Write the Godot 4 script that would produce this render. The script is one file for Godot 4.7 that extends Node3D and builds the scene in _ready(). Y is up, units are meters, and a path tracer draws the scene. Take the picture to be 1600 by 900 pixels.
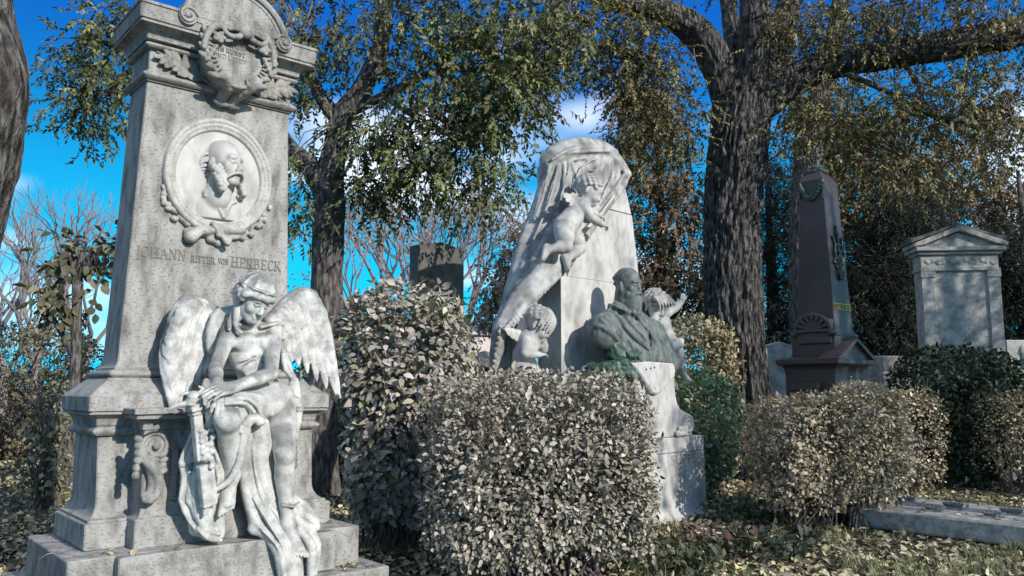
extends Node3D
var M := {}
var used_names := {}
var monument_frame := Transform3D(Basis(Vector3.UP, deg_to_rad(40.87)), Vector3(-2.565, 0, -4.851))
var bust_frame := Transform3D(Basis(Vector3.UP, deg_to_rad(45)), Vector3(1.014, 0, -9.181))

func numbered(called: String) -> String:
	var n: int = used_names.get(called, 0)
	used_names[called] = n + 1
	return called if n == 0 else "%s_%03d" % [called, n]

func thing(called: String, label: String, category: String, at := Vector3.ZERO, turn := 0.0, group := "") -> Node3D:
	var o := Node3D.new(); o.name = numbered(called); add_child(o)
	o.position = at; o.rotation.y = turn
	mark(o, label, category, group)
	return o

func mark(o: Node3D, label: String, category: String, group := "", kind := "") -> void:
	if label: o.set_meta("label", label)
	if category: o.set_meta("category", category)
	if group: o.set_meta("group", group)
	if kind: o.set_meta("kind", kind)

var shifts := {}
# stands a thing, whose shapes are given in the axes of a monument, at its own base
func place_in(o: Node3D, frame: Transform3D, base: Vector3) -> void:
	o.transform = Transform3D(frame.basis, frame * base)
	shifts[o] = base

# moves the parts of such a thing back by its base once all are made
func settle(o: Node3D) -> void:
	if not shifts.has(o): return
	for p in o.get_children(): p.position -= shifts[o]
	shifts.erase(o)

func _ready() -> void:
	# camera
	var cam = Camera3D.new(); cam.name = "camera"; add_child(cam)
	cam.position = Vector3(0, 1.4, 0); cam.rotation.x = deg_to_rad(6.95); cam.fov = 38.96; cam.near = .1; cam.far = 900; cam.current = true
	# sky, sun, exposure
	var we = WorldEnvironment.new(); we.name = "environment"; var e = Environment.new(); we.environment = e; add_child(we)
	e.background_mode = Environment.BG_SKY; e.sky = Sky.new(); e.sky.sky_material = PanoramaSkyMaterial.new(); e.sky.sky_material.panorama = sky_picture()
	e.background_energy_multiplier = 1.7
	e.tonemap_mode = Environment.TONE_MAPPER_LINEAR; e.tonemap_exposure = 1.25
	e.sdfgi_enabled = true; e.ssao_enabled = true; e.ssil_enabled = true
	var sun = DirectionalLight3D.new(); sun.name = "sun"; add_child(sun)
	sun.light_energy = 1.2; sun.light_color = Color(1, .975, .95); sun.light_angular_distance = .5; sun.shadow_enabled = true
	sun.look_at_from_position(Vector3(.717 * .89, .454, .696 * .89) * 50, Vector3.ZERO)
	lichen.seed = 5; lichen.frequency = 9.0; lichen.fractal_octaves = 4
	make_materials()
	build_ground()
	build_monument()
	build_bust_monument()
	build_obelisk()
	build_stones()
	build_angel()
	build_green()
	build_litter()
	for o in shifts.keys(): settle(o)

func sky_picture() -> ImageTexture:        # deep clear blue that pales to cyan low down, with scattered small clouds all round
	var w = 1024; var h = 512
	var im = Image.create(w, h, false, Image.FORMAT_RGBAF)
	var n = FastNoiseLite.new(); n.seed = 14; n.frequency = .9; n.fractal_octaves = 5; n.fractal_gain = .55
	for y in h:
		var el = PI * (.5 - (y + .5) / h)
		for x in w:
			var c: Color
			if el < 0:
				c = Color(.12, .11, .09)
			else:
				var u = clampf(el / .95, 0, 1)
				c = Color(.008, .4, .61).lerp(Color(.003, .072, .3), smoothstep(.0, .46, u)) 
				c = c.lerp(Color(.004, .05, .24), smoothstep(.4, 1.0, u))
				var az = TAU * (x + .5) / w
				var k = 1.0 / (sin(el) + .18)
				var p = Vector3(cos(az) * cos(el) * k, sin(az) * cos(el) * k, 3.0)
				var cl = smoothstep(-.05, .3, n.get_noise_3dv(p * .62))
				c = c.lerp(Color(.66, .7, .74), cl * lerpf(.3, .88, smoothstep(.03, .32, el)))
			im.set_pixel(x, y, c)
	return ImageTexture.create_from_image(im)

# ---------------------------------------------------------------- carved forms: a field of tapered capsules, ellipsoids and boxes joined with a smooth minimum, meshed as surface nets
class Clay:
	var kind := PackedInt32Array()
	var A := PackedVector3Array()
	var BA := PackedVector3Array()
	var IL := PackedFloat32Array()
	var R0 := PackedFloat32Array()
	var R1 := PackedFloat32Array()
	var K := PackedFloat32Array()
	var SUB := PackedInt32Array()
	var INV: Array[Basis] = []
	var G := PackedInt32Array()      # segments of one limb or fold: joined softly among themselves first, so that the joints do not swell
	var group := -1
	var groups := 0
	var lo := Vector3(1e9, 1e9, 1e9)
	var hi := Vector3(-1e9, -1e9, -1e9)
	var T := Transform3D()          # where the next shapes go: used for heads, hands, wings
	var S := 1.0
	var cell := 0.01
	var parts: Array = []
	var starts: Array[Vector3i] = []
	var lists: Array = []
	var clip_z := -1e9              # leave out what lies inside the block behind

	func _put(k: int, a: Vector3, ba: Vector3, r0: float, r1: float, blend: float, sub: bool, inv: Basis, reach: Vector3) -> void:
		kind.append(k); A.append(a); BA.append(ba); R0.append(r0); R1.append(r1); K.append(maxf(blend, 0.0005)); SUB.append(1 if sub else 0); INV.append(inv); G.append(group)
		IL.append(1.0 / maxf(ba.length_squared(), 1e-9))
		if not sub:
			var e := a + ba if k == 0 else a
			lo = lo.min(a.min(e) - reach); hi = hi.max(a.max(e) + reach)

	func cap(a: Vector3, b: Vector3, ra: float, rb := -1.0, blend := 0.02, sub := false) -> void:
		if rb < 0: rb = ra
		ra *= S; rb *= S
		var r := maxf(ra, rb)
		_put(0, T * a, T * b - T * a, ra, rb - ra, blend * S, sub, Basis(), Vector3(r, r, r))

	func chain(points: Array, radii: Array, blend := 0.02, sub := false) -> void:
		groups += 1; group = groups
		for i in points.size() - 1:
			cap(points[i], points[i + 1], radii[mini(i, radii.size() - 1)], radii[mini(i + 1, radii.size() - 1)], blend, sub)
		group = -1

	func curve(points: Array, ra: float, rb: float, blend := 0.01, n := 8, rm := -1.0) -> void:   # a smooth fold or lock through the points
		var c := Curve3D.new()
		for i in points.size():
			var t: Vector3 = (points[mini(i + 1, points.size() - 1)] - points[maxi(i - 1, 0)]) / 6.0
			c.add_point(points[i], -t, t)
		var l := c.get_baked_length()
		groups += 1; group = groups
		for i in n:
			var u := float(i) / n; var v := float(i + 1) / n
			var r0 := lerpf(ra, rb, u); var r1 := lerpf(ra, rb, v)
			if rm > 0:
				r0 = lerpf(r0, rm, sin(u * PI)); r1 = lerpf(r1, rm, sin(v * PI))
			cap(c.sample_baked(l * u, true), c.sample_baked(l * v, true), r0, r1, blend)
		group = -1

	func ell(c: Vector3, r: Vector3, turn := Vector3.ZERO, blend := 0.02, sub := false) -> void:
		ellb(c, r, Basis.from_euler(turn * PI / 180.0), blend, sub)

	func ellb(c: Vector3, r: Vector3, b: Basis, blend := 0.02, sub := false) -> void:
		var m := maxf(r.x, maxf(r.y, r.z)) * S
		var o := (T.basis.orthonormalized() * b).transposed()
		_put(1, T * c, r * S, minf(r.x, minf(r.y, r.z)) * S, 0, blend * S, sub, o, Vector3(m, m, m))

	func box(c: Vector3, half: Vector3, turn := Vector3.ZERO, rnd := 0.01, blend := 0.02, sub := false) -> void:
		var m := half.length() * S
		var o := (T.basis.orthonormalized() * Basis.from_euler(turn * PI / 180.0)).transposed()
		_put(2, T * c, half * S, rnd * S, 0, blend * S, sub, o, Vector3(m, m, m))

	func boxb(c: Vector3, half: Vector3, b: Basis, rnd := 0.01, blend := 0.02, sub := false) -> void:
		var m := half.length() * S
		_put(2, T * c, half * S, rnd * S, 0, blend * S, sub, (T.basis.orthonormalized() * b).transposed(), Vector3(m, m, m))

	func drum(c: Vector3, r: float, half: float, b: Basis, rnd := 0.006, blend := 0.01, sub := false) -> void:     # a round disc, its axis along b.z
		var m := Vector2(r, half).length() * S
		_put(3, T * c, Vector3(r, r, half) * S, rnd * S, 0, blend * S, sub, (T.basis.orthonormalized() * b).transposed(), Vector3(m, m, m))

	func round_box(i: int, p: Vector3) -> float:
		var q := INV[i] * (p - A[i])
		var u := Vector2(q.x, q.y).length() - BA[i].x + R0[i]; var v := absf(q.z) - BA[i].z + R0[i]
		return Vector2(maxf(u, 0), maxf(v, 0)).length() + minf(maxf(u, v), 0.0) - R0[i]

	func one(i: int, p: Vector3) -> float:
		if kind[i] == 0:
			var pa := p - A[i]
			var h := clampf(pa.dot(BA[i]) * IL[i], 0.0, 1.0)
			return (pa - BA[i] * h).length() - (R0[i] + R1[i] * h)
		if kind[i] == 1:
			var q := INV[i] * (p - A[i]) / BA[i]
			var l := q.length()
			return (l - 1.0) * R0[i] if l < 1.0 else l * (l - 1.0) / maxf((q / BA[i]).length(), 1e-5)
		if kind[i] == 3: return round_box(i, p)
		var w := (INV[i] * (p - A[i])).abs() - BA[i] + Vector3(R0[i], R0[i], R0[i])
		return Vector3(maxf(w.x, 0), maxf(w.y, 0), maxf(w.z, 0)).length() + minf(maxf(w.x, maxf(w.y, w.z)), 0.0) - R0[i]

	func dist(p: Vector3, list: PackedInt32Array) -> float:
		var d := 1.0
		var cur := -1; var ge := 0.0; var gk := 0.0; var gs := 0
		for i in list:
			var e: float
			var t := kind[i]
			if t == 0:
				var pa := p - A[i]
				var h := clampf(pa.dot(BA[i]) * IL[i], 0.0, 1.0)
				e = (pa - BA[i] * h).length() - (R0[i] + R1[i] * h)
			elif t == 1:
				var q := INV[i] * (p - A[i]) / BA[i]
				var l := q.length()
				e = (l - 1.0) * R0[i] if l < 1.0 else l * (l - 1.0) / maxf((q / BA[i]).length(), 1e-5)
			elif t == 3:
				e = round_box(i, p)
			else:
				var w := (INV[i] * (p - A[i])).abs() - BA[i] + Vector3(R0[i], R0[i], R0[i])
				e = Vector3(maxf(w.x, 0), maxf(w.y, 0), maxf(w.z, 0)).length() + minf(maxf(w.x, maxf(w.y, w.z)), 0.0) - R0[i]
			var k := K[i]; var s := SUB[i]; var gi := G[i]
			if gi >= 0 and gi == cur:
				var ki := k * .3
				var g := maxf(ki - absf(ge - e), 0.0)
				ge = minf(ge, e) - g * g / (4.0 * ki)
				continue
			if cur >= 0:
				var g := maxf(gk - absf(d + ge if gs else d - ge), 0.0)
				d = maxf(d, -ge) + g * g / (4.0 * gk) if gs else minf(d, ge) - g * g / (4.0 * gk)
				cur = -1
			if gi >= 0:
				cur = gi; ge = e; gk = k; gs = s
			else:
				var g := maxf(k - absf(d + e if s else d - e), 0.0)
				d = maxf(d, -e) + g * g / (4.0 * k) if s else minf(d, e) - g * g / (4.0 * k)
		if cur >= 0:
			var g := maxf(gk - absf(d + ge if gs else d - ge), 0.0)
			d = maxf(d, -ge) + g * g / (4.0 * gk) if gs else minf(d, ge) - g * g / (4.0 * gk)
		return d

	func onto(points: Array, eye: Vector3, deep := 0.0) -> Array:      # brings guide points to the surface, seen from eye
		var all := PackedInt32Array(range(kind.size()))
		var out := []
		var fine := [points[0]]
		for i in points.size() - 1:
			for k in 4: fine.append(points[i].lerp(points[i + 1], (k + 1) / 4.0))
		for p in fine:
			var d: Vector3 = (p - eye).normalized()
			var t: float = (p - eye).length() - 1.0
			var q: Vector3 = p
			for i in 50:
				q = eye + d * t
				var s := dist(q, all)
				if s < .003:
					q += d * deep
					break
				t += s * .85
				if t > (p - eye).length() + .5: q = p; break
			out.append(q)
		return out

	func groove(points: Array, ra: float, rb: float, blend: float, n := 8) -> void:
		var from := kind.size()
		curve(points, ra, rb, blend, n)
		for i in range(from, kind.size()): SUB[i] = 1

	func _near(c: Vector3, r: float, from: PackedInt32Array) -> PackedInt32Array:
		var out := PackedInt32Array()
		for i in from:
			if one(i, c) < r + K[i] + cell:
				out.append(i)
		return out

	const N := 5
	func mesh_into(st: Array, size: float, shift := Vector3.ZERO) -> void:     # st = [verts, normals, indices]
		cell = size
		var a := lo - Vector3.ONE * 2.5 * cell
		a.z = maxf(a.z, clip_z)
		var span := N * cell
		var big := 4
		var count := Vector3i(((hi - a) / (span * big)).floor()) + Vector3i.ONE
		var all := PackedInt32Array(range(kind.size()))
		starts.clear(); lists.clear(); parts.clear()
		for x in count.x:
			for y in count.y:
				for z in count.z:
					var c := a + (Vector3(x, y, z) + Vector3.ONE * 0.5) * span * big
					var l := _near(c, span * big * 0.87, all)
					if l.is_empty(): continue
					for u in big:
						for v in big:
							for w in big:
								var b := Vector3i(x * big + u, y * big + v, z * big + w)
								var cc := a + (Vector3(b) + Vector3.ONE * 0.5) * span
								var r := span * 0.87
								var ll := _near(cc, r, l)
								if ll.is_empty(): continue
								var d := dist(cc, ll)
								if absf(d) > r * 1.15 + cell and absf(d) < 0.99: continue
								starts.append(b); lists.append(ll)
		parts.resize(starts.size())
		var id := WorkerThreadPool.add_group_task(_block.bind(a), starts.size())
		WorkerThreadPool.wait_for_group_task_completion(id)
		var vs: PackedVector3Array = st[0]; var ns: PackedVector3Array = st[1]; var ix: PackedInt32Array = st[2]
		for p in parts:
			if p == null: continue
			var base := vs.size()
			for v in p[0]: vs.append(v - shift)
			ns.append_array(p[1])
			for i in p[2]: ix.append(base + i)
		st[0] = vs; st[1] = ns; st[2] = ix

	func _block(n: int, a: Vector3) -> void:
		const M := N + 2
		var o := a + Vector3(starts[n] * N - Vector3i.ONE) * cell
		var list: PackedInt32Array = lists[n]
		var f := PackedFloat32Array(); f.resize(M * M * M)
		var at := 0
		var any_in := false; var any_out := false
		var far := 1.75 * cell
		var w := 0.0; var v := 0.0
		for x in M:
			for y in M:
				for z in M:
					v = 0.0                                  # a sample beside one that is far from the surface is not worked out
					if z: v = f[at - 1]
					if y:
						w = f[at - M]
						if absf(w) > absf(v): v = w
					if x:
						w = f[at - M * M]
						if absf(w) > absf(v): v = w
					if absf(v) - cell > far: v -= cell if v > 0 else -cell
					else: v = dist(o + Vector3(x, y, z) * cell, list)
					f[at] = v; at += 1
					if v < 0: any_in = true
					else: any_out = true
		if not (any_in and any_out): return
		const C := N + 1
		var id := PackedInt32Array(); id.resize(C * C * C); id.fill(-1)
		var vs := PackedVector3Array(); var ns := PackedVector3Array(); var ix := PackedInt32Array()
		for x in C:
			for y in C:
				for z in C:
					var b := (x * M + y) * M + z
					var d0 := f[b]; var d1 := f[b + 1]; var d2 := f[b + M]; var d3 := f[b + M + 1]
					var e := b + M * M
					var d4 := f[e]; var d5 := f[e + 1]; var d6 := f[e + M]; var d7 := f[e + M + 1]
					var inside := int(d0 < 0) + int(d1 < 0) + int(d2 < 0) + int(d3 < 0) + int(d4 < 0) + int(d5 < 0) + int(d6 < 0) + int(d7 < 0)
					if inside == 0 or inside == 8: continue
					var s := Vector3.ZERO; var c := 0
					if (d0 < 0) != (d1 < 0): s += Vector3(0, 0, d0 / (d0 - d1)); c += 1
					if (d2 < 0) != (d3 < 0): s += Vector3(0, 1, d2 / (d2 - d3)); c += 1
					if (d4 < 0) != (d5 < 0): s += Vector3(1, 0, d4 / (d4 - d5)); c += 1
					if (d6 < 0) != (d7 < 0): s += Vector3(1, 1, d6 / (d6 - d7)); c += 1
					if (d0 < 0) != (d2 < 0): s += Vector3(0, d0 / (d0 - d2), 0); c += 1
					if (d1 < 0) != (d3 < 0): s += Vector3(0, d1 / (d1 - d3), 1); c += 1
					if (d4 < 0) != (d6 < 0): s += Vector3(1, d4 / (d4 - d6), 0); c += 1
					if (d5 < 0) != (d7 < 0): s += Vector3(1, d5 / (d5 - d7), 1); c += 1
					if (d0 < 0) != (d4 < 0): s += Vector3(d0 / (d0 - d4), 0, 0); c += 1
					if (d1 < 0) != (d5 < 0): s += Vector3(d1 / (d1 - d5), 0, 1); c += 1
					if (d2 < 0) != (d6 < 0): s += Vector3(d2 / (d2 - d6), 1, 0); c += 1
					if (d3 < 0) != (d7 < 0): s += Vector3(d3 / (d3 - d7), 1, 1); c += 1
					id[(x * C + y) * C + z] = vs.size()
					var p := s / c
					vs.append(o + (Vector3(x, y, z) + p) * cell)
					var g := Vector3(
						lerpf(lerpf(d4 - d0, d5 - d1, p.z), lerpf(d6 - d2, d7 - d3, p.z), p.y),
						lerpf(lerpf(d2 - d0, d3 - d1, p.z), lerpf(d6 - d4, d7 - d5, p.z), p.x),
						lerpf(lerpf(d1 - d0, d3 - d2, p.y), lerpf(d5 - d4, d7 - d6, p.y), p.x))
					ns.append(g.normalized())
		for x in range(1, C):
			for y in range(1, C):
				for z in range(1, C):
					var b := (x * M + y) * M + z
					var d := f[b]
					var i := (x * C + y) * C + z
					if (d < 0) != (f[b + 1] < 0):
						_quad(ix, id[i], id[i - C * C], id[i - C * C - C], id[i - C], d < 0)
					if (d < 0) != (f[b + M] < 0):
						_quad(ix, id[i], id[i - 1], id[i - C * C - 1], id[i - C * C], d < 0)
					if (d < 0) != (f[b + M * M] < 0):
						_quad(ix, id[i], id[i - C], id[i - C - 1], id[i - 1], d < 0)
		parts[n] = [vs, ns, ix]

	func _quad(ix: PackedInt32Array, a: int, b: int, c: int, d: int, flip: bool) -> void:
		if a < 0 or b < 0 or c < 0 or d < 0: return
		if flip:
			ix.append(a); ix.append(c); ix.append(b); ix.append(a); ix.append(d); ix.append(c)
		else:
			ix.append(a); ix.append(b); ix.append(c); ix.append(a); ix.append(c); ix.append(d)

	# ---- anatomy. The head: origin between the ears, +z the face, +y up, sizes for an adult (0.23 m) times S
	func head(at: Transform3D, s: float, child := false) -> void:
		T = Transform3D(at.basis * s, at.origin); S = s
		if child:
			ell(Vector3(0, .035, -.012), Vector3(.082, .085, .098))
			ell(Vector3(0, -.035, .03), Vector3(.066, .07, .06), Vector3.ZERO, .03)
			ell(Vector3(0, -.082, .06), Vector3(.022, .016, .018), Vector3.ZERO, .02)
			ell(Vector3(.04, -.045, .06), Vector3(.03, .028, .024), Vector3.ZERO, .02); ell(Vector3(-.04, -.045, .06), Vector3(.03, .028, .024), Vector3.ZERO, .02)
		else:
			ell(Vector3(0, .035, -.012), Vector3(.074, .085, .095))
			ell(Vector3(0, -.035, .028), Vector3(.058, .085, .06), Vector3.ZERO, .03)
			ell(Vector3(0, -.1, .066), Vector3(.021, .016, .018), Vector3.ZERO, .02)
			cap(Vector3(-.048, -.062, .0), Vector3(-.018, -.1, .058), .014, .012, .03); cap(Vector3(.048, -.062, .0), Vector3(.018, -.1, .058), .014, .012, .03)
			ell(Vector3(.042, -.032, .058), Vector3(.02, .024, .018), Vector3.ZERO, .02); ell(Vector3(-.042, -.032, .058), Vector3(.02, .024, .018), Vector3.ZERO, .02)
		cap(Vector3(-.038, .014, .074), Vector3(.038, .014, .074), .012, .012, .02)
		var ny := .006 if child else .0
		for x in [-1.0, 1.0]:
			ell(Vector3(x * .031, -.008 + ny, .094), Vector3(.02, .012, .016), Vector3.ZERO, .012, true)
			ell(Vector3(x * .030, -.010 + ny, .072), Vector3(.015, .010, .014), Vector3.ZERO, .004)
			cap(Vector3(x * .016, -.003 + ny, .086), Vector3(x * .046, -.005 + ny, .076), .004, .003, .005)
			ell(Vector3(x * .011, -.045 + ny, .09), Vector3(.0085, .007, .01), Vector3.ZERO, .006)
			ell(Vector3(x * (.083 if child else .075), -.018, -.012), Vector3(.011, .032, .02), Vector3(0, x * 20, 0), .008)
			ell(Vector3(x * .09, -.014, .0), Vector3(.008, .018, .01), Vector3.ZERO, .006, true)
		cap(Vector3(0, .004 + ny, .082), Vector3(0, -.04 + ny, .102 if not child else .094), .008, .012, .012)
		cap(Vector3(-.017, -.0685, .08), Vector3(.017, -.0685, .08), .0055, .0055, .008)
		cap(Vector3(-.013, -.079, .079), Vector3(.013, -.079, .079), .0068, .0068, .008)
		cap(Vector3(-.022, -.0735, .09), Vector3(.022, -.0735, .089), .0024, .0024, .003, true)
		T = Transform3D(); S = 1.0

	# a hand of five bent fingers: at = wrist, +z along the fingers, +y the back of the hand, side = +1 thumb towards +x; curl in degrees per joint
	func hand(at: Transform3D, s: float, side: float, curl: Array, thumb_out := 40.0) -> void:
		T = Transform3D(at.basis * s, at.origin); S = s
		boxb(Vector3(0, 0, .045), Vector3(.038, .013, .048), Basis(), .012, .012)
		cap(Vector3(0, 0, -.03), Vector3(0, 0, .01), .026, .028, .02)
		var lens := [.078, .086, .08, .064]
		for k in 4:
			var x := side * (.03 - k * .0195)
			var p := Vector3(x, .002, .088 - absf(k - 1.2) * .004)
			var ang := 0.0
			var spread := side * (1.5 - k) * -2.0
			var l: float = lens[k]
			for j in 3:
				ang += curl[k] * (0.8 if j == 0 else 1.0)
				var dir := Vector3(0, 0, 1).rotated(Vector3.RIGHT, deg_to_rad(ang)).rotated(Vector3.UP, deg_to_rad(-spread))
				var q: Vector3 = p + dir * l * [.45, .31, .24][j]
				cap(p, q, [.0098, .009, .0082][j], [.009, .0082, .0068][j], .003 if j else .006)
				p = q
		var t := Vector3(side * .03, -.004, .018)
		var d := Vector3(side * sin(deg_to_rad(thumb_out)), -.25, cos(deg_to_rad(thumb_out))).normalized()
		var t1 := t + d * .04
		cap(t, t1, .014, .0115, .015)
		var t2 := t1 + (d + Vector3(-side * .25, -.15, .3)).normalized() * .032
		cap(t1, t2, .0105, .0095, .004)
		cap(t2, t2 + (d + Vector3(-side * .5, -.2, .5)).normalized() * .026, .0095, .007, .003)
		T = Transform3D(); S = 1.0

	# a bare or sandalled foot: at = ankle, +z to the toes, +y up the shin
	func foot(at: Transform3D, s: float, side: float) -> void:
		T = Transform3D(at.basis * s, at.origin); S = s
		ell(Vector3(0, -.035, -.03), Vector3(.032, .035, .04), Vector3.ZERO, .03)
		cap(Vector3(0, -.005, .0), Vector3(side * .004, -.045, .13), .036, .022, .03)
		cap(Vector3(-side * .016, -.048, -.02), Vector3(-side * .026, -.055, .12), .022, .017, .03)
		cap(Vector3(side * .012, -.05, -.02), Vector3(side * .018, -.055, .13), .02, .02, .03)
		for k in 5:
			var x := side * (.03 - k * .0165)
			var z := .148 - k * .008
			var q := .0125 if k == 0 else .0095 - k * .0006
			cap(Vector3(x * .9, -.052, z), Vector3(x, -.054, z + .024), q, q * .95, .006)
			cap(Vector3(x, -.054, z + .024), Vector3(x, -.06, z + .042 - k * .002), q * .95, q * .8, .003)
		T = Transform3D(); S = 1.0

func frame_from(at: Vector3, z: Vector3, y: Vector3) -> Transform3D:
	var zz := z.normalized(); var xx := y.cross(zz).normalized()
	return Transform3D(Basis(xx, zz.cross(xx), zz), at)

func carve(called: String, clay: Clay, size: float, m: Material, parent: Node3D, tone := -1.0) -> MeshInstance3D:
	var st := [PackedVector3Array(), PackedVector3Array(), PackedInt32Array()]
	clay.mesh_into(st, size)
	return solid(called, st, m, parent, tone)

func carve_all(called: String, list: Array, m: Material, parent: Node3D, tone := -1.0) -> MeshInstance3D:     # several grids, one mesh: [[clay, cell], ...]
	var st := [PackedVector3Array(), PackedVector3Array(), PackedInt32Array()]
	for e in list: e[0].mesh_into(st, e[1])
	return solid(called, st, m, parent, tone)

func solid(called: String, st: Array, m: Material, parent: Node3D, tone := -1.0) -> MeshInstance3D:
	var arr := []; arr.resize(Mesh.ARRAY_MAX)
	arr[Mesh.ARRAY_VERTEX] = st[0]; arr[Mesh.ARRAY_NORMAL] = st[1]; arr[Mesh.ARRAY_INDEX] = st[2]
	if tone >= 0:
		var cols := PackedColorArray(); cols.resize(st[0].size())
		for i in st[0].size(): cols[i] = weathered(st[0][i], st[1][i], tone)
		arr[Mesh.ARRAY_COLOR] = cols
	var me := ArrayMesh.new(); me.add_surface_from_arrays(Mesh.PRIMITIVE_TRIANGLES, arr)
	var o := MeshInstance3D.new(); o.mesh = me; o.material_override = m; o.name = called
	(parent if parent else self).add_child(o, true)
	return o

# ---------------------------------------------------------------- plain building helpers
func commit(st: SurfaceTool, called: String, m: Material, parent: Node3D = null, smooth = false) -> MeshInstance3D:
	if not smooth: pass
	st.generate_normals()
	var o = MeshInstance3D.new(); o.mesh = st.commit(); o.material_override = m
	o.name = called if parent else numbered(called)
	(parent if parent else self).add_child(o, true)
	return o

func begin(smooth = -1) -> SurfaceTool:
	var st = SurfaceTool.new(); st.begin(Mesh.PRIMITIVE_TRIANGLES); st.set_smooth_group(smooth)
	return st

func quad(st: SurfaceTool, a: Vector3, b: Vector3, c: Vector3, d: Vector3) -> void:   # seen from the front, a b c d run clockwise
	for v in [a, b, c, a, c, d]: st.add_vertex(v)

# stacked rings of eight corners: rows of [half width, front z, back z, y]; the corners are cut by c
func loft(st: SurfaceTool, rows: Array, cx: float, c = .008, c_back = .008) -> void:
	var rings = []
	for r in rows:
		var x0: float = cx - r[0]; var x1: float = cx + r[0]; var zf: float = r[1]; var zb: float = r[2]; var y: float = r[3]
		rings.append([Vector3(x0 + c, y, zf), Vector3(x1 - c, y, zf), Vector3(x1, y, zf - c), Vector3(x1, y, zb + c), Vector3(x1 - c, y, zb), Vector3(x0 + c, y, zb), Vector3(x0, y, zb + c), Vector3(x0, y, zf - c)])
	for i in rings.size() - 1:
		for k in 8:
			var j = (k + 1) % 8
			quad(st, rings[i][k], rings[i + 1][k], rings[i + 1][j], rings[i][j])
	var t: Array = rings[-1]; var b: Array = rings[0]
	for k in range(1, 7):
		for v in [t[0], t[k], t[k + 1]]: st.add_vertex(v)
		for v in [b[0], b[k + 1], b[k]]: st.add_vertex(v)
	# (the caps are wound so that they face up and down)

func block(called: String, x0: float, x1: float, y0: float, y1: float, z0: float, z1: float, m: Material, parent: Node3D, c = .008) -> MeshInstance3D:   # a block of stone with eased edges
	var st = begin()
	var hw = (x1 - x0) / 2
	loft(st, [[hw - c, z1 - c, z0 + c, y0], [hw, z1, z0, y0 + c], [hw, z1, z0, y1 - c], [hw - c, z1 - c, z0 + c, y1]], (x0 + x1) / 2, c)
	return commit(st, called, m, parent)

# a moulding between two profile points: bulge > 0 swells out, < 0 hollows in
func arc_rows(a: Array, b: Array, bulge: float, n = 6) -> Array:
	var out = []
	for i in n + 1:
		var u = float(i) / n
		var s = sin(u * PI) * bulge
		out.append([lerpf(a[0], b[0], u) + s, lerpf(a[1], b[1], u) + s, lerpf(a[2], b[2], u) - s, lerpf(a[3], b[3], u)])
	return out

# quarter hollow or quarter round between two rows: first = true runs along y first
func quarter(a: Array, b: Array, y_first: bool, n = 6) -> Array:
	var out = []
	for i in n + 1:
		var t = PI / 2 * i / n
		var uo = 1 - cos(t) if y_first else sin(t)
		var uy = sin(t) if y_first else 1 - cos(t)
		out.append([lerpf(a[0], b[0], uo), lerpf(a[1], b[1], uo), lerpf(a[2], b[2], uo), lerpf(a[3], b[3], uy)])
	return out

# a flat outline (clockwise from the front or not) given depth z0..z1, with an eased front edge
func slab(st: SurfaceTool, outline: PackedVector2Array, z0: float, z1: float, e = .006) -> void:
	if Geometry2D.is_polygon_clockwise(outline): outline.reverse()
	var ins = Geometry2D.offset_polygon(outline, -e) if e > 0 else [outline]
	var n = outline.size()
	var inner: PackedVector2Array = outline
	if e > 0:
		inner = PackedVector2Array()
		for i in n:
			var p = outline[i]; var a = (p - outline[(i + n - 1) % n]).normalized(); var b = (outline[(i + 1) % n] - p).normalized()
			var nn = (Vector2(-a.y, a.x) + Vector2(-b.y, b.x)).normalized()
			inner.append(p + nn * e)
	for i in n:
		var j = (i + 1) % n
		var p = outline[i]; var q = outline[j]; var u = inner[i]; var v = inner[j]
		quad(st, Vector3(p.x, p.y, z0), Vector3(p.x, p.y, z1 - e), Vector3(q.x, q.y, z1 - e), Vector3(q.x, q.y, z0))
		if e > 0: quad(st, Vector3(p.x, p.y, z1 - e), Vector3(u.x, u.y, z1), Vector3(v.x, v.y, z1), Vector3(q.x, q.y, z1 - e))
	var tri = Geometry2D.triangulate_polygon(inner)
	for i in range(0, tri.size(), 3):
		var a = inner[tri[i]]; var b = inner[tri[i + 1]]; var c = inner[tri[i + 2]]
		if (b - a).cross(c - a) > 0: var s = b; b = c; c = s
		for v in [a, b, c]: st.add_vertex(Vector3(v.x, v.y, z1))
		for v in [a, c, b]: st.add_vertex(Vector3(v.x, v.y, z0))

# a band between two radii bent round a centre, from angle a0 to a1 (degrees), profile rows of [radius, z]
func swept_arc(st: SurfaceTool, c: Vector3, rows: Array, a0: float, a1: float, n = 40, squash = 1.0) -> void:
	for i in n:
		var t0 = deg_to_rad(lerpf(a0, a1, float(i) / n)); var t1 = deg_to_rad(lerpf(a0, a1, float(i + 1) / n))
		for k in rows.size() - 1:
			var p = [rows[k], rows[k + 1]]
			var q = []
			for w in [[t0, 0], [t0, 1], [t1, 1], [t1, 0]]:
				var r: float = p[w[1]][0]
				q.append(c + Vector3(cos(w[0]) * r, sin(w[0]) * r * squash, p[w[1]][1]))
			quad(st, q[0], q[1], q[2], q[3])

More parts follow.
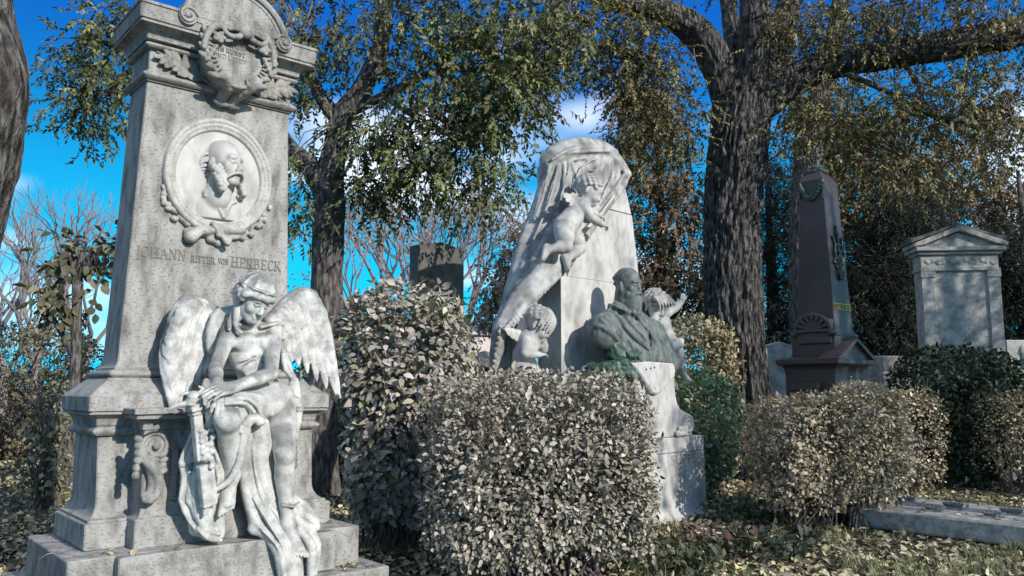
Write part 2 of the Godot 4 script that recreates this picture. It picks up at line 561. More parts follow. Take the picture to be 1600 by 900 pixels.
func tube(st: SurfaceTool, pts: Array, rad: Array, sides = 8, cap_end = true) -> void:
	var x = Vector3.RIGHT; var prev = []
	for i in pts.size():
		var d: Vector3 = (pts[mini(i + 1, pts.size() - 1)] - pts[maxi(i - 1, 0)]).normalized()
		x = (x - d * x.dot(d))
		x = x.normalized() if x.length() > .01 else d.cross(Vector3.FORWARD).normalized()
		var y = d.cross(x)
		var ring = []
		for k in sides:
			var a = TAU * k / sides
			ring.append(pts[i] + (x * cos(a) + y * sin(a)) * rad[mini(i, rad.size() - 1)])
		if i:
			for k in sides:
				var j = (k + 1) % sides
				quad(st, prev[k], ring[k], ring[j], prev[j])
		elif cap_end:
			for k in sides: 
				for v in [pts[0], ring[k], ring[(k + 1) % sides]]: st.add_vertex(v)
		prev = ring
	if cap_end:
		for k in sides:
			for v in [pts[-1], prev[(k + 1) % sides], prev[k]]: st.add_vertex(v)

# carved or metal letters, fitted between x0 and x1 on a face that looks along +z
func lettering(called: String, words: String, x0: float, x1: float, y: float, h: float, z: float, m: Material, parent: Node3D, font = "Droid Serif", depth = .005) -> MeshInstance3D:
	var f = SystemFont.new(); f.font_names = PackedStringArray([font])
	var t = TextMesh.new(); t.font = f; t.text = words; t.font_size = 48; t.pixel_size = h / (48 * .714); t.depth = depth; t.curve_step = 2.0
	t.horizontal_alignment = HORIZONTAL_ALIGNMENT_CENTER; t.vertical_alignment = VERTICAL_ALIGNMENT_CENTER
	var o = MeshInstance3D.new(); o.mesh = t; o.material_override = m; o.name = called
	var w = t.get_aabb().size.x
	o.scale = Vector3((x1 - x0) / maxf(w, .001), 1, 1)
	o.position = Vector3((x0 + x1) / 2, y, z)
	parent.add_child(o, true)
	return o

func ring_disc(st: SurfaceTool, c: Vector3, rows: Array, n = 48, squash = 1.0) -> void:   # turned about the z axis: rows of [radius, z]
	swept_arc(st, c, rows, 0, 360, n, squash)

# ---------------------------------------------------------------- materials (base colours are those of the real surfaces)
func noise_map(sd: int, freq: float, oct: int, stops: Array, cols: Array, size = 512, kind = FastNoiseLite.TYPE_SIMPLEX_SMOOTH, ridged = false) -> NoiseTexture2D:
	var n = FastNoiseLite.new(); n.seed = sd; n.frequency = freq; n.fractal_octaves = oct; n.noise_type = kind; n.fractal_gain = .55
	if ridged: n.fractal_type = FastNoiseLite.FRACTAL_RIDGED
	var g = Gradient.new(); g.offsets = PackedFloat32Array(stops)
	var cs = PackedColorArray()
	for c in cols: cs.append(Color(c[0], c[1], c[2]).linear_to_srgb() if c is Array else Color(c, c, c).linear_to_srgb())
	g.colors = cs
	var t = NoiseTexture2D.new(); t.width = size; t.height = size; t.seamless = true; t.noise = n; t.color_ramp = g
	return t

func bump_map(sd: int, freq: float, oct: int, stops: Array, cols: Array, size = 512) -> NoiseTexture2D:
	var t = noise_map(sd, freq, oct, stops, cols, size)
	var cs = PackedColorArray()
	for c in cols: cs.append(Color(c, c, c))
	t.color_ramp.colors = cs
	return t

func stone(called: String, base: NoiseTexture2D, scale: Vector3, detail: NoiseTexture2D, dscale: Vector3, bump: NoiseTexture2D, depth: float, rough = .85) -> StandardMaterial3D:
	var m = StandardMaterial3D.new(); m.resource_name = called
	m.albedo_texture = base; m.uv1_triplanar = true; m.uv1_scale = scale; m.uv1_triplanar_sharpness = 4.0
	if detail:
		m.detail_enabled = true; m.detail_albedo = detail; m.detail_blend_mode = BaseMaterial3D.BLEND_MODE_MUL; m.detail_uv_layer = BaseMaterial3D.DETAIL_UV_2
		m.uv2_triplanar = true; m.uv2_scale = dscale
	if bump:
		m.heightmap_enabled = true; m.heightmap_texture = bump; m.heightmap_scale = depth
	m.roughness = rough; m.vertex_color_use_as_albedo = true
	m.metallic_specular = .35
	return m

func flat(called: String, r: float, g: float, b: float, rough = .8, metal = 0.0) -> StandardMaterial3D:
	var m = StandardMaterial3D.new(); m.resource_name = called; m.albedo_color = Color(r, g, b).linear_to_srgb(); m.roughness = rough; m.metallic = metal
	m.metallic_specular = .4
	return m

func make_materials() -> void:
	var pits = noise_map(31, .03, 4, [0, .27, .36, 1], [.45, .72, 1, 1], 512)
	var grain = bump_map(33, .05, 5, [0, .32, .4, 1], [0, .3, .75, 1])
	M.travertine = stone("travertine", noise_map(1, .008, 5, [.1, .35, .5, .65, .9], [[0.149, 0.144, 0.130], [0.251, 0.245, 0.224], [0.318, 0.308, 0.284], [0.359, 0.349, 0.323], [0.419, 0.410, 0.384]], 1024), Vector3(.75, .3, .75), pits, Vector3(1.7, 3.0, 1.7), grain, .35)
	M.pale_stone = stone("pale_stone", noise_map(2, .012, 5, [.15, .5, .9], [[0.365, 0.352, 0.318], [0.487, 0.472, 0.433], [0.567, 0.552, 0.508]]), Vector3(.9, .9, .9), pits, Vector3(2.2, 2.8, 2.2), grain, .2)
	M.marble = stone("marble", noise_map(3, .012, 5, [.15, .45, .6, .9], [[0.366, 0.365, 0.350], [0.542, 0.538, 0.507], [0.611, 0.608, 0.575], [0.680, 0.678, 0.640]]), Vector3(1.1, 1.1, 1.1), noise_map(35, .06, 3, [0, .3, .5, 1], [.6, .85, 1, 1], 256), Vector3(3, 3, 3), bump_map(36, .08, 4, [0, 1], [0, 1], 256), .15, .7)
	M.white_marble = stone("white_marble", noise_map(4, .008, 5, [.15, .4, .6, .9], [[0.321, 0.312, 0.292], [0.450, 0.439, 0.410], [0.521, 0.510, 0.478], [0.578, 0.566, 0.531]]), Vector3(.6, .3, .6), noise_map(43, .02, 4, [.15, .4, .6], [.8, .95, 1], 512), Vector3(.9, .5, .9), bump_map(37, .06, 4, [0, 1], [0, 1], 256), .15, .7)
	M.veil_marble = stone("veil_marble", noise_map(44, .011, 5, [.2, .42, .58, .8], [[0.221, 0.217, 0.204], [0.323, 0.319, 0.306], [0.425, 0.421, 0.404], [0.493, 0.489, 0.476]]), Vector3(.7, .5, .7), null, Vector3.ONE, bump_map(45, .05, 4, [0, 1], [0, 1], 256), .3, .75)
	M.bronze = stone("bronze", noise_map(5, .016, 5, [.05, .3, .5, .7, .95], [[.06, .075, .066], [.105, .125, .115], [.135, .155, .145], [.165, .185, .175], [.22, .235, .225]]), Vector3(1.6, .8, 1.6), null, Vector3.ONE, bump_map(38, .05, 4, [0, 1], [0, 1], 256), .25, .55)
	M.dark_bronze = stone("dark_bronze", noise_map(46, .03, 4, [.2, .5, .8], [[.02, .03, .027], [.045, .06, .053], [.1, .13, .115]], 256), Vector3(1.6, 1.2, 1.6), null, Vector3.ONE, null, 0, .45)
	M.green_bronze = stone("green_bronze", noise_map(47, .02, 5, [.2, .42, .58, .8], [[.012, .028, .02], [.03, .065, .045], [.07, .12, .09], [.16, .22, .18]]), Vector3(2, 1, 2), null, Vector3.ONE, null, 0, .5)
	M.granite = stone("granite", noise_map(6, .09, 3, [.2, .45, .55, .8], [[0.046, 0.036, 0.038], [0.062, 0.050, 0.051], [0.075, 0.061, 0.061], [0.114, 0.093, 0.091]]), Vector3(1.4, 1.4, 1.4), noise_map(39, .006, 3, [.2, .8], [.65, 1.0], 256), Vector3(.7, .7, .7), null, 0, .38)
	M.grey_stone = stone("grey_stone", noise_map(7, .012, 5, [.15, .5, .9], [[0.256, 0.246, 0.215], [0.397, 0.381, 0.339], [0.537, 0.517, 0.453]]), Vector3(.7, .7, .7), pits, Vector3(2.4, 2.4, 2.4), grain, .2)
	M.dark_stone = stone("dark_stone", noise_map(8, .012, 5, [.15, .5, .9], [[0.065, 0.062, 0.051], [0.095, 0.091, 0.076], [0.138, 0.133, 0.110]]), Vector3(.7, .7, .7), null, Vector3.ONE, null, 0, .45)
	M.slab_stone = stone("slab_stone", noise_map(9, .02, 5, [.15, .5, .9], [[0.216, 0.208, 0.185], [0.352, 0.338, 0.299], [0.487, 0.468, 0.419]]), Vector3(.8, .8, .8), pits, Vector3(2, 2, 2), grain, .2)
	M.plaster = stone("plaster", noise_map(10, .01, 4, [.2, .8], [[.55, .47, .46], [.68, .6, .58]], 256), Vector3(.3, .3, .3), null, Vector3.ONE, null, 0, .9)
	M.stone_ink = flat("stone_ink", .26, .25, .235, .9)
	M.gilt_stone = flat("gilt_stone", .2, .185, .15, .8)
	M.gold = flat("gold", .62, .42, .16, .38, .9)
	M.black_pot = flat("black_pot", .02, .02, .022, .5)
	M.lead = flat("lead", .2, .24, .28, .5)
	M.iron = flat("iron", .03, .03, .03, .6)
	M.wood_pole = stone("wood_pole", noise_map(12, .02, 4, [.2, .5, .8], [[.14, .1, .09], [.3, .24, .22], [.42, .36, .33]], 256), Vector3(3, .5, 3), null, Vector3.ONE, null, 0, .85)
	var ridges = bump_map(40, .02, 5, [.2, .45, .6, .85], [0, .25, .8, 1], 512)
	M.bark = stone("bark", noise_map(11, .02, 5, [.15, .42, .55, .8], [[0.016, 0.014, 0.011], [0.049, 0.043, 0.037], [0.091, 0.083, 0.075], [0.177, 0.166, 0.156]]), Vector3(1.5, .42, 1.5), null, Vector3.ONE, ridges, 3.0, .92)
	M.bark_pale = stone("bark_pale", noise_map(13, .02, 5, [.15, .42, .55, .8], [[0.036, 0.030, 0.026], [0.084, 0.072, 0.066], [0.132, 0.120, 0.110], [0.204, 0.192, 0.180]]), Vector3(1.4, .4, 1.4), null, Vector3.ONE, ridges, 1.5, .92)
	M.soil = stone("soil", noise_map(14, .012, 5, [.2, .45, .6, .85], [[.03, .026, .018], [.07, .058, .038], [.11, .095, .06], [.17, .15, .095]], 1024), Vector3(.4, .4, .4), noise_map(41, .05, 4, [.2, .5, .8], [.45, .85, 1], 512), Vector3(1.7, 1.7, 1.7), bump_map(42, .03, 5, [0, 1], [0, 1]), 2.0, .95)
	M.leaf = flat("leaf", 1, 1, 1, .55); M.leaf.vertex_color_use_as_albedo = true; M.leaf.backlight_enabled = true; M.leaf.backlight = Color(.4, .4, .28)
	M.leaf.metallic_specular = .4
	M.dry_leaf = flat("dry_leaf", 1, 1, 1, .75); M.dry_leaf.vertex_color_use_as_albedo = true; M.dry_leaf.metallic_specular = .25
	M.car_paint = flat("car_paint", .55, .58, .6, .25); M.car_paint.clearcoat_enabled = true; M.car_paint.clearcoat = .6
	M.car_glass = flat("car_glass", .02, .025, .03, .08)
	M.rubber = flat("rubber", .02, .02, .02, .8)

# ---------------------------------------------------------------- the tall travertine monument on the left
func build_monument() -> void:
	var t = thing("grave_monument", "tall pale travertine grave monument with round portrait medallion and arched top, behind the seated angel", "grave monument")
	place_in(t, monument_frame, Vector3(.975, 0, -.4))
	var s: Material = M.travertine
	block("step", -.1, 2.05, -.1, .13, -1.35, .21, s, t)
	block("step", 0, 1.92, .132, .4, -1.1, 0, s, t)
	block("inscription_step", .257, 1.69, .134, .398, -.1, .081, s, t)
	# pedestal: plinth, hollow, die, crowning mouldings, slope
	var cx = .975; var zb = -1.0
	var r = [[.828, -.245, zb - .03, .402], [.834, -.24, zb - .03, .41], [.834, -.24, zb - .03, .553], [.83, -.245, zb - .03, .56], [.812, -.268, zb - .02, .562], [.812, -.268, zb - .02, .578]]
	r.append_array(quarter([.808, -.275, zb - .01, .58], [.748, -.368, zb + .02, .69], false))
	r.append([.75, -.4, zb + .02, 1.09])
	r.append_array(arc_rows([.775, -.375, zb, 1.092], [.775, -.375, zb, 1.14], .018))
	r.append_array([[.765, -.385, zb, 1.142], [.765, -.385, zb, 1.155]])
	r.append_array(quarter([.768, -.375, zb, 1.156], [.83, -.305, zb - .02, 1.228], true))
	r.append_array([[.83, -.305, zb - .02, 1.236], [.82, -.315, zb - .02, 1.238], [.82, -.315, zb - .02, 1.246], [.836, -.3, zb - .03, 1.25], [.838, -.303, zb - .03, 1.34], [.832, -.31, zb - .03, 1.348], [.7, -.445, zb, 1.455], [.7, -.445, zb, 1.462]])
	r.append_array(arc_rows([.672, -.473, zb + .02, 1.463], [.672, -.473, zb + .02, 1.515], .022))
	r.append([.655, -.49, zb + .02, 1.517])
	var st = begin(); loft(st, r, cx); commit(st, "pedestal", s, t)
	# shaft: hollow foot and slight taper
	r = [[.652, -.492, zb + .03, 1.518], [.652, -.492, zb + .03, 1.53]]
	r.append_array(quarter([.65, -.495, zb + .03, 1.532], [.609, -.562, zb + .06, 1.66], false))
	r.append_array([[.535, -.532, zb + .08, 3.552]])
	st = begin(); loft(st, r, cx); commit(st, "shaft", s, t)
	r = [[.548, -.515, zb + .07, 3.553], [.548, -.515, zb + .07, 3.565]]
	r.append_array(arc_rows([.558, -.495, zb + .06, 3.566], [.558, -.495, zb + .06, 3.615], .022))
	r.append_array([[.548, -.505, zb + .06, 3.617], [.548, -.505, zb + .06, 3.628], [.537, -.51, zb + .08, 3.63], [.537, -.51, zb + .08, 3.785]])
	r.append_array(arc_rows([.562, -.475, zb + .06, 3.786], [.562, -.475, zb + .06, 3.822], .016))
	r.append_array([[.55, -.49, zb + .06, 3.824], [.55, -.49, zb + .06, 3.832]])
	st = begin(); loft(st, r, cx); commit(st, "frieze", s, t)
	r = [[.57, -.45, zb + .07, 3.833]]
	r.append_array(quarter([.575, -.445, zb + .06, 3.836], [.652, -.348, zb, 3.91], true))
	r.append_array([[.652, -.346, zb, 3.922], [.644, -.355, zb, 3.924], [.644, -.355, zb, 3.932], [.656, -.342, zb, 3.936], [.664, -.328, zb, 4.02], [.66, -.332, zb, 4.022], [.66, -.332, zb, 4.03], [.67, -.322, zb, 4.034], [.67, -.322, zb, 4.052], [.66, -.335, zb, 4.06], [.5, -.5, zb + .1, 4.085]])
	st = begin(); loft(st, r, cx); commit(st, "cornice", s, t)
	# arched pediment with a rolled rim that ends in two volutes
	var c = Vector3(.99, 3.955, 0)
	st = begin()
	swept_arc(st, c, [[.02, -.325], [.335, -.325], [.337, -.318], [.35, -.318], [.352, -.33], [.365, -.33], [.37, -.312], [.385, -.303], [.4, -.303], [.413, -.312], [.418, -.33], [.412, -.345], [.412, -.8], [.02, -.8]], 8, 172, 44)
	commit(st, "arched_pediment", s, t)
	for k in [-1.0, 1.0]:
		var v = Clay.new()
		var pts = []
		for i in 20:
			var a = i * .55 + .3
			var q = .066 * (1.0 - i / 22.0)
			pts.append(Vector3(c.x + k * (.362 - cos(a) * q), 4.018 + sin(a) * q, -.308))
		v.drum(Vector3(c.x + k * .362, 4.018, -.37), .066, .058, Basis(), .006, .004)
		v.chain(pts, [.011], .003)
		v.ell(Vector3(c.x + k * .362, 4.018, -.308), Vector3(.016, .016, .016), Vector3.ZERO, .003)
		carve("volute", v, .0055, s, t)
	# cartouche with shell, scrolls and leaves
	var q = Clay.new()
	var o = Vector3(1.005, 3.84, -.345)
	q.clip_z = -.52
	q.ell(o + Vector3(0, -.02, -.04), Vector3(.25, .235, .1))
	q.drum(o + Vector3(0, -.03, -.1), .235, .13, Basis(), .03, .02)
	q.drum(o + Vector3(.01, -.03, .11), .185, .075, Basis.from_euler(Vector3(-.1, 0, 0)), .01, .012, true)
	for i in 40:                                   # rim of radial gadroons
		var a = TAU * i / 40.0
		if sin(a) > -.97:
			q.cap(o + Vector3(cos(a) * .185, sin(a) * .175 - .025, .05), o + Vector3(cos(a) * .235, sin(a) * .22 - .02, .04), .009, .014, .006)
	for i in 11:                                   # the shell at the top
		var a = deg_to_rad(lerpf(-5, 185, i / 10.0))
		q.cap(o + Vector3(.02 + cos(a) * .06, .155 + sin(a) * .05, .1), o + Vector3(.02 + cos(a) * .125, .155 + sin(a) * .11, .085), .013, .021, .006)
	q.ell(o + Vector3(.02, .15, .105), Vector3(.062, .055, .04), Vector3.ZERO, .01)
	for k in [-1.0, 1.0]:                          # scrolls and small flowers beside it
		q.curve([o + Vector3(.02 + k * .05, .1, .1), o + Vector3(.02 + k * .11, .085, .1), o + Vector3(.02 + k * .16, .12, .09), o + Vector3(.02 + k * .15, .17, .09), o + Vector3(.02 + k * .115, .16, .1)], .022, .012, .008, 8)
		q.curve([o + Vector3(.02 + k * .15, .17, .07), o + Vector3(k * .21, .13, .07), o + Vector3(k * .25, .06, .06), o + Vector3(k * .265, -.03, .05)], .03, .02, .012, 7)
		q.ell(o + Vector3(k * .17, .06, .07), Vector3(.042, .036, .035), Vector3.ZERO, .008)
		for j in 5:
			var a = TAU * j / 5.0
			q.ell(o + Vector3(k * .17 + cos(a) * .034, .06 + sin(a) * .03, .085), Vector3(.019, .017, .016), Vector3.ZERO, .004)
		q.ell(o + Vector3(k * .17, .06, .11), Vector3(.014, .014, .012), Vector3.ZERO, .004, true)
		for j in 4:
			q.ell(o + Vector3(k * (.185 + .018 * j), -.01 - .035 * j, .06), Vector3(.018, .026, .02), Vector3(0, 0, k * 40), .005)
		for j in 6:                                # acanthus along the outside
			var y = .1 - j * .062
			var x = .255 + .01 * sin(j * 1.1) - maxf(0, j - 3) * .035
			q.ell(o + Vector3(k * x, y, .035), Vector3(.022, .05, .02), Vector3(0, 0, -k * (25 + 12 * j)), .006)
	# the strap below, curling over the moulding
	for x in [-.035, .055]:
		q.curve([o + Vector3(x * 2.4, -.2, .02), o + Vector3(x * 1.4, -.25, -.02), o + Vector3(x - .02, -.3, -.12), o + Vector3(x - .02, -.335, -.15)], .05, .035, .02, 6)
		q.cap(o + Vector3(x - .055, -.335, -.14), o + Vector3(x + .015, -.345, -.14), .022, .022, .008)
	q.cap(o + Vector3(.01, -.24, .06), o + Vector3(.0, -.36, -.1), .014, .012, .01, true)
	for i in 12:
		var a = deg_to_rad(lerpf(160, 380, i / 11.0))
		q.ell(o + Vector3(.0 + cos(a) * .075, -.225 + sin(a) * .03, .03), Vector3(.012, .022, .012), Vector3(0, 0, rad_to_deg(a)), .004)
	carve("cartouche", q, .0065, s, t, .8)
	o.z = -.47
	for k in [-1.0, 1.0]:                          # laurel to either side on the frieze
		var l = Clay.new(); l.clip_z = -.52
		l.curve([o + Vector3(k * .1, -.24, -.01), o + Vector3(k * .25, -.17, -.01), o + Vector3(k * .4, -.1, -.02), o + Vector3(k * .52, -.07, -.03)], .014, .006, .008, 8)
		var rg = RandomNumberGenerator.new(); rg.seed = 3
		for i in 11:
			var u = i / 10.0
			var p = o + Vector3(k * lerpf(.2, .52, u), lerpf(-.2, -.07, u) + .0, -.015)
			for side in [-1.0, 1.0]:
				var a = lerpf(35, 15, u) + side * rg.randf_range(28, 62)
				var d = Vector3(k * cos(deg_to_rad(a)), sin(deg_to_rad(a)), .12)
				var e = p + d * .045
				if e.y > 3.78 or absf(e.x - 1.005) > .525: continue
				l.ellb(e, Vector3(.058, .021, .013), Basis(d.normalized(), Vector3(-d.y, d.x, 0).normalized(), d.normalized().cross(Vector3(-d.y, d.x, 0).normalized())), .003)
				l.cap(p, e + d * .03, .004, .003, .003)
		carve("laurel_branch", l, .0065, s, t, .8)
	# motto on the cartouche
	lettering("motto", "WAHR", Vector3(0.931, 3.836, -0.320).x, Vector3(1.051, 3.841, -0.320).x, 3.885, .032, -.306, M.stone_ink, t)
	lettering("motto", "IN KUNST", Vector3(0.846, 3.771, -0.320).x, Vector3(1.049, 3.794, -0.320).x, 3.835, .034, -.306, M.stone_ink, t)
	lettering("motto", "UND LEBEN", Vector3(0.816, 3.705, -0.320).x, Vector3(1.059, 3.731, -0.320).x, 3.782, .034, -.306, M.stone_ink, t)
	# medallion
	st = begin(0)
	var mc = Vector3(.977, 2.945, 0)
	ring_disc(st, mc, [[.405, -0.558], [.402, -0.503], [.388, -0.488], [.372, -0.491], [.366, -0.503], [.358, -0.495], [.345, -0.498], [.338, -0.511], [.325, -0.503], [.318, -0.513], [.311, -0.529]], 64, 1.09)
	commit(st, "medallion_rim", M.pale_stone, t)
	st = begin()
	ring_disc(st, mc, [[.316, -0.558], [.314, -0.527], [.001, -0.527]], 48, 1.09)
	commit(st, "medallion_plate", M.white_marble, t)
	portrait(t, mc)
	# festoon of fruit and a scroll under the medallion
	var g = Clay.new(); g.clip_z = -.575
	var rg = RandomNumberGenerator.new(); rg.seed = 8
	for i in 46:
		var a = deg_to_rad(lerpf(198, 342, i / 45.0))
		var rr = .425 + rg.randf_range(-.03, .03) - .012 * absf(i - 22.5) / 22.5
		var w = 1.0 - .55 * absf(i - 22.5) / 22.5
		g.ell(mc + Vector3(cos(a) * rr, sin(a) * rr * 1.09, -.535), Vector3(.034 * w + .008, .026 * w + .006, .03 * w + .008), Vector3(0, 0, rg.randf_range(0, 180)), .005)
	g.cap(Vector3(0.788, 2.475, -0.510), Vector3(0.864, 2.536, -0.510), .05, .032, .01); g.cap(Vector3(0.864, 2.526, -0.510), Vector3(1.143, 2.579, -0.510), .03, .05, .015)
	g.cap(Vector3(0.930, 2.584, -0.480), Vector3(1.041, 2.454, -0.475), .017, .026, .008)
	g.cap(Vector3(0.993, 2.547, -0.470), Vector3(0.973, 2.504, -0.470), .022, .022, .008)
	g.ell(Vector3(1.147, 2.596, -0.520), Vector3(.05, .045, .03), Vector3(0, 0, 20), .01)
	carve("fruit_festoon", g, .0065, M.pale_stone, t, .75)
	lettering("name_inscription", "JOHANN", .438, .775, 2.335, .074, -.5485, M.gilt_stone, t)
	lettering("name_inscription", "RITTER", .805, .985, 2.32, .05, -.5475, M.gilt_stone, t)
	lettering("name_inscription", "VON", 1.005, 1.085, 2.322, .042, -.5475, M.gilt_stone, t)
	lettering("name_inscription", "HERBECK", 1.1, 1.497, 2.327, .076, -.5475, M.gilt_stone, t)
	# projecting middle block with crowning slab, frame and brackets
	r = [[.52, -.1, -.4, .401], [.522, -.095, -.4, .41], [.522, -.095, -.4, .575], [.517, -.1, -.4, .583], [.505, -.11, -.4, .585]]
	r.append_array(quarter([.505, -.112, -.4, .587], [.478, -.145, -.4, .66], false))
	r.append_array([[.478, -.15, -.4, 1.13], [.49, -.14, -.4, 1.132], [.49, -.14, -.4, 1.165]])
	r.append_array(quarter([.492, -.135, -.4, 1.167], [.535, -.085, -.4, 1.2], true))
	r.append_array([[.55, -.07, -.4, 1.202], [.55, -.07, -.4, 1.225], [.545, -.075, -.4, 1.228], [.57, -.05, -.4, 1.232], [.57, -.05, -.4, 1.262], [.562, -.058, -.4, 1.268]])
	st = begin(); loft(st, r, .91); commit(st, "middle_block", s, t)
	for e in [[.6, .645, .7, 1.06], [1.18, 1.225, .7, 1.06]]: block("frame_moulding", e[0], e[1], e[2], e[3], -.16, -.125, s, t, .006)
	block("frame_moulding", .565, 1.26, 1.0, 1.075, -.16, -.126, s, t, .006); block("frame_moulding", .6, 1.225, .68, .702, -.16, -.124, s, t, .006)
	block("frame_moulding", .66, 1.165, .72, .985, -.16, -.138, s, t, .006)
	for k in [0, 1]:
		var b = Clay.new(); b.clip_z = -.2
		var vc = Vector3(0.493, 1.030, -0.100)
		var pts = []
		for i in 26:
			var a = 3.3 - i * .42
			var q2 = .094 * (1.0 - i / 29.0)
			pts.append(vc + Vector3(cos(a) * q2 * .95, sin(a) * q2, 0))
		pts.reverse()
		b.drum(vc + Vector3(0, 0, -.05), .09, .045, Basis(), .008, .006)
		b.chain(pts, [.013], .003)
		b.ell(vc + Vector3(0, 0, .015), Vector3(.024, .024, .025), Vector3.ZERO, .005)
		b.curve([pts[-1], Vector3(0.422, 0.957, -0.100), Vector3(0.478, 0.892, -0.090), Vector3(0.514, 0.826, -0.085), Vector3(0.514, 0.755, -0.085), Vector3(0.480, 0.703, -0.080), Vector3(0.442, 0.702, -0.080), Vector3(0.428, 0.731, -0.080), Vector3(0.455, 0.740, -0.080)], .03, .022, .01, 16)
		b.curve([Vector3(0.460, 0.930, -0.130), Vector3(0.498, 0.855, -0.130), Vector3(0.500, 0.760, -0.130), Vector3(0.471, 0.715, -0.130)], .05, .04, .015, 7)
		b.cap(Vector3(0.471, 0.715, -0.130), Vector3(0.458, 0.717, -0.085), .03, .03, .01); b.ell(Vector3(0.460, 0.721, -0.080), Vector3(.018, .018, .02), Vector3.ZERO, .004)
		for i in 6:
			b.ell(Vector3(0.382, 1.078, -0.100) + Vector3(.004 * sin(i), -.045 * i, 0), Vector3(.024, .028, .03), Vector3(0, 0, 50 - 10 * i), .006)
		for i in 4:
			b.ell(Vector3(0.535, 0.975, -0.100) + Vector3(.008 * (i % 2), -.035 * i, -.005), Vector3(.032, .02, .03), Vector3(0, 0, 25), .006)
		if k:
			for i in b.kind.size():
				b.A[i].x = 1.82 - b.A[i].x
				if b.kind[i] == 0: b.BA[i].x = -b.BA[i].x
			var w = b.lo.x; b.lo.x = 1.82 - b.hi.x; b.hi.x = 1.82 - w
		carve("scroll_bracket", b, .0075, s, t, .8)
	lettering("inscription", "Dessen Gemahlin  JOSEFINE geb. HALSTUCKER gest. 13. Febr. 1890", .3, 1.64, .338, .034, .082, M.stone_ink, t, "Droid Serif", .003)
	lettering("inscription", "Dessen Sohn MAX gest. 22.3.1923", .58, 1.36, .278, .034, .082, M.stone_ink, t, "Droid Serif", .003)
	lettering("inscription", "Dessen Enkel", .42, .68, .222, .03, .082, M.stone_ink, t, "Droid Serif", .003)

func portrait(t: Node3D, mc: Vector3) -> void:     # bearded man in three-quarter relief, coat collar at the bottom
	var c = Clay.new(); c.clip_z = -.555
	var hb = Basis.from_euler(Vector3(deg_to_rad(-2), deg_to_rad(32), 0))
	var hc = mc + Vector3(.025, .105, -.522)
	c.head(Transform3D(hb, hc), 1.5)
	c.T = Transform3D(hb * 1.5, hc); c.S = 1.5
	var rg = RandomNumberGenerator.new(); rg.seed = 21
	for k in [-1.0, 1.0]:                            # side whiskers
		for i in 60:
			var u = rg.randf(); var a = rg.randf_range(-.5, 1.0)
			c.ell(Vector3(k * (.07 - .012 * u + .022 * (1 - absf(a))), -.028 - .13 * u, .005 + .05 * u + .03 * a), Vector3(.0135, .0115, .0135), Vector3(0, 0, rg.randf_range(0, 90)), .003)
		c.curve([Vector3(0, -.06, .098), Vector3(k * .026, -.064, .092), Vector3(k * .048, -.078, .075), Vector3(k * .062, -.098, .052)], .008, .009, .006, 6)
		c.cap(Vector3(k * .014, .022, .088), Vector3(k * .046, .016, .077), .006, .005, .006)
	c.T = Transform3D(); c.S = 1.0
	for i in 12:                                     # hair swept back on the left
		var u = i / 11.0
		var p = mc + Vector3(-.055 - .05 * sin(u * 3.0), .215 - .2 * u, -.53)
		c.curve([p + Vector3(.04, .015, .02), p + Vector3(-.01, -.0 + .012 * sin(i * 2.0), .012), p + Vector3(-.04, -.02, .004)], .012, .006, .005, 4)
	# neck, collar and coat
	c.cap(hc + Vector3(-.01, -.1, -.03), mc + Vector3(-.005, -.16, -.55), .09, .11, .03)
	c.ell(mc + Vector3(.01, -.25, -.55), Vector3(.185, .14, .06), Vector3.ZERO, .02); c.cap(mc + Vector3(-.09, -.135, -.52), mc + Vector3(.085, -.15, -.52), .03, .03, .01)
	c.box(mc + Vector3(.01, -.375, -.55), Vector3(.2, .055, .07), Vector3.ZERO, .01, .01, true)
	c.curve([mc + Vector3(-.1, -.16, -.505), mc + Vector3(-.04, -.19, -.49), mc + Vector3(.03, -.3, -.49)], .017, .01, .008, 6)
	c.curve([mc + Vector3(.12, -.17, -.505), mc + Vector3(.08, -.2, -.49), mc + Vector3(.04, -.3, -.49)], .017, .01, .008, 6)
	c.cap(mc + Vector3(.035, -.29, -.48), mc + Vector3(.04, -.37, -.48), .005, .005, .006, true)
	carve("portrait_relief", c, .005, M.white_marble, t, .85)

# ---------------------------------------------------------------- the seated angel
var lichen = FastNoiseLite.new()
func weathered(v: Vector3, nn: Vector3, dark: float) -> Color:          # grey lichen on what the rain reaches, clean marble elsewhere
	var k = smoothstep(-.05, .62, nn.y * .8 + lichen.get_noise_3dv(v) * .55)
	var g = lerpf(1.0, dark, k)
	return Color(g, g * 1.0, g * .985)

func feathers(c: Clay, roots: Array, tips: Array, n: int, rows: Array, normal: Vector3, thick: float) -> void:
	for r in rows.size():
		var row: Array = rows[r]      # [start along the root-tip line, end, width factor, lift]
		for i in n:
			var u = (i + .5 * (r % 2)) / float(n - 1)
			if u > 1.0: continue
			var f: float = u * (roots.size() - 1); var k = mini(int(f), roots.size() - 2); f -= k
			var a: Vector3 = roots[k].lerp(roots[k + 1], f); var b: Vector3 = tips[k].lerp(tips[k + 1], f)
			var p = a.lerp(b, row[0]); var q = a.lerp(b, row[1])
			var l = (q - p).length(); var d = (q - p) / l
			var side = normal.cross(d).normalized()
			var nn = d.cross(side).rotated(d, .22).rotated(side, -.06)
			var s2 = nn.cross(d).normalized()
			c.ellb((p + q) * .5 + normal * row[3], Vector3(l * .52, row[2], thick), Basis(d, s2, nn), .004)

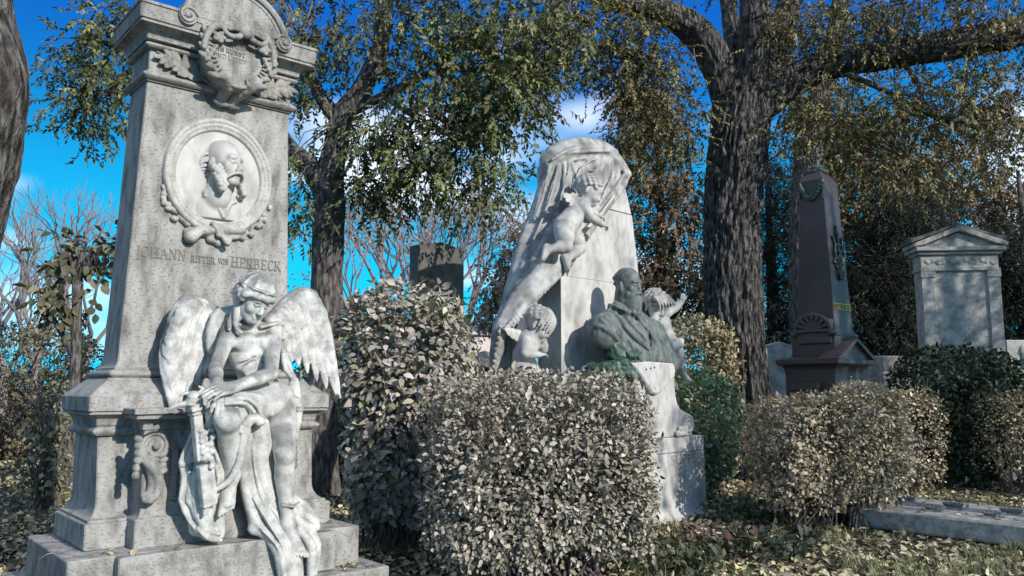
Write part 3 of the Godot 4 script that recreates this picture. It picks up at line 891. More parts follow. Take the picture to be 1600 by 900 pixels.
func build_angel() -> void:
	var base = Vector3(1.1, 1.26, -.1)
	var t = thing("angel_statue", "weathered white marble angel with wings seated against the tall pillar, leaning on a lyre", "statue", Vector3.ZERO, 0.0)
	place_in(t, monument_frame, base)
	var skin = .42
	lichen.seed = 5; lichen.frequency = 5.0; lichen.fractal_octaves = 4
	# --- body
	var c = Clay.new()
	var nk = Vector3(1.105, 1.83, -.15)
	c.ell(Vector3(1.115, 1.655, -.17), Vector3(.16, .2, .115), Vector3(-8, 8, 8))
	c.ell(Vector3(1.165, 1.475, -.2), Vector3(.118, .18, .095), Vector3(-4, 8, 10), .04)
	c.ell(Vector3(1.22, 1.33, -.21), Vector3(.16, .125, .13), Vector3(0, 8, 6), .045)
	c.ell(Vector3(1.035, 1.705, -.085), Vector3(.084, .062, .045), Vector3(-6, 4, 12), .022)
	c.ell(Vector3(1.19, 1.712, -.075), Vector3(.084, .062, .045), Vector3(-6, 10, -6), .022)
	c.cap(Vector3(1.118, 1.72, -.03), Vector3(1.135, 1.56, -.055), .008, .008, .03, true)       # the breastbone
	c.cap(Vector3(1.135, 1.58, -.075), Vector3(1.165, 1.4, -.085), .006, .006, .03, true)
	c.cap(Vector3(1.1, 1.6, -.07), Vector3(.99, 1.53, -.11), .008, .008, .03, true); c.cap(Vector3(1.15, 1.6, -.06), Vector3(1.27, 1.54, -.11), .008, .008, .03, true)
	c.ell(Vector3(1.1, 1.51, -.105), Vector3(.045, .05, .02), Vector3(0, 0, 8), .03); c.ell(Vector3(1.19, 1.51, -.1), Vector3(.045, .05, .02), Vector3(0, 0, 8), .03)
	c.ell(Vector3(1.166, 1.415, -.082), Vector3(.01, .013, .02), Vector3.ZERO, .015, true)
	c.cap(nk, Vector3(1.085, 1.93, -.085), .064, .06, .03)
	var shr = Vector3(.962, 1.785, -.16); var shl = Vector3(1.272, 1.795, -.14)
	c.cap(nk + Vector3(-.02, -.02, -.03), shr, .045, .056, .04); c.cap(nk + Vector3(.02, -.01, -.03), shl, .045, .056, .04)
	c.cap(Vector3(1.07, 1.815, -.075), Vector3(.96, 1.84, -.11), .016, .014, .025); c.cap(Vector3(1.145, 1.82, -.07), Vector3(1.27, 1.85, -.08), .016, .014, .025)
	# arms
	var elr = Vector3(0.805, 1.525, 0.020); var wrr = Vector3(0.730, 1.404, 0.250)
	c.chain([shr, shr.lerp(elr, .35), elr], [.06, .053, .043], .025)
	c.chain([elr, elr.lerp(wrr, .3), wrr], [.043, .046, .032], .015)
	var ell = Vector3(1.159, 1.491, 0.090); var wrl = Vector3(0.810, 1.396, 0.275)
	c.chain([shl, shl.lerp(ell, .35), ell], [.061, .056, .043], .025)
	c.chain([ell, ell.lerp(wrl, .3), wrl], [.045, .048, .032], .015)
	var hr = Vector3(0.692, 1.295, 0.340)
	c.hand(frame_from(wrr, hr - wrr, Vector3(-.1, .5, 1)), 1.28, 1, [22, 26, 30, 34], 35)
	var hl = Vector3(0.675, 1.373, 0.345)
	c.hand(frame_from(wrl, hl - wrl, Vector3(0, .75, .6)), 1.28, -1, [16, 14, 14, 18], 30)
	# legs
	var hpr = Vector3(1.12, 1.3, -.19); var knr = Vector3(0.780, 1.198, 0.300); var anr = Vector3(0.905, 0.840, 0.130)
	c.chain([hpr, hpr.lerp(knr, .5), knr], [.115, .105, .076], .035)
	c.ell(knr + Vector3(0, .005, .025), Vector3(.062, .068, .055), Vector3.ZERO, .04)
	c.chain([knr, knr.lerp(anr, .35) + Vector3(.01, 0, -.03), anr], [.068, .07, .04], .025)
	c.foot(frame_from(anr, Vector3(-.16, -.95, .36), Vector3(.05, .35, 1)), 1.3, -1)
	var hpl = Vector3(1.34, 1.29, -.17); var knl = Vector3(1.233, 0.964, 0.180); var anl = Vector3(1.301, 0.493, 0.120)
	c.chain([hpl, hpl.lerp(knl, .5), knl], [.118, .102, .07], .035)
	c.ell(knl + Vector3(-.005, .01, .035), Vector3(.052, .062, .045), Vector3.ZERO, .035)
	c.chain([knl, knl.lerp(anl, .33) + Vector3(.005, 0, -.03), anl], [.064, .067, .038], .025)
	var tl = Vector3(1.360, 0.314, 0.200)
	c.foot(frame_from(anl, tl - anl + Vector3(0, .06, 0), Vector3(0, .7, .7)), 1.3, 1)
	c.chain([anl + Vector3(-.06, .13, .04), anl + Vector3(.0, .12, .075), anl + Vector3(.06, .135, .03)], [.01, .012, .01], .01)       # the rims of the boots
	c.chain([anr + Vector3(-.06, .13, .06), anr + Vector3(.0, .12, .085), anr + Vector3(.06, .13, .04)], [.01, .012, .01], .01)
	# head, bowed and turned to his left
	var hb = Basis.from_euler(Vector3(deg_to_rad(29), deg_to_rad(14), deg_to_rad(-7)))
	var hc = Vector3(1.075, 2.005, -.045)
	var hd = Clay.new()
	hd.head(Transform3D(hb, hc), 1.3)
	hd.cap(hc + hb * Vector3(0, -.06, -.02), Vector3(1.09, 1.9, -.1), .061, .06, .02)
	carve_all("body", [[c, .009], [hd, .0052]], M.marble, t, skin)
	# --- hair: a smooth cap under a band, curls below it and locks on the shoulder
	var h = Clay.new()
	h.T = Transform3D(hb * 1.29, hc); h.S = 1.29
	h.ell(Vector3(0, .055, -.012), Vector3(.09, .082, .108))
	h.ell(Vector3(0, -.02, -.06), Vector3(.075, .075, .06), Vector3.ZERO, .03)
	var rng = RandomNumberGenerator.new(); rng.seed = 11
	for i in 26:
		var a = TAU * i / 26.0
		var p = Vector3(sin(a) * .088, .042 + .012 * cos(a), cos(a) * .104 - .012)
		var b = p + Vector3(rng.randf_range(-.008, .008), rng.randf_range(-.03, -.018), .004 * cos(a))
		h.ell(p.lerp(b, .5), Vector3(.017, .02, .015), Vector3(0, rad_to_deg(a), rng.randf_range(-40, 40)), .006)
		if cos(a) < .55:
			h.ell(b + Vector3(0, -.02, -.004), Vector3(.017, .021, .015), Vector3(0, rad_to_deg(a), rng.randf_range(-40, 40)), .006)
	for i in 24:
		var a = TAU * i / 24.0
		var p = Vector3(sin(a) * .094, .064 + .012 * cos(a), cos(a) * .112 - .012); var a2 = TAU * (i + 1) / 24.0
		h.cap(p, Vector3(sin(a2) * .094, .064 + .012 * cos(a2), cos(a2) * .112 - .012), .0055, .0055, .004)
	for i in 9:
		var a = TAU * (i / 9.0) + .3
		h.curve([Vector3(sin(a) * .02, .137, cos(a) * .02 - .02), Vector3(sin(a + .15) * .066, .11, cos(a + .15) * .074 - .015), Vector3(sin(a + .2) * .09, .068, cos(a + .2) * .106 - .012)], .006, .009, .012, 4)
	for x in [-1.0, 1.0]:
		h.ell(Vector3(x * .088, .03, .03), Vector3(.02, .03, .026), Vector3(0, 0, x * 30), .008)
		h.ell(Vector3(x * .098, .055, .0), Vector3(.016, .012, .018), Vector3(0, 0, x * 50), .006)
		h.ell(Vector3(x * .1, .025, -.012), Vector3(.017, .022, .018), Vector3(0, 0, 0), .006)
	h.T = Transform3D(); h.S = 1.0
	h.curve([Vector3(.985, 1.98, -.08), Vector3(.97, 1.9, -.07), Vector3(.955, 1.82, -.05), Vector3(.985, 1.77, -.03)], .03, .014, .01, 6)
	h.curve([Vector3(1.0, 1.97, -.1), Vector3(.96, 1.88, -.12), Vector3(.93, 1.83, -.09), Vector3(.92, 1.79, -.07)], .032, .014, .01, 6)
	carve("hair", h, .0075, M.marble, t, skin)
	# --- wings
	var w = Clay.new()
	var roots = [Vector3(0.956, 1.921, -0.400), Vector3(0.882, 1.962, -0.400), Vector3(0.778, 2.000, -0.400), Vector3(0.701, 1.964, -0.390), Vector3(0.650, 1.866, -0.380), Vector3(0.621, 1.759, -0.360)]
	var tips = [Vector3(0.930, 1.622, -0.360), Vector3(0.879, 1.525, -0.340), Vector3(0.794, 1.396, -0.300), Vector3(0.685, 1.300, -0.250), Vector3(0.624, 1.265, -0.230), Vector3(0.593, 1.447, -0.280)]
	feathers(w, roots, tips, 9, [[.0, 1.0, .055, .0], [-.02, .8, .05, .018], [-.02, .56, .045, .036], [-.02, .42, .04, .05], [-.02, .28, .035, .062], [-.03, .15, .03, .072]], Vector3(-.25, .0, .97), .018)
	w.curve([roots[0] + Vector3(.05, -.03, -.02), roots[1], roots[2], roots[3], roots[4]], .05, .035, .03, 10)
	w.curve([roots[3], Vector3(0.593, 1.700, -0.370), Vector3(0.587, 1.515, -0.330), Vector3(0.621, 1.258, -0.230)], .03, .012, .02, 8, .022)
	carve("wing", w, .009, M.marble, t, skin)
	w = Clay.new()
	roots = [Vector3(1.413, 1.948, -0.400), Vector3(1.498, 2.050, -0.400), Vector3(1.599, 2.120, -0.410), Vector3(1.692, 2.111, -0.410), Vector3(1.755, 2.014, -0.400), Vector3(1.778, 1.888, -0.380)]
	tips = [Vector3(1.484, 1.617, -0.380), Vector3(1.551, 1.574, -0.360), Vector3(1.655, 1.498, -0.340), Vector3(1.770, 1.395, -0.310), Vector3(1.887, 1.324, -0.280), Vector3(1.863, 1.382, -0.280)]
	feathers(w, roots, tips, 9, [[.0, 1.0, .04, .0], [-.02, .84, .04, .014], [-.02, .6, .042, .03], [-.02, .45, .04, .044], [-.02, .3, .036, .056], [-.03, .16, .03, .066]], Vector3(-.1, .0, .99), .018)
	w.curve([roots[0] + Vector3(-.06, -.06, .02), roots[1], roots[2], roots[3], roots[4]], .05, .035, .03, 10)
	w.curve([roots[4], Vector3(1.805, 1.770, -0.370), Vector3(1.827, 1.558, -0.330), Vector3(1.891, 1.321, -0.280)], .028, .012, .02, 8)
	carve("wing", w, .009, M.marble, t, skin)
	# --- cloth over the lap, hanging beside and between the legs and over the step
	var d = Clay.new()
	d.chain([Vector3(1.34, 1.31, -.2), Vector3(1.2, 1.3, -.08), Vector3(1.0, 1.27, .06), Vector3(0.822, 1.300, 0.220)], [.13, .135, .115, .08], .04)
	for f in [[Vector3(0.759, 1.319, 0.330), Vector3(0.904, 1.332, 0.270), Vector3(1.031, 1.261, 0.200), Vector3(1.073, 1.166, 0.170)], [Vector3(0.756, 1.300, 0.340), Vector3(0.885, 1.301, 0.300), Vector3(0.976, 1.241, 0.250), Vector3(1.019, 1.173, 0.200)], [Vector3(0.804, 1.341, 0.260), Vector3(0.980, 1.356, 0.160), Vector3(1.152, 1.309, 0.060), Vector3(1.188, 1.217, 0.060)],
			[Vector3(0.872, 1.360, 0.200), Vector3(1.068, 1.386, 0.060), Vector3(1.259, 1.416, -0.040)], [Vector3(0.965, 1.364, 0.120), Vector3(1.009, 1.282, 0.170), Vector3(1.131, 1.152, 0.120)]]:
		d.curve(f, .016, .016, .012, 7)
	# between the legs
	for f in [[Vector3(0.892, 1.271, 0.250), Vector3(0.991, 1.091, 0.140), Vector3(1.045, 0.878, 0.070), Vector3(1.096, 0.697, 0.060), Vector3(1.209, 0.540, 0.070), Vector3(1.271, 0.460, 0.080)], [Vector3(1.016, 1.166, 0.200), Vector3(1.081, 0.937, 0.100), Vector3(1.150, 0.737, 0.060), Vector3(1.228, 0.581, 0.060), Vector3(1.280, 0.494, 0.060)],
			[Vector3(1.096, 1.169, 0.160), Vector3(1.174, 0.930, 0.060), Vector3(1.235, 0.743, 0.030), Vector3(1.266, 0.590, 0.040)], [Vector3(1.065, 1.163, 0.160), Vector3(1.124, 0.934, 0.090), Vector3(1.194, 0.748, 0.050), Vector3(1.257, 0.562, 0.050)], [Vector3(0.970, 1.121, 0.150), Vector3(1.006, 0.909, 0.060), Vector3(1.033, 0.730, 0.040), Vector3(1.078, 0.579, 0.040), Vector3(1.098, 0.459, 0.040)],
			[Vector3(1.027, 0.760, 0.050), Vector3(1.064, 0.610, 0.050), Vector3(1.136, 0.472, 0.060), Vector3(1.216, 0.395, 0.100), Vector3(1.250, 0.265, 0.140), Vector3(1.308, 0.139, 0.130)], [Vector3(1.045, 0.789, 0.060), Vector3(1.126, 0.622, 0.070), Vector3(1.230, 0.467, 0.100), Vector3(1.297, 0.318, 0.140), Vector3(1.352, 0.134, 0.140)],
			[Vector3(1.271, 0.460, 0.080), Vector3(1.317, 0.343, 0.130), Vector3(1.371, 0.218, 0.130), Vector3(1.396, 0.109, 0.120)], [Vector3(1.082, 0.476, 0.040), Vector3(1.181, 0.417, 0.070), Vector3(1.229, 0.325, 0.130), Vector3(1.281, 0.126, 0.120)],
			[Vector3(1.394, 0.449, 0.100), Vector3(1.467, 0.325, 0.130), Vector3(1.484, 0.124, 0.110)], [Vector3(1.446, 0.456, 0.080), Vector3(1.519, 0.344, 0.100), Vector3(1.506, 0.135, 0.100)]]:
		d.curve(f, .027, .03, .013, 9, .036)
	for f in [[Vector3(1.015, 1.062, 0.160), Vector3(1.055, 0.867, 0.120), Vector3(1.107, 0.700, 0.105), Vector3(1.215, 0.529, 0.110)], [Vector3(1.068, 0.673, 0.090), Vector3(1.155, 0.522, 0.120), Vector3(1.249, 0.357, 0.170), Vector3(1.305, 0.146, 0.170)], [Vector3(1.081, 1.058, 0.150), Vector3(1.143, 0.860, 0.100), Vector3(1.213, 0.660, 0.085)], [Vector3(1.118, 0.479, 0.100), Vector3(1.211, 0.361, 0.165), Vector3(1.269, 0.149, 0.160)]]:
		d.curve(f, .008, .01, .016, 8)
	for f in [[Vector3(1.337, 0.666, 0.030), Vector3(1.415, 0.562, 0.050), Vector3(1.515, 0.492, 0.060), Vector3(1.533, 0.439, 0.080)], [Vector3(1.352, 0.582, 0.040), Vector3(1.402, 0.491, 0.080), Vector3(1.501, 0.436, 0.090)], [Vector3(1.369, 0.522, 0.060), Vector3(1.433, 0.444, 0.090), Vector3(1.395, 0.419, 0.100)], [Vector3(1.386, 0.636, -0.000), Vector3(1.463, 0.585, 0.020), Vector3(1.546, 0.473, 0.050)]]:
		d.curve(f, .03, .03, .015, 6)
	# beside the right leg, under the lyre
	for f in [[Vector3(0.669, 1.107, 0.070), Vector3(0.642, 0.930, 0.050), Vector3(0.647, 0.759, 0.020), Vector3(0.690, 0.586, 0.020), Vector3(0.782, 0.464, 0.040)], [Vector3(0.707, 1.144, 0.140), Vector3(0.699, 0.931, 0.110), Vector3(0.699, 0.704, 0.080), Vector3(0.738, 0.545, 0.070), Vector3(0.822, 0.452, 0.070)],
			[Vector3(0.763, 1.071, 0.140), Vector3(0.791, 0.882, 0.100), Vector3(0.815, 0.692, 0.060), Vector3(0.832, 0.561, 0.050), Vector3(0.863, 0.456, 0.050)], [Vector3(0.806, 1.026, 0.140), Vector3(0.837, 0.851, 0.100), Vector3(0.852, 0.689, 0.060)], [Vector3(0.749, 1.027, 0.100), Vector3(0.766, 0.811, 0.080), Vector3(0.780, 0.583, 0.070), Vector3(0.802, 0.495, 0.060)],
			[Vector3(0.713, 1.026, 0.060), Vector3(0.690, 0.827, 0.030), Vector3(0.709, 0.640, 0.020), Vector3(0.762, 0.510, 0.030)]]:
		d.curve(f, .026, .03, .012, 8, .034)
	for f in [[Vector3(0.715, 1.068, 0.030), Vector3(0.701, 0.809, -0.000), Vector3(0.737, 0.508, -0.000)], [Vector3(0.785, 1.036, 0.040), Vector3(0.786, 0.775, 0.010), Vector3(0.811, 0.475, 0.020)], [Vector3(0.832, 0.977, 0.060), Vector3(0.847, 0.743, 0.030), Vector3(0.858, 0.485, 0.030)]]: d.curve(f, .045, .05, .02, 6)
	for f in [[Vector3(0.642, 1.102, 0.100), Vector3(0.594, 0.922, 0.060), Vector3(0.674, 0.960, 0.100), Vector3(0.703, 1.001, 0.110)], [Vector3(0.598, 0.916, 0.050), Vector3(0.623, 0.826, 0.050), Vector3(0.610, 0.708, 0.040), Vector3(0.665, 0.580, 0.040), Vector3(0.738, 0.485, 0.060), Vector3(0.848, 0.439, 0.080)], [Vector3(0.667, 0.706, 0.070), Vector3(0.701, 0.591, 0.070), Vector3(0.791, 0.500, 0.090), Vector3(0.849, 0.474, 0.100)],
			[Vector3(0.681, 0.931, 0.100), Vector3(0.680, 0.789, 0.075), Vector3(0.726, 0.590, 0.080)], [Vector3(0.634, 0.891, 0.080), Vector3(0.662, 0.818, 0.070), Vector3(0.650, 0.692, 0.060), Vector3(0.698, 0.647, 0.070)], [Vector3(0.718, 0.519, 0.070), Vector3(0.778, 0.452, 0.090), Vector3(0.859, 0.433, 0.090)], [Vector3(0.786, 0.900, 0.150), Vector3(0.812, 0.812, 0.130), Vector3(0.801, 0.755, 0.110)], [Vector3(0.742, 1.073, 0.170), Vector3(0.799, 0.928, 0.150), Vector3(0.838, 0.824, 0.120)]]:
		d.curve(f, .014, .014, .008, 8)
	# mantle behind the shoulder, sash tail by the hip
	d.curve([Vector3(1.053, 1.959, -0.200), Vector3(0.977, 1.931, -0.220), Vector3(0.909, 1.908, -0.260), Vector3(0.873, 1.788, -0.260), Vector3(0.881, 1.670, -0.260)], .03, .04, .02, 8)
	d.curve([Vector3(0.983, 1.918, -0.160), Vector3(0.930, 1.895, -0.220), Vector3(0.895, 1.788, -0.240), Vector3(0.887, 1.693, -0.240)], .02, .03, .015, 8)
	d.curve([Vector3(1.396, 1.636, -0.240), Vector3(1.401, 1.524, -0.200), Vector3(1.477, 1.451, -0.200), Vector3(1.484, 1.340, -0.180), Vector3(1.492, 1.218, -0.160)], .018, .03, .015, 8)
	d.curve([Vector3(1.427, 1.613, -0.260), Vector3(1.461, 1.501, -0.240), Vector3(1.459, 1.389, -0.200), Vector3(1.469, 1.218, -0.180)], .02, .03, .015, 8)
	d.curve([Vector3(1.437, 1.304, -0.100), Vector3(1.449, 1.192, -0.080), Vector3(1.435, 1.097, -0.080), Vector3(1.439, 1.016, -0.100)], .035, .02, .015, 6)
	d.clip_z = -.5
	carve("drapery", d, .009, M.marble, t, .7)
	# --- lyre: straight carved arm with a mask on top, soundboard point below, curved arm with a knob
	var l = Clay.new()
	var a0 = Vector3(0.615, 1.268, 0.220); var a1 = Vector3(0.665, 0.953, 0.200); var a2 = Vector3(0.730, 0.639, 0.150)
	var lb = frame_from(a0, a1 - a0, Vector3(.25, 0, 1))
	l.boxb((a0 + a1) * .5, Vector3(.032, .024, (a1 - a0).length() * .52), lb.basis, .006, .004)
	var l2 = frame_from(a1, a2 - a1, Vector3(.25, 0, 1))
	l.boxb((a1 + a2) * .5 + Vector3(.025, 0, 0), Vector3(.052, .026, (a2 - a1).length() * .42), l2.basis, .008, .006)
	l.cap(Vector3(0.741, 0.707, 0.150), Vector3(0.726, 0.614, 0.150), .042, .012, .01)
	l.boxb(a0, Vector3(.05, .04, .014), lb.basis, .006, .004); l.boxb(a0 + (a1 - a0).normalized() * .03, Vector3(.042, .033, .008), lb.basis, .004, .004)
	var m0 = Vector3(0.603, 1.310, 0.220)
	l.ell(m0, Vector3(.055, .055, .045)); l.ell(m0 + Vector3(-.01, .035, .02), Vector3(.04, .035, .035), Vector3.ZERO, .01); l.ell(m0 + Vector3(-.03, -.01, .035), Vector3(.03, .02, .025), Vector3.ZERO, .008)
	l.curve([m0 + Vector3(-.02, .05, 0), m0 + Vector3(-.06, .055, .01), m0 + Vector3(-.085, .04, .01)], .016, .008, .008, 4)
	l.curve([m0 + Vector3(.02, .05, 0), m0 + Vector3(.05, .08, .01), m0 + Vector3(.02, .095, .01)], .014, .007, .008, 4)
	l.curve([m0 + Vector3(-.05, -.01, .02), m0 + Vector3(-.11, -.02, .01), m0 + Vector3(-.15, -.045, .0)], .02, .012, .01, 5)
	for i in 11:
		var p = a0.lerp(a1, .42 + i * .055) + Vector3(.012 + .022 * (i % 2), 0, .028)
		l.ell(p, Vector3(.022, .018, .016), Vector3(0, 0, 37.0 * i), .006)
	# the second, round arm behind the hand, with leaves
	l.curve([Vector3(0.693, 1.246, 0.260), Vector3(0.716, 1.160, 0.200), Vector3(0.735, 1.059, 0.170), Vector3(0.721, 0.975, 0.160)], .028, .026, .012, 6)
	for i in 6:
		l.ell(Vector3(0.716, 1.140, 0.220) + Vector3(.01 * (i % 2), -.045 * i, .01), Vector3(.024, .02, .018), Vector3(0, 0, 50.0 * i), .006)
	l.curve([Vector3(1.024, 1.184, 0.250), Vector3(0.961, 1.205, 0.270), Vector3(0.923, 1.149, 0.260), Vector3(0.911, 1.027, 0.240), Vector3(0.900, 0.912, 0.220), Vector3(0.862, 0.813, 0.190), Vector3(0.785, 0.762, 0.150)], .034, .02, .012, 14)
	l.ell(Vector3(1.008, 1.179, 0.260), Vector3(.035, .032, .032), Vector3.ZERO, .01)
	for f in [[Vector3(0.895, 1.145, 0.260), Vector3(0.939, 1.124, 0.260)], [Vector3(0.892, 1.125, 0.260), Vector3(0.935, 1.104, 0.260)]]:
		l.cap(f[0], f[1], .019, .019, .006)
	carve("lyre", l, .0075, M.marble, t, .6)

# ---------------------------------------------------------------- the draped white marble monument with the bronze bust
func child(c: Clay, j: Dictionary, s: float) -> void:            # a small plump body from its joints
	c.ell(j.chest, Vector3(.092, .1, .078) * s, j.get("turn", Vector3.ZERO), .04)
	c.ell(j.belly, Vector3(.09, .095, .085) * s, j.get("turn", Vector3.ZERO), .05)
	c.ell(j.hips, Vector3(.095, .082, .085) * s, j.get("turn", Vector3.ZERO), .05)
	c.cap(j.chest.lerp(j.neck, .4), j.neck, .05 * s, .04 * s, .03)
	for k in ["l", "r"]:
		if j.has("sh" + k):
			c.chain([j["sh" + k], j["sh" + k].lerp(j["el" + k], .4), j["el" + k]], [.042 * s, .04 * s, .033 * s], .03)
			c.chain([j["el" + k], j["el" + k].lerp(j["wr" + k], .35), j["wr" + k]], [.034 * s, .037 * s, .023 * s], .015)
			var d = (j["wr" + k] - j["el" + k]).normalized()
			c.hand(frame_from(j["wr" + k], j.get("ha" + k, d), Vector3(.1, 1, .3)), s * .62, 1 if k == "r" else -1, j.get("curl", [28, 32, 34, 36]), 40)
		if j.has("kn" + k):
			c.chain([j["hi" + k], j["hi" + k].lerp(j["kn" + k], .45), j["kn" + k]], [.078 * s, .072 * s, .047 * s], .04)
			c.chain([j["kn" + k], j["kn" + k].lerp(j["an" + k], .35), j["an" + k]], [.047 * s, .05 * s, .028 * s], .02)
			c.foot(frame_from(j["an" + k], j["to" + k], j["kn" + k] - j["an" + k]), s * .68, 1)

func curls(c: Clay, at: Transform3D, s: float, n: int, sd: int, size = .026) -> void:
	c.T = Transform3D(at.basis * s, at.origin); c.S = s
	var rg = RandomNumberGenerator.new(); rg.seed = sd
	c.ell(Vector3(0, .05, -.03), Vector3(.088, .08, .09), Vector3.ZERO, .02)
	for i in n:
		var u = (i + .5) / n; var y = 1.0 - u * 1.25; var a = i * 2.39996
		var rr = sqrt(maxf(0, 1 - y * y))
		var p = Vector3(cos(a) * rr * .088, .04 + y * .09, sin(a) * rr * .1 - .018)
		if p.z > .055 and p.y < .07: continue
		c.ell(p, Vector3(size, size * rg.randf_range(.55, .8), size * .8), Vector3(rg.randf_range(-60, 60), rad_to_deg(a), rg.randf_range(-70, 70)), .006)
	c.T = Transform3D(); c.S = 1.0

func little_wing(c: Clay, root: Vector3, dirs: Array, w: float) -> void:
	for d in dirs:
		var l = d.length(); var n = d / l; var side = Vector3(0, 0, 1).cross(n).normalized()
		c.ellb(root + d * .5, Vector3(l * .55, w, .018), Basis(n, side, n.cross(side)), .005)

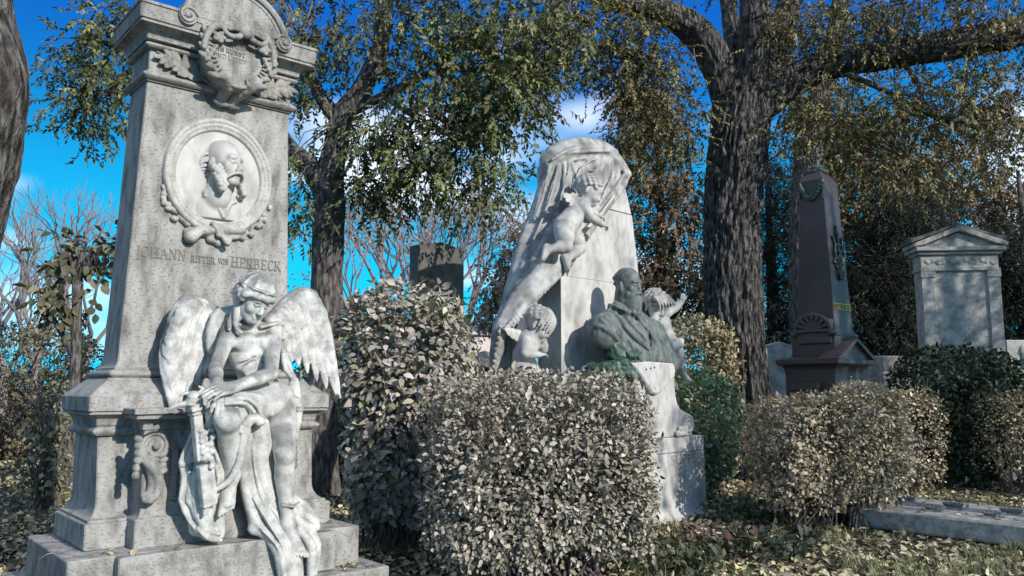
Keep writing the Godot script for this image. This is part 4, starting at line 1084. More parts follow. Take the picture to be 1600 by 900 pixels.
func build_bust_monument() -> void:
	var t = thing("draped_monument", "white marble stele veiled in carved drapery, behind the bronze bust", "grave monument")
	place_in(t, bust_frame, Vector3(0, 0, -.3))
	var s: Material = M.white_marble
	# the smooth front slab in courses, with fine joints
	var cut = [0.0, .7, 1.42, 2.6, 3.45]
	for i in 4:
		var y0 = cut[i]; var y1 = cut[i + 1]
		var st = begin(); var o = PackedVector2Array()
		for y in [y0 + .0012, y1 - .0012]:
			o.append(Vector2(-.69, y) if y == y0 + .0012 else Vector2(-.69, y))
		o.append(Vector2(edge_right(y1 - .0012), y1 - .0012)); o.append(Vector2(edge_right(y0 + .0012), y0 + .0012))
		slab(st, o, -.34, .0, .0015); commit(st, "stone_course", s, t)
	var st = begin()
	slab(st, PackedVector2Array([Vector2(-.69, 3.4515), Vector2(-.69, 3.85), Vector2(-.5, 4.08), Vector2(-.2, 4.16), Vector2(.25, 4.18), Vector2(.42, 4.0), Vector2(edge_right(3.4515), 3.4515)]), -.34, 0, .02); commit(st, "stone_course", s, t)
	st = begin()
	var ol = PackedVector2Array([Vector2(.74, 0), Vector2(.7, 2.0), Vector2(.5, 3.4), Vector2(.2, 4.0), Vector2(-.3, 3.95)])
	for q in [Vector3(-0.049, 4.032, -0.620), Vector3(-0.280, 3.461, -0.620), Vector3(-0.544, 2.896, -0.620), Vector3(-0.774, 2.146, -0.620), Vector3(-0.913, 1.505, -0.620)]: ol.append(Vector2(q.x, q.y))
	ol.append(Vector2(ol[-1].x, 0))
	slab(st, ol, -.62, -.342, .03); commit(st, "backing_stone", s, t)
	block("plinth", -1.4, 1.0, 0, .16, -1.05, .2, s, t, .015)
	# the veil
	var c = Clay.new()
	for f in [
		[[Vector3(-0.781, 3.870, -0.120), Vector3(-0.668, 4.015, -0.000), Vector3(-0.329, 4.130, 0.060), Vector3(0.005, 4.166, 0.050)], .08, .06], [[Vector3(-0.810, 3.806, -0.050), Vector3(-0.638, 3.968, 0.060), Vector3(-0.309, 4.070, 0.100), Vector3(0.121, 4.158, 0.060)], .06, .05], [[Vector3(-0.522, 4.029, -0.250), Vector3(-0.233, 4.169, -0.200), Vector3(0.144, 4.244, -0.150), Vector3(0.383, 4.186, -0.100)], .1, .07],
		[[Vector3(-0.306, 4.121, 0.040), Vector3(-0.045, 4.135, 0.060), Vector3(0.188, 4.066, 0.050), Vector3(0.466, 3.924, 0.040)], .05, .04], [[Vector3(0.094, 4.216, -0.050), Vector3(0.369, 4.119, -0.030), Vector3(0.578, 3.949, -0.020)], .06, .04], [[Vector3(-0.725, 3.887, 0.020), Vector3(-0.413, 3.986, 0.070), Vector3(0.102, 4.137, 0.060)], .05, .035],
		[[Vector3(-0.518, 3.924, -0.300), Vector3(-0.542, 3.691, -0.320), Vector3(-0.651, 3.357, -0.350), Vector3(-0.798, 3.024, -0.380), Vector3(-0.873, 2.795, -0.400), Vector3(-0.924, 2.484, -0.420), Vector3(-1.162, 1.966, -0.420), Vector3(-1.188, 1.438, -0.420)], .1, .12], [[Vector3(-0.787, 3.865, -0.100), Vector3(-0.794, 3.614, -0.140), Vector3(-0.880, 3.295, -0.180), Vector3(-1.017, 2.975, -0.220), Vector3(-1.068, 2.758, -0.260), Vector3(-1.098, 2.458, -0.300)], .06, .07],
		[[Vector3(-0.578, 3.915, -0.200), Vector3(-0.609, 3.616, -0.220), Vector3(-0.698, 3.313, -0.260), Vector3(-0.802, 3.013, -0.300), Vector3(-0.903, 2.719, -0.340), Vector3(-1.007, 2.406, -0.360)], .13, .14], [[Vector3(-0.782, 3.835, -0.060), Vector3(-0.789, 3.563, -0.100), Vector3(-0.865, 3.271, -0.150), Vector3(-0.954, 2.981, -0.200), Vector3(-1.032, 2.697, -0.260), Vector3(-1.098, 2.415, -0.300)], .06, .06],
		[[Vector3(-0.670, 3.868, 0.000), Vector3(-0.699, 3.609, -0.020), Vector3(-0.777, 3.337, -0.060), Vector3(-0.888, 3.063, -0.100), Vector3(-1.018, 2.793, -0.140), Vector3(-1.139, 2.467, -0.200)], .06, .07], [[Vector3(-0.728, 3.855, -0.050), Vector3(-0.720, 3.594, -0.080), Vector3(-0.823, 3.314, -0.100), Vector3(-0.929, 3.021, -0.150), Vector3(-1.032, 2.733, -0.200)], .06, .07],
		[[Vector3(-0.592, 3.914, 0.020), Vector3(-0.641, 3.588, 0.030), Vector3(-0.742, 3.284, 0.030), Vector3(-0.925, 2.956, 0.020), Vector3(-1.099, 2.664, -0.020), Vector3(-1.246, 2.426, -0.080)], .05, .06], [[Vector3(-0.446, 3.985, 0.040), Vector3(-0.519, 3.586, 0.040), Vector3(-0.684, 3.224, 0.050), Vector3(-0.916, 2.848, 0.040), Vector3(-1.129, 2.535, -0.020)], .04, .06],
		[[Vector3(-0.319, 4.032, 0.050), Vector3(-0.300, 3.741, 0.030), Vector3(-0.438, 3.375, 0.040), Vector3(-0.714, 3.022, 0.060), Vector3(-0.948, 2.716, 0.040), Vector3(-1.181, 2.446, -0.000)], .04, .06], [[Vector3(-0.106, 4.077, 0.050), Vector3(-0.152, 3.792, 0.025), Vector3(-0.235, 3.500, 0.030), Vector3(-0.504, 3.140, 0.050), Vector3(-0.781, 2.840, 0.060), Vector3(-1.031, 2.582, 0.030)], .04, .06],
		[[Vector3(0.115, 4.123, 0.050), Vector3(0.096, 3.838, 0.030), Vector3(-0.087, 3.523, 0.040), Vector3(-0.345, 3.206, 0.060), Vector3(-0.596, 2.926, 0.070)], .035, .05], [[Vector3(0.277, 4.062, 0.040), Vector3(0.251, 3.793, 0.040), Vector3(0.027, 3.516, 0.050), Vector3(-0.205, 3.248, 0.060)], .04, .05],
		[[Vector3(0.453, 3.925, 0.050), Vector3(0.318, 3.730, 0.060), Vector3(0.113, 3.551, 0.070), Vector3(-0.171, 3.295, 0.090), Vector3(-0.447, 3.008, 0.100), Vector3(-0.698, 2.759, 0.100)], .05, .06],
		[[Vector3(-0.689, 2.779, 0.120), Vector3(-0.893, 2.649, 0.130), Vector3(-1.107, 2.495, 0.100), Vector3(-1.277, 2.330, 0.050), Vector3(-1.399, 2.203, -0.000)], .075, .06], [[Vector3(-0.805, 2.831, 0.110), Vector3(-1.025, 2.679, 0.110), Vector3(-1.203, 2.480, 0.050), Vector3(-1.336, 2.311, -0.020), Vector3(-1.397, 2.207, -0.060)], .08, .07]]:
		c.curve(f[0], f[1], f[2], .045, 9)
	for f in [[Vector3(0.416, 3.885, 0.100), Vector3(0.284, 3.693, 0.100), Vector3(0.048, 3.485, 0.120), Vector3(-0.149, 3.315, 0.130)], [Vector3(-0.149, 3.315, 0.130), Vector3(-0.404, 3.095, 0.150), Vector3(-0.615, 2.890, 0.170), Vector3(-0.779, 2.678, 0.170)], [Vector3(0.361, 3.912, 0.090), Vector3(0.114, 3.640, 0.100), Vector3(-0.110, 3.417, 0.100)], [Vector3(-0.854, 3.838, 0.020), Vector3(-0.673, 3.971, 0.120), Vector3(-0.322, 4.068, 0.140), Vector3(0.002, 4.146, 0.110)],
			[Vector3(-0.684, 3.935, 0.100), Vector3(-0.393, 4.003, 0.140), Vector3(0.038, 4.106, 0.110)], [Vector3(-0.562, 3.885, 0.080), Vector3(-0.264, 3.966, 0.090), Vector3(-0.122, 3.908, 0.060)], [Vector3(-0.689, 3.819, 0.060), Vector3(-0.731, 3.542, 0.080), Vector3(-0.814, 3.309, 0.080)], [Vector3(-0.595, 3.867, 0.080), Vector3(-0.535, 3.757, 0.070), Vector3(-0.487, 3.586, 0.070)],
			[Vector3(-0.753, 3.801, 0.030), Vector3(-0.836, 3.532, 0.030), Vector3(-0.926, 3.242, -0.020), Vector3(-1.055, 2.950, -0.060)], [Vector3(-0.843, 3.760, -0.020), Vector3(-0.919, 3.464, -0.040), Vector3(-0.997, 3.178, -0.100)], [Vector3(-1.044, 2.855, 0.030), Vector3(-0.886, 2.955, 0.070), Vector3(-0.793, 2.941, 0.100)], [Vector3(-1.098, 2.749, -0.020), Vector3(-1.000, 2.814, 0.060), Vector3(-0.857, 2.869, 0.100)],
			[Vector3(-0.780, 2.667, 0.170), Vector3(-0.970, 2.512, 0.170), Vector3(-1.169, 2.374, 0.130), Vector3(-1.374, 2.201, 0.060)], [Vector3(-0.013, 3.929, 0.060), Vector3(-0.123, 3.838, 0.060), Vector3(-0.217, 3.845, 0.050)]]:
		c.curve(f, .018, .016, .018, 7)
	# the hem sweeping down to the left, with a pleated border
	for f in [[[Vector3(-0.726, 2.700, 0.120), Vector3(-0.973, 2.527, 0.130), Vector3(-1.195, 2.356, 0.100), Vector3(-1.384, 2.175, 0.060), Vector3(-1.520, 2.013, -0.000), Vector3(-1.579, 1.856, -0.050), Vector3(-1.576, 1.674, -0.090), Vector3(-1.576, 1.436, -0.100)], .06, .05], [[Vector3(-1.363, 2.256, 0.000), Vector3(-1.497, 2.063, -0.050), Vector3(-1.545, 1.914, -0.080), Vector3(-1.527, 1.712, -0.120), Vector3(-1.486, 1.436, -0.140)], .07, .07],
			[[Vector3(-1.349, 2.171, -0.120), Vector3(-1.422, 2.016, -0.140), Vector3(-1.428, 1.829, -0.160), Vector3(-1.349, 1.437, -0.200)], .08, .08], [[Vector3(-1.202, 2.130, -0.240), Vector3(-1.264, 1.954, -0.260), Vector3(-1.258, 1.724, -0.280), Vector3(-1.224, 1.438, -0.300)], .09, .1], [[Vector3(-1.342, 1.999, -0.100), Vector3(-1.356, 1.831, -0.140), Vector3(-1.336, 1.643, -0.160), Vector3(-1.276, 1.437, -0.180)], .05, .06], [[Vector3(-1.248, 1.911, -0.140), Vector3(-1.232, 1.722, -0.170), Vector3(-1.175, 1.438, -0.200)], .045, .05]]:
		c.curve(f[0], f[1], f[2], .03, 10)
	for i in 22:
		var u = i / 21.0
		var p = Vector3(-0.873, 2.621, 0.170).lerp(Vector3(-1.554, 1.990, 0.060), u) + Vector3(.0, -.05, .01)
		c.cap(p, p + Vector3(-.05, .03, -.01), .014, .02, .012)
	for i in 8:
		var p = Vector3(-1.572, 1.964, -0.000).lerp(Vector3(-1.609, 1.563, -0.060), i / 7.0)
		c.cap(p, p + Vector3(-.05, .035, .02), .016, .022, .012)
	c.ell(Vector3(-0.177, 3.723, -0.000), Vector3(.42, .4, .075), Vector3(0, 0, -12), .05); c.ell(Vector3(-0.118, 3.979, 0.000), Vector3(.36, .16, .09), Vector3(0, 0, -8), .05)
	for f in [[Vector3(-0.098, 3.951, 0.100), Vector3(-0.256, 3.814, 0.110), Vector3(-0.308, 3.804, 0.110)], [Vector3(-0.629, 3.849, 0.080), Vector3(-0.687, 3.656, 0.100), Vector3(-0.787, 3.441, 0.100)], [Vector3(-0.169, 3.983, 0.100), Vector3(-0.394, 3.868, 0.110), Vector3(-0.532, 3.728, 0.110), Vector3(-0.590, 3.518, 0.100)], [Vector3(0.135, 4.000, 0.090), Vector3(0.081, 3.798, 0.100), Vector3(-0.120, 3.529, 0.110)]]: c.curve(f, .014, .012, .02, 7)
	carve("drapery", c, .0175, M.veil_marble, t, .6)
	# pedestal block with scrolled shoulders
	var pd: Node3D = thing("bust_pedestal", "white pedestal with scrolled shoulders and a carved name, under the bronze bust", "pedestal")
	place_in(pd, bust_frame, Vector3(0, 0, .35))
	st = begin()
	var rows = [[.985, .8, .02, .0], [.985, .8, .02, .03]]
	rows.append_array(quarter([.975, .795, .02, .035], [.91, .73, .02, .16], false))
	rows.append([.91, .72, .02, .697])
	loft(st, rows, 0, .01); commit(st, "base_block", s, pd)
	block("base_block", -.91, .91, .7, .863, .02, .72, s, pd, .01)
	var out = PackedVector2Array()
	var half = [Vector3(0.382, 1.579, 0.700), Vector3(0.386, 1.475, 0.700), Vector3(0.391, 1.324, 0.700), Vector3(0.429, 1.227, 0.700), Vector3(0.492, 1.161, 0.700), Vector3(0.588, 1.122, 0.700), Vector3(0.686, 1.098, 0.700)]
	for p in half: out.append(Vector2(p.x, p.y))
	out.append(Vector2(.7, .866)); out.append(Vector2(-.7, .866))
	half.reverse()
	for p in half: out.append(Vector2(-p.x, p.y))
	st = begin(); slab(st, out, .05, .7, .012); commit(st, "console", s, pd)
	var v = Clay.new()
	for k in [-1.0, 1.0]:
		v = Clay.new()
		var o = Vector3(0.637, 0.990, 0.700); o.x *= k
		v.drum(o + Vector3(0, 0, -.29), .108, .29, Basis(), .01, .008)
		var pts = []
		for i in 20:
			var a = i * .6; var q = .1 * (1 - i / 22.0)
			pts.append(o + Vector3(k * sin(a) * q, cos(a) * q, .0))
		v.chain(pts, [.015], .004)
		v.ell(o, Vector3(.03, .03, .022), Vector3.ZERO, .004)
		for i in 5: v.ell(o + Vector3(-k * (.16 + .055 * (i % 3)), -.09 + .05 * (i / 3), .03), Vector3(.04, .032, .03), Vector3(0, 0, 40 * i), .008)
		v.box(o + Vector3(-k * .09, -.07, -.02), Vector3(.04, .05, .04), Vector3.ZERO, .006, .006)
		carve("scroll", v, .0125, s, pd)
	# the sheet hanging over its top edge
	st = begin()
	out = PackedVector2Array()
	for p in [Vector3(-0.489, 1.647, 0.750), Vector3(-0.137, 1.667, 0.750), Vector3(0.303, 1.655, 0.750), Vector3(0.334, 1.582, 0.750), Vector3(0.312, 1.513, 0.750), Vector3(0.212, 1.453, 0.750), Vector3(0.136, 1.410, 0.750), Vector3(0.060, 1.347, 0.750), Vector3(-0.025, 1.323, 0.750), Vector3(-0.113, 1.336, 0.750), Vector3(-0.199, 1.420, 0.750), Vector3(-0.283, 1.502, 0.750), Vector3(-0.383, 1.582, 0.750)]: out.append(Vector2(p.x, p.y))
	slab(st, out, .702, .752, .016); commit(st, "hanging_sheet", s, pd)
	for p in [Vector3(-0.214, 1.584, 0.760), Vector3(-0.136, 1.596, 0.760), Vector3(-0.068, 1.605, 0.760)]:
		st = begin(); ring_disc(st, Vector3(p.x, p.y, 0), [[.012, .75], [.01, .757], [.001, .757]], 8); commit(st, "stud", M.iron, pd)
	lettering("name_inscription", "SUPPÉ", .245, .73, .625, .1, .721, M.stone_ink, pd, "Droid Sans", .006)
	lettering("date_inscription", "– 1895", Vector3(-0.001, 0.453, 0.720).x, Vector3(0.425, 0.420, 0.720).x, .405, .07, .721, M.stone_ink, pd, "Droid Sans", .006)
	block("top_slab", -.5, .37, 1.44, 1.56, -.0, .66, s, pd, .02)

	# --- the bust
	var bt = thing("bronze_bust", "green bronze bust of a bearded man in a coat, on the white pedestal", "bust")
	place_in(bt, bust_frame, Vector3(-.05, 1.54, .4))
	var br: Material = M.bronze
	var b = Clay.new()
	var ht = Transform3D(Basis.from_euler(Vector3(deg_to_rad(4), deg_to_rad(2), 0)), Vector3(-0.058, 2.514, 0.420))
	var hc = ht.origin
	b.head(ht, 1.6)
	b.T = Transform3D(ht.basis * 1.6, hc); b.S = 1.6
	var rg = RandomNumberGenerator.new(); rg.seed = 4
	for i in 90:                                     # beard of short locks
		var a = lerpf(-1.35, 1.35, rg.randf()); var y = rg.randf()
		var p = Vector3(sin(a) * lerpf(.066, .04, y), lerpf(-.035, -.2, y), cos(a) * lerpf(.078, .066, y) + .01 + .02 * y)
		if y < .3 and absf(a) < .75: continue
		b.cap(p, p + Vector3(-sin(a) * .008, -.03, .002), .0145, .008, .005)
	b.ell(Vector3(0, -.125, .055), Vector3(.06, .085, .05), Vector3.ZERO, .02)
	for k in [-1.0, 1.0]:
		b.curve([Vector3(0, -.058, .1), Vector3(k * .025, -.064, .095), Vector3(k * .045, -.09, .078)], .01, .009, .006, 4)
		b.cap(Vector3(k * .014, .018, .09), Vector3(k * .047, .014, .076), .008, .006, .006)
		for i in 10:
			b.ell(Vector3(k * (.058 - .002 * i), .03 + .03 * sin(i * 2.4), -.02 - .007 * i), Vector3(.014, .02, .02), Vector3(0, 0, rg.randf_range(0, 90)), .005)
	b.T = Transform3D(); b.S = 1.0
	b.cap(hc + Vector3(0, -.1, -.04), hc + Vector3(0, -.32, -.04), .115, .14, .05)
	carve("head", b, .009, br, bt)
	b = Clay.new()
	var eye = bust_frame.affine_inverse() * Vector3(0, 1.4, 0)
	b.ell(Vector3(.03, 1.86, .36), Vector3(.4, .33, .25), Vector3.ZERO, .04)
	b.cap(hc + Vector3(0, -.3, -.06), Vector3(-.42, 2.02, .34), .135, .15, .08); b.cap(hc + Vector3(0, -.3, -.06), Vector3(.42, 2.0, .34), .135, .15, .08)
	b.cap(Vector3(-.42, 2.0, .36), Vector3(-.49, 1.93, .4), .165, .15, .05); b.cap(Vector3(.44, 2.0, .36), Vector3(.56, 1.68, .48), .165, .15, .06)
	b.ell(Vector3(.14, 1.72, .48), Vector3(.4, .22, .2), Vector3.ZERO, .06)
	b.box(Vector3(.02, 1.46, .4), Vector3(.8, .09, .6), Vector3.ZERO, .01, .02, true)
	# collar, lapels and the opening of the coat, the frayed edge of the cut sleeve, long folds
	var col = b.onto([Vector3(-0.330, 2.292, 0.450), Vector3(-0.380, 2.216, 0.550), Vector3(-0.307, 2.179, 0.600), Vector3(-0.109, 2.224, 0.560)], eye)
	b.curve(col, .026, .022, .02, 18)
	b.curve(b.onto([Vector3(-0.475, 2.242, 0.500), Vector3(-0.449, 2.212, 0.550), Vector3(-0.400, 2.188, 0.600), Vector3(-0.353, 2.205, 0.600)], eye), .035, .03, .006, 12)
	b.curve(b.onto([Vector3(-0.503, 2.158, 0.600), Vector3(-0.482, 2.055, 0.660), Vector3(-0.355, 1.927, 0.700), Vector3(-0.137, 1.812, 0.720)], eye), .04, .034, .006, 18)
	b.curve(b.onto([Vector3(-0.212, 2.188, 0.600), Vector3(-0.158, 2.058, 0.680), Vector3(-0.049, 1.918, 0.720), Vector3(-0.052, 1.810, 0.720)], eye), .03, .026, .006, 18)
	b.curve(b.onto([Vector3(-0.638, 2.032, 0.420), Vector3(-0.684, 2.006, 0.550), Vector3(-0.578, 1.943, 0.600), Vector3(-0.491, 1.833, 0.640), Vector3(-0.440, 1.754, 0.660)], eye), .03, .024, .02, 18)
	for q in [[Vector3(-0.568, 2.130, 0.500), Vector3(-0.570, 2.069, 0.580), Vector3(-0.547, 1.956, 0.630)], [Vector3(-0.636, 2.097, 0.500), Vector3(-0.633, 2.046, 0.550), Vector3(-0.609, 1.982, 0.600)], [Vector3(-0.517, 2.071, 0.600), Vector3(-0.492, 1.986, 0.640), Vector3(-0.464, 1.861, 0.660)], [Vector3(-0.030, 2.038, 0.640), Vector3(0.052, 1.880, 0.700), Vector3(0.097, 1.737, 0.700)], [Vector3(-0.399, 1.877, 0.680), Vector3(-0.358, 1.808, 0.700), Vector3(-0.219, 1.770, 0.700)]]:
		b.curve(b.onto(q, eye), .013, .009, .025, 12)
	var pick = RandomNumberGenerator.new(); pick.seed = 12
	for i in 26:                                       # the sculptor's tool marks
		var p = Vector3(pick.randf_range(-.4, .3), pick.randf_range(1.62, 2.02), .6)
		var d = Vector3(pick.randf_range(-.02, .05), pick.randf_range(-.09, -.04), 0)
		var q = b.onto([p, p + d], eye)
		if q[0].distance_to(q[-1]) < .2: b.cap(q[0], q[-1], .012, .006, .02)
	b.groove(b.onto([Vector3(-0.441, 2.176, 0.600), Vector3(-0.401, 2.078, 0.660), Vector3(-0.279, 1.963, 0.700), Vector3(-0.088, 1.833, 0.720)], eye, -.004), .042, .03, .006, 18)
	b.groove(b.onto([Vector3(-0.457, 2.229, 0.500), Vector3(-0.451, 2.193, 0.560), Vector3(-0.423, 2.172, 0.600)], eye, -.004), .036, .028, .006, 10)
	carve("coat", b, .0135, br, bt)
	b = Clay.new()
	b.cap(Vector3(-.4, 1.94, .42), Vector3(-.3, 1.62, .46), .1, .13, .03); b.cap(Vector3(-.3, 1.7, .5), Vector3(-.1, 1.6, .56), .11, .1, .05)
	for i in 8: b.cap(Vector3(-.46 + .03 * i, 1.88 - .01 * i, .5), Vector3(-.36 + .03 * i, 1.62, .56), .014, .02, .015)
	carve("arm_hollow", b, .0125, M.green_bronze, bt)
	b = Clay.new()
	rg.seed = 9
	for i in 26:
		var p = Vector3(rg.randf_range(-.55, .45), rg.randf_range(1.555, 1.63), rg.randf_range(.2, .58))
		b.ell(p, Vector3(rg.randf_range(.08, .15), rg.randf_range(.04, .08), rg.randf_range(.07, .13)), Vector3(0, rg.randf_range(0, 180), rg.randf_range(-20, 20)), .02)
	for q in [[Vector3(-0.585, 1.572, 0.450), .13], [Vector3(-0.576, 1.598, 0.550), .12], [Vector3(-0.534, 1.543, 0.620), .12], [Vector3(-0.645, 1.508, 0.550), .1], [Vector3(-0.457, 1.556, 0.700), .09], [Vector3(-0.421, 1.501, 0.740), .08], [Vector3(-0.466, 1.654, 0.640), .09]]: b.ell(q[0], Vector3(q[1] * 1.4, q[1] * .6, q[1]), Vector3(0, 30, 8), .04)
	for i in 7:
		b.ell(Vector3(-0.572, 1.617, 0.660) + Vector3(.035 * (i % 4) - .05, .02 * (i / 4), .0), Vector3(.03, .022, .03), Vector3(0, 0, 40 * i), .006)
		b.ell(Vector3(-0.388, 1.723, 0.720) + Vector3(.05 * (i % 4) - .08, .035 * (i / 4) - .01, 0), Vector3(.045, .022, .03), Vector3(0, 0, 60 * i - 60), .006)
	carve("base_cloth", b, .014, M.green_bronze, bt)

	# --- three children
	var mb: Material = M.white_marble
	var ch = thing("cherub_statue", "marble winged cherub climbing the veil high on the stele", "statue", Vector3.ZERO, 0, "cherubs on the draped monument")
	place_in(ch, bust_frame, Vector3(-0.844, 3.079, 0.250))
	c = Clay.new()
	child(c, {"chest": Vector3(-0.692, 3.294, 0.270), "belly": Vector3(-0.815, 3.160, 0.270), "hips": Vector3(-0.910, 3.069, 0.260), "neck": Vector3(-0.639, 3.377, 0.300), "turn": Vector3(0, 0, -38),
		"shr": Vector3(-0.737, 3.307, 0.360), "elr": Vector3(-0.655, 3.168, 0.420), "wrr": Vector3(-0.454, 3.134, 0.380), "har": Vector3(.9, -.1, .0), "shl": Vector3(-0.501, 3.359, 0.200), "ell": Vector3(-0.393, 3.305, 0.200), "wrl": Vector3(-0.301, 3.289, 0.200), "hal": Vector3(.8, -.1, .0),
		"hir": Vector3(-1.001, 3.003, 0.320), "knr": Vector3(-1.015, 2.829, 0.360), "anr": Vector3(-1.157, 2.789, 0.260), "tor": Vector3(-.35, -1, .05), "hil": Vector3(-0.759, 3.015, 0.220), "knl": Vector3(-0.678, 2.871, 0.260), "anl": Vector3(-0.846, 2.740, 0.240), "tol": Vector3(.15, -.9, .25)}, 1.4)
	var hd = Transform3D(Basis.from_euler(Vector3(deg_to_rad(20), deg_to_rad(40), deg_to_rad(-12))), Vector3(-0.618, 3.463, 0.340))
	c.head(hd, 1.42, true)
	carve("body", c, .0125, mb, ch, .6)
	c = Clay.new(); curls(c, hd, 1.42, 60, 5, .024); carve("hair", c, .0125, mb, ch, .45)
	c = Clay.new()
	for k in 2:
		var rt = (Vector3(-0.399, 3.480, 0.000) + Vector3(-1.1793, -0.3602, 1.0000) * (.2 + .06 * k))
		little_wing(c, rt, [(Vector3(-0.650, 3.504, -0.000) + Vector3(-1.1358, -0.3644, 1.0000) * (.2 + .1 * k)) - rt, (Vector3(-0.632, 3.471, 0.000) + Vector3(-1.1388, -0.3587, 1.0000) * (.2 + .1 * k)) - rt, (Vector3(-0.597, 3.433, 0.000) + Vector3(-1.1449, -0.3520, 1.0000) * (.2 + .1 * k)) - rt, (Vector3(-0.536, 3.391, -0.000) + Vector3(-1.1556, -0.3448, 1.0000) * (.2 + .1 * k)) - rt, (Vector3(-0.498, 3.536, 0.000) + Vector3(-1.1621, -0.3699, 1.0000) * (.2 + .1 * k)) - rt], .03)
	carve("wing", c, .0125, mb, ch, .6)
	c = Clay.new(); c.cap(Vector3(-0.720, 2.963, 0.260), Vector3(-0.245, 3.303, 0.200), .022, .018); c.cap(Vector3(-0.245, 3.303, 0.200), Vector3(0.078, 3.579, 0.140), .018, .014); carve("veil_cord", c, .0125, mb, ch)
	ch = thing("cherub_statue", "marble cherub with bowed head, hand at its mouth, low on the stele's left", "statue", Vector3.ZERO, 0, "cherubs on the draped monument")
	place_in(ch, bust_frame, Vector3(-1.35, .16, .1))
	c = Clay.new()
	child(c, {"chest": Vector3(-1.315, 1.855, 0.120), "belly": Vector3(-1.376, 1.724, 0.120), "hips": Vector3(-1.382, 1.614, 0.120), "neck": Vector3(-1.265, 1.931, 0.130), "turn": Vector3(0, 0, -12),
		"shr": Vector3(-1.452, 1.860, 0.220), "elr": Vector3(-1.552, 1.723, 0.300), "wrr": Vector3(-1.424, 1.714, 0.360), "har": Vector3(.9, .1, .1), "shl": Vector3(-1.185, 1.881, 0.080), "ell": Vector3(-1.148, 1.786, 0.160), "wrl": Vector3(-1.186, 1.876, 0.200), "hal": Vector3(-.1, 1, .05),
		"hir": Vector3(-1.504, 1.557, 0.200), "knr": Vector3(-1.520, 1.378, 0.240), "anr": Vector3(-1.451, 1.207, 0.160), "tor": Vector3(.2, -.1, 1), "hil": Vector3(-1.296, 1.561, 0.100), "knl": Vector3(-1.325, 1.377, 0.140), "anl": Vector3(-1.297, 1.203, 0.100), "tol": Vector3(.3, -.1, 1)}, 1.4)
	hd = Transform3D(Basis.from_euler(Vector3(deg_to_rad(28), deg_to_rad(35), deg_to_rad(-8))), Vector3(-1.243, 2.014, 0.180))
	c.head(hd, 1.42, true)
	c.chain([Vector3(-1.596, 1.608, 0.240), Vector3(-1.581, 1.581, 0.300), Vector3(-1.397, 1.593, 0.260)], [.03, .04, .03], .03)
	carve("body", c, .0125, mb, ch, .7)
	c = Clay.new(); var ft = Vector3(-1.391, 1.183, 0.140)
	c.ell(Vector3(ft.x, ft.y - .2, .1), Vector3(.2, .2, .17)); c.ell(Vector3(ft.x - .05, ft.y - .55, .06), Vector3(.28, .42, .2), Vector3.ZERO, .06); c.ell(Vector3(ft.x + .06, .3, .06), Vector3(.28, .25, .2), Vector3.ZERO, .06)
	carve("rock", c, .02, mb, ch, .6)
	c = Clay.new(); curls(c, hd, 1.42, 44, 6, .026)
	c.T = Transform3D(hd.basis * 1.42, hd.origin); c.S = 1.42
	for i in 12:
		var a = lerpf(-1.4, 1.4, i / 11.0)
		c.curve([Vector3(sin(a) * .03, .13, cos(a) * .03), Vector3(sin(a) * .08, .09, cos(a) * .09), Vector3(sin(a) * .094, .03, cos(a) * .105), Vector3(sin(a) * .098, -.01 - .02 * (i % 2), cos(a) * .1)], .014, .008, .006, 6)
	c.T = Transform3D(); c.S = 1.0
	carve("hair", c, .0125, mb, ch, .6)
	c = Clay.new()
	for k in 2:
		var rt = (Vector3(-1.278, 1.927, 0.000) + Vector3(-1.0270, -0.0913, 1.0000) * (.04 + .04 * k))
		little_wing(c, rt, [(Vector3(-1.542, 1.975, 0.000) + Vector3(-0.9814, -0.0996, 1.0000) * (.0 + .08 * k)) - rt, (Vector3(-1.509, 1.935, -0.000) + Vector3(-0.9870, -0.0927, 1.0000) * (.0 + .08 * k)) - rt, (Vector3(-1.457, 1.901, -0.000) + Vector3(-0.9960, -0.0867, 1.0000) * (.0 + .08 * k)) - rt, (Vector3(-1.385, 1.857, 0.000) + Vector3(-1.0085, -0.0792, 1.0000) * (.0 + .08 * k)) - rt, (Vector3(-1.392, 1.960, 0.000) + Vector3(-1.0073, -0.0969, 1.0000) * (.02 + .08 * k)) - rt], .04)
	carve("wing", c, .0125, mb, ch, .7)
	ch = thing("cherub_statue", "marble cherub raising one arm, behind the bust's shoulder on the right", "statue", Vector3.ZERO, 0, "cherubs on the draped monument")
	place_in(ch, bust_frame, Vector3(.75, .87, .2))
	c = Clay.new()
	child(c, {"chest": Vector3(0.873, 2.156, 0.200), "belly": Vector3(0.908, 2.012, 0.220), "hips": Vector3(0.986, 1.894, 0.240), "neck": Vector3(0.806, 2.232, 0.200), "turn": Vector3(0, 0, 10),
		"shr": Vector3(0.637, 2.171, 0.260), "elr": Vector3(0.496, 2.021, 0.300), "wrr": Vector3(0.516, 1.897, 0.320), "shl": Vector3(0.947, 2.265, 0.200), "ell": Vector3(1.125, 2.341, 0.220), "wrl": Vector3(1.239, 2.450, 0.260), "hal": Vector3(.25, 1, .1), "curl": [60, 60, 60, 60],
		"hir": Vector3(0.958, 1.838, 0.200), "knr": Vector3(0.947, 1.660, 0.260), "anr": Vector3(1.029, 1.518, 0.200), "tor": Vector3(.2, -.8, .6), "hil": Vector3(1.064, 1.856, 0.240), "knl": Vector3(1.004, 1.723, 0.340), "anl": Vector3(1.180, 1.600, 0.260), "tol": Vector3(.35, -.7, .5)}, 1.4)
	hd = Transform3D(Basis.from_euler(Vector3(deg_to_rad(30), deg_to_rad(-5), deg_to_rad(10))), Vector3(0.704, 2.351, 0.240))
	c.head(hd, 1.42, true)
	carve("body", c, .0125, mb, ch, .75)
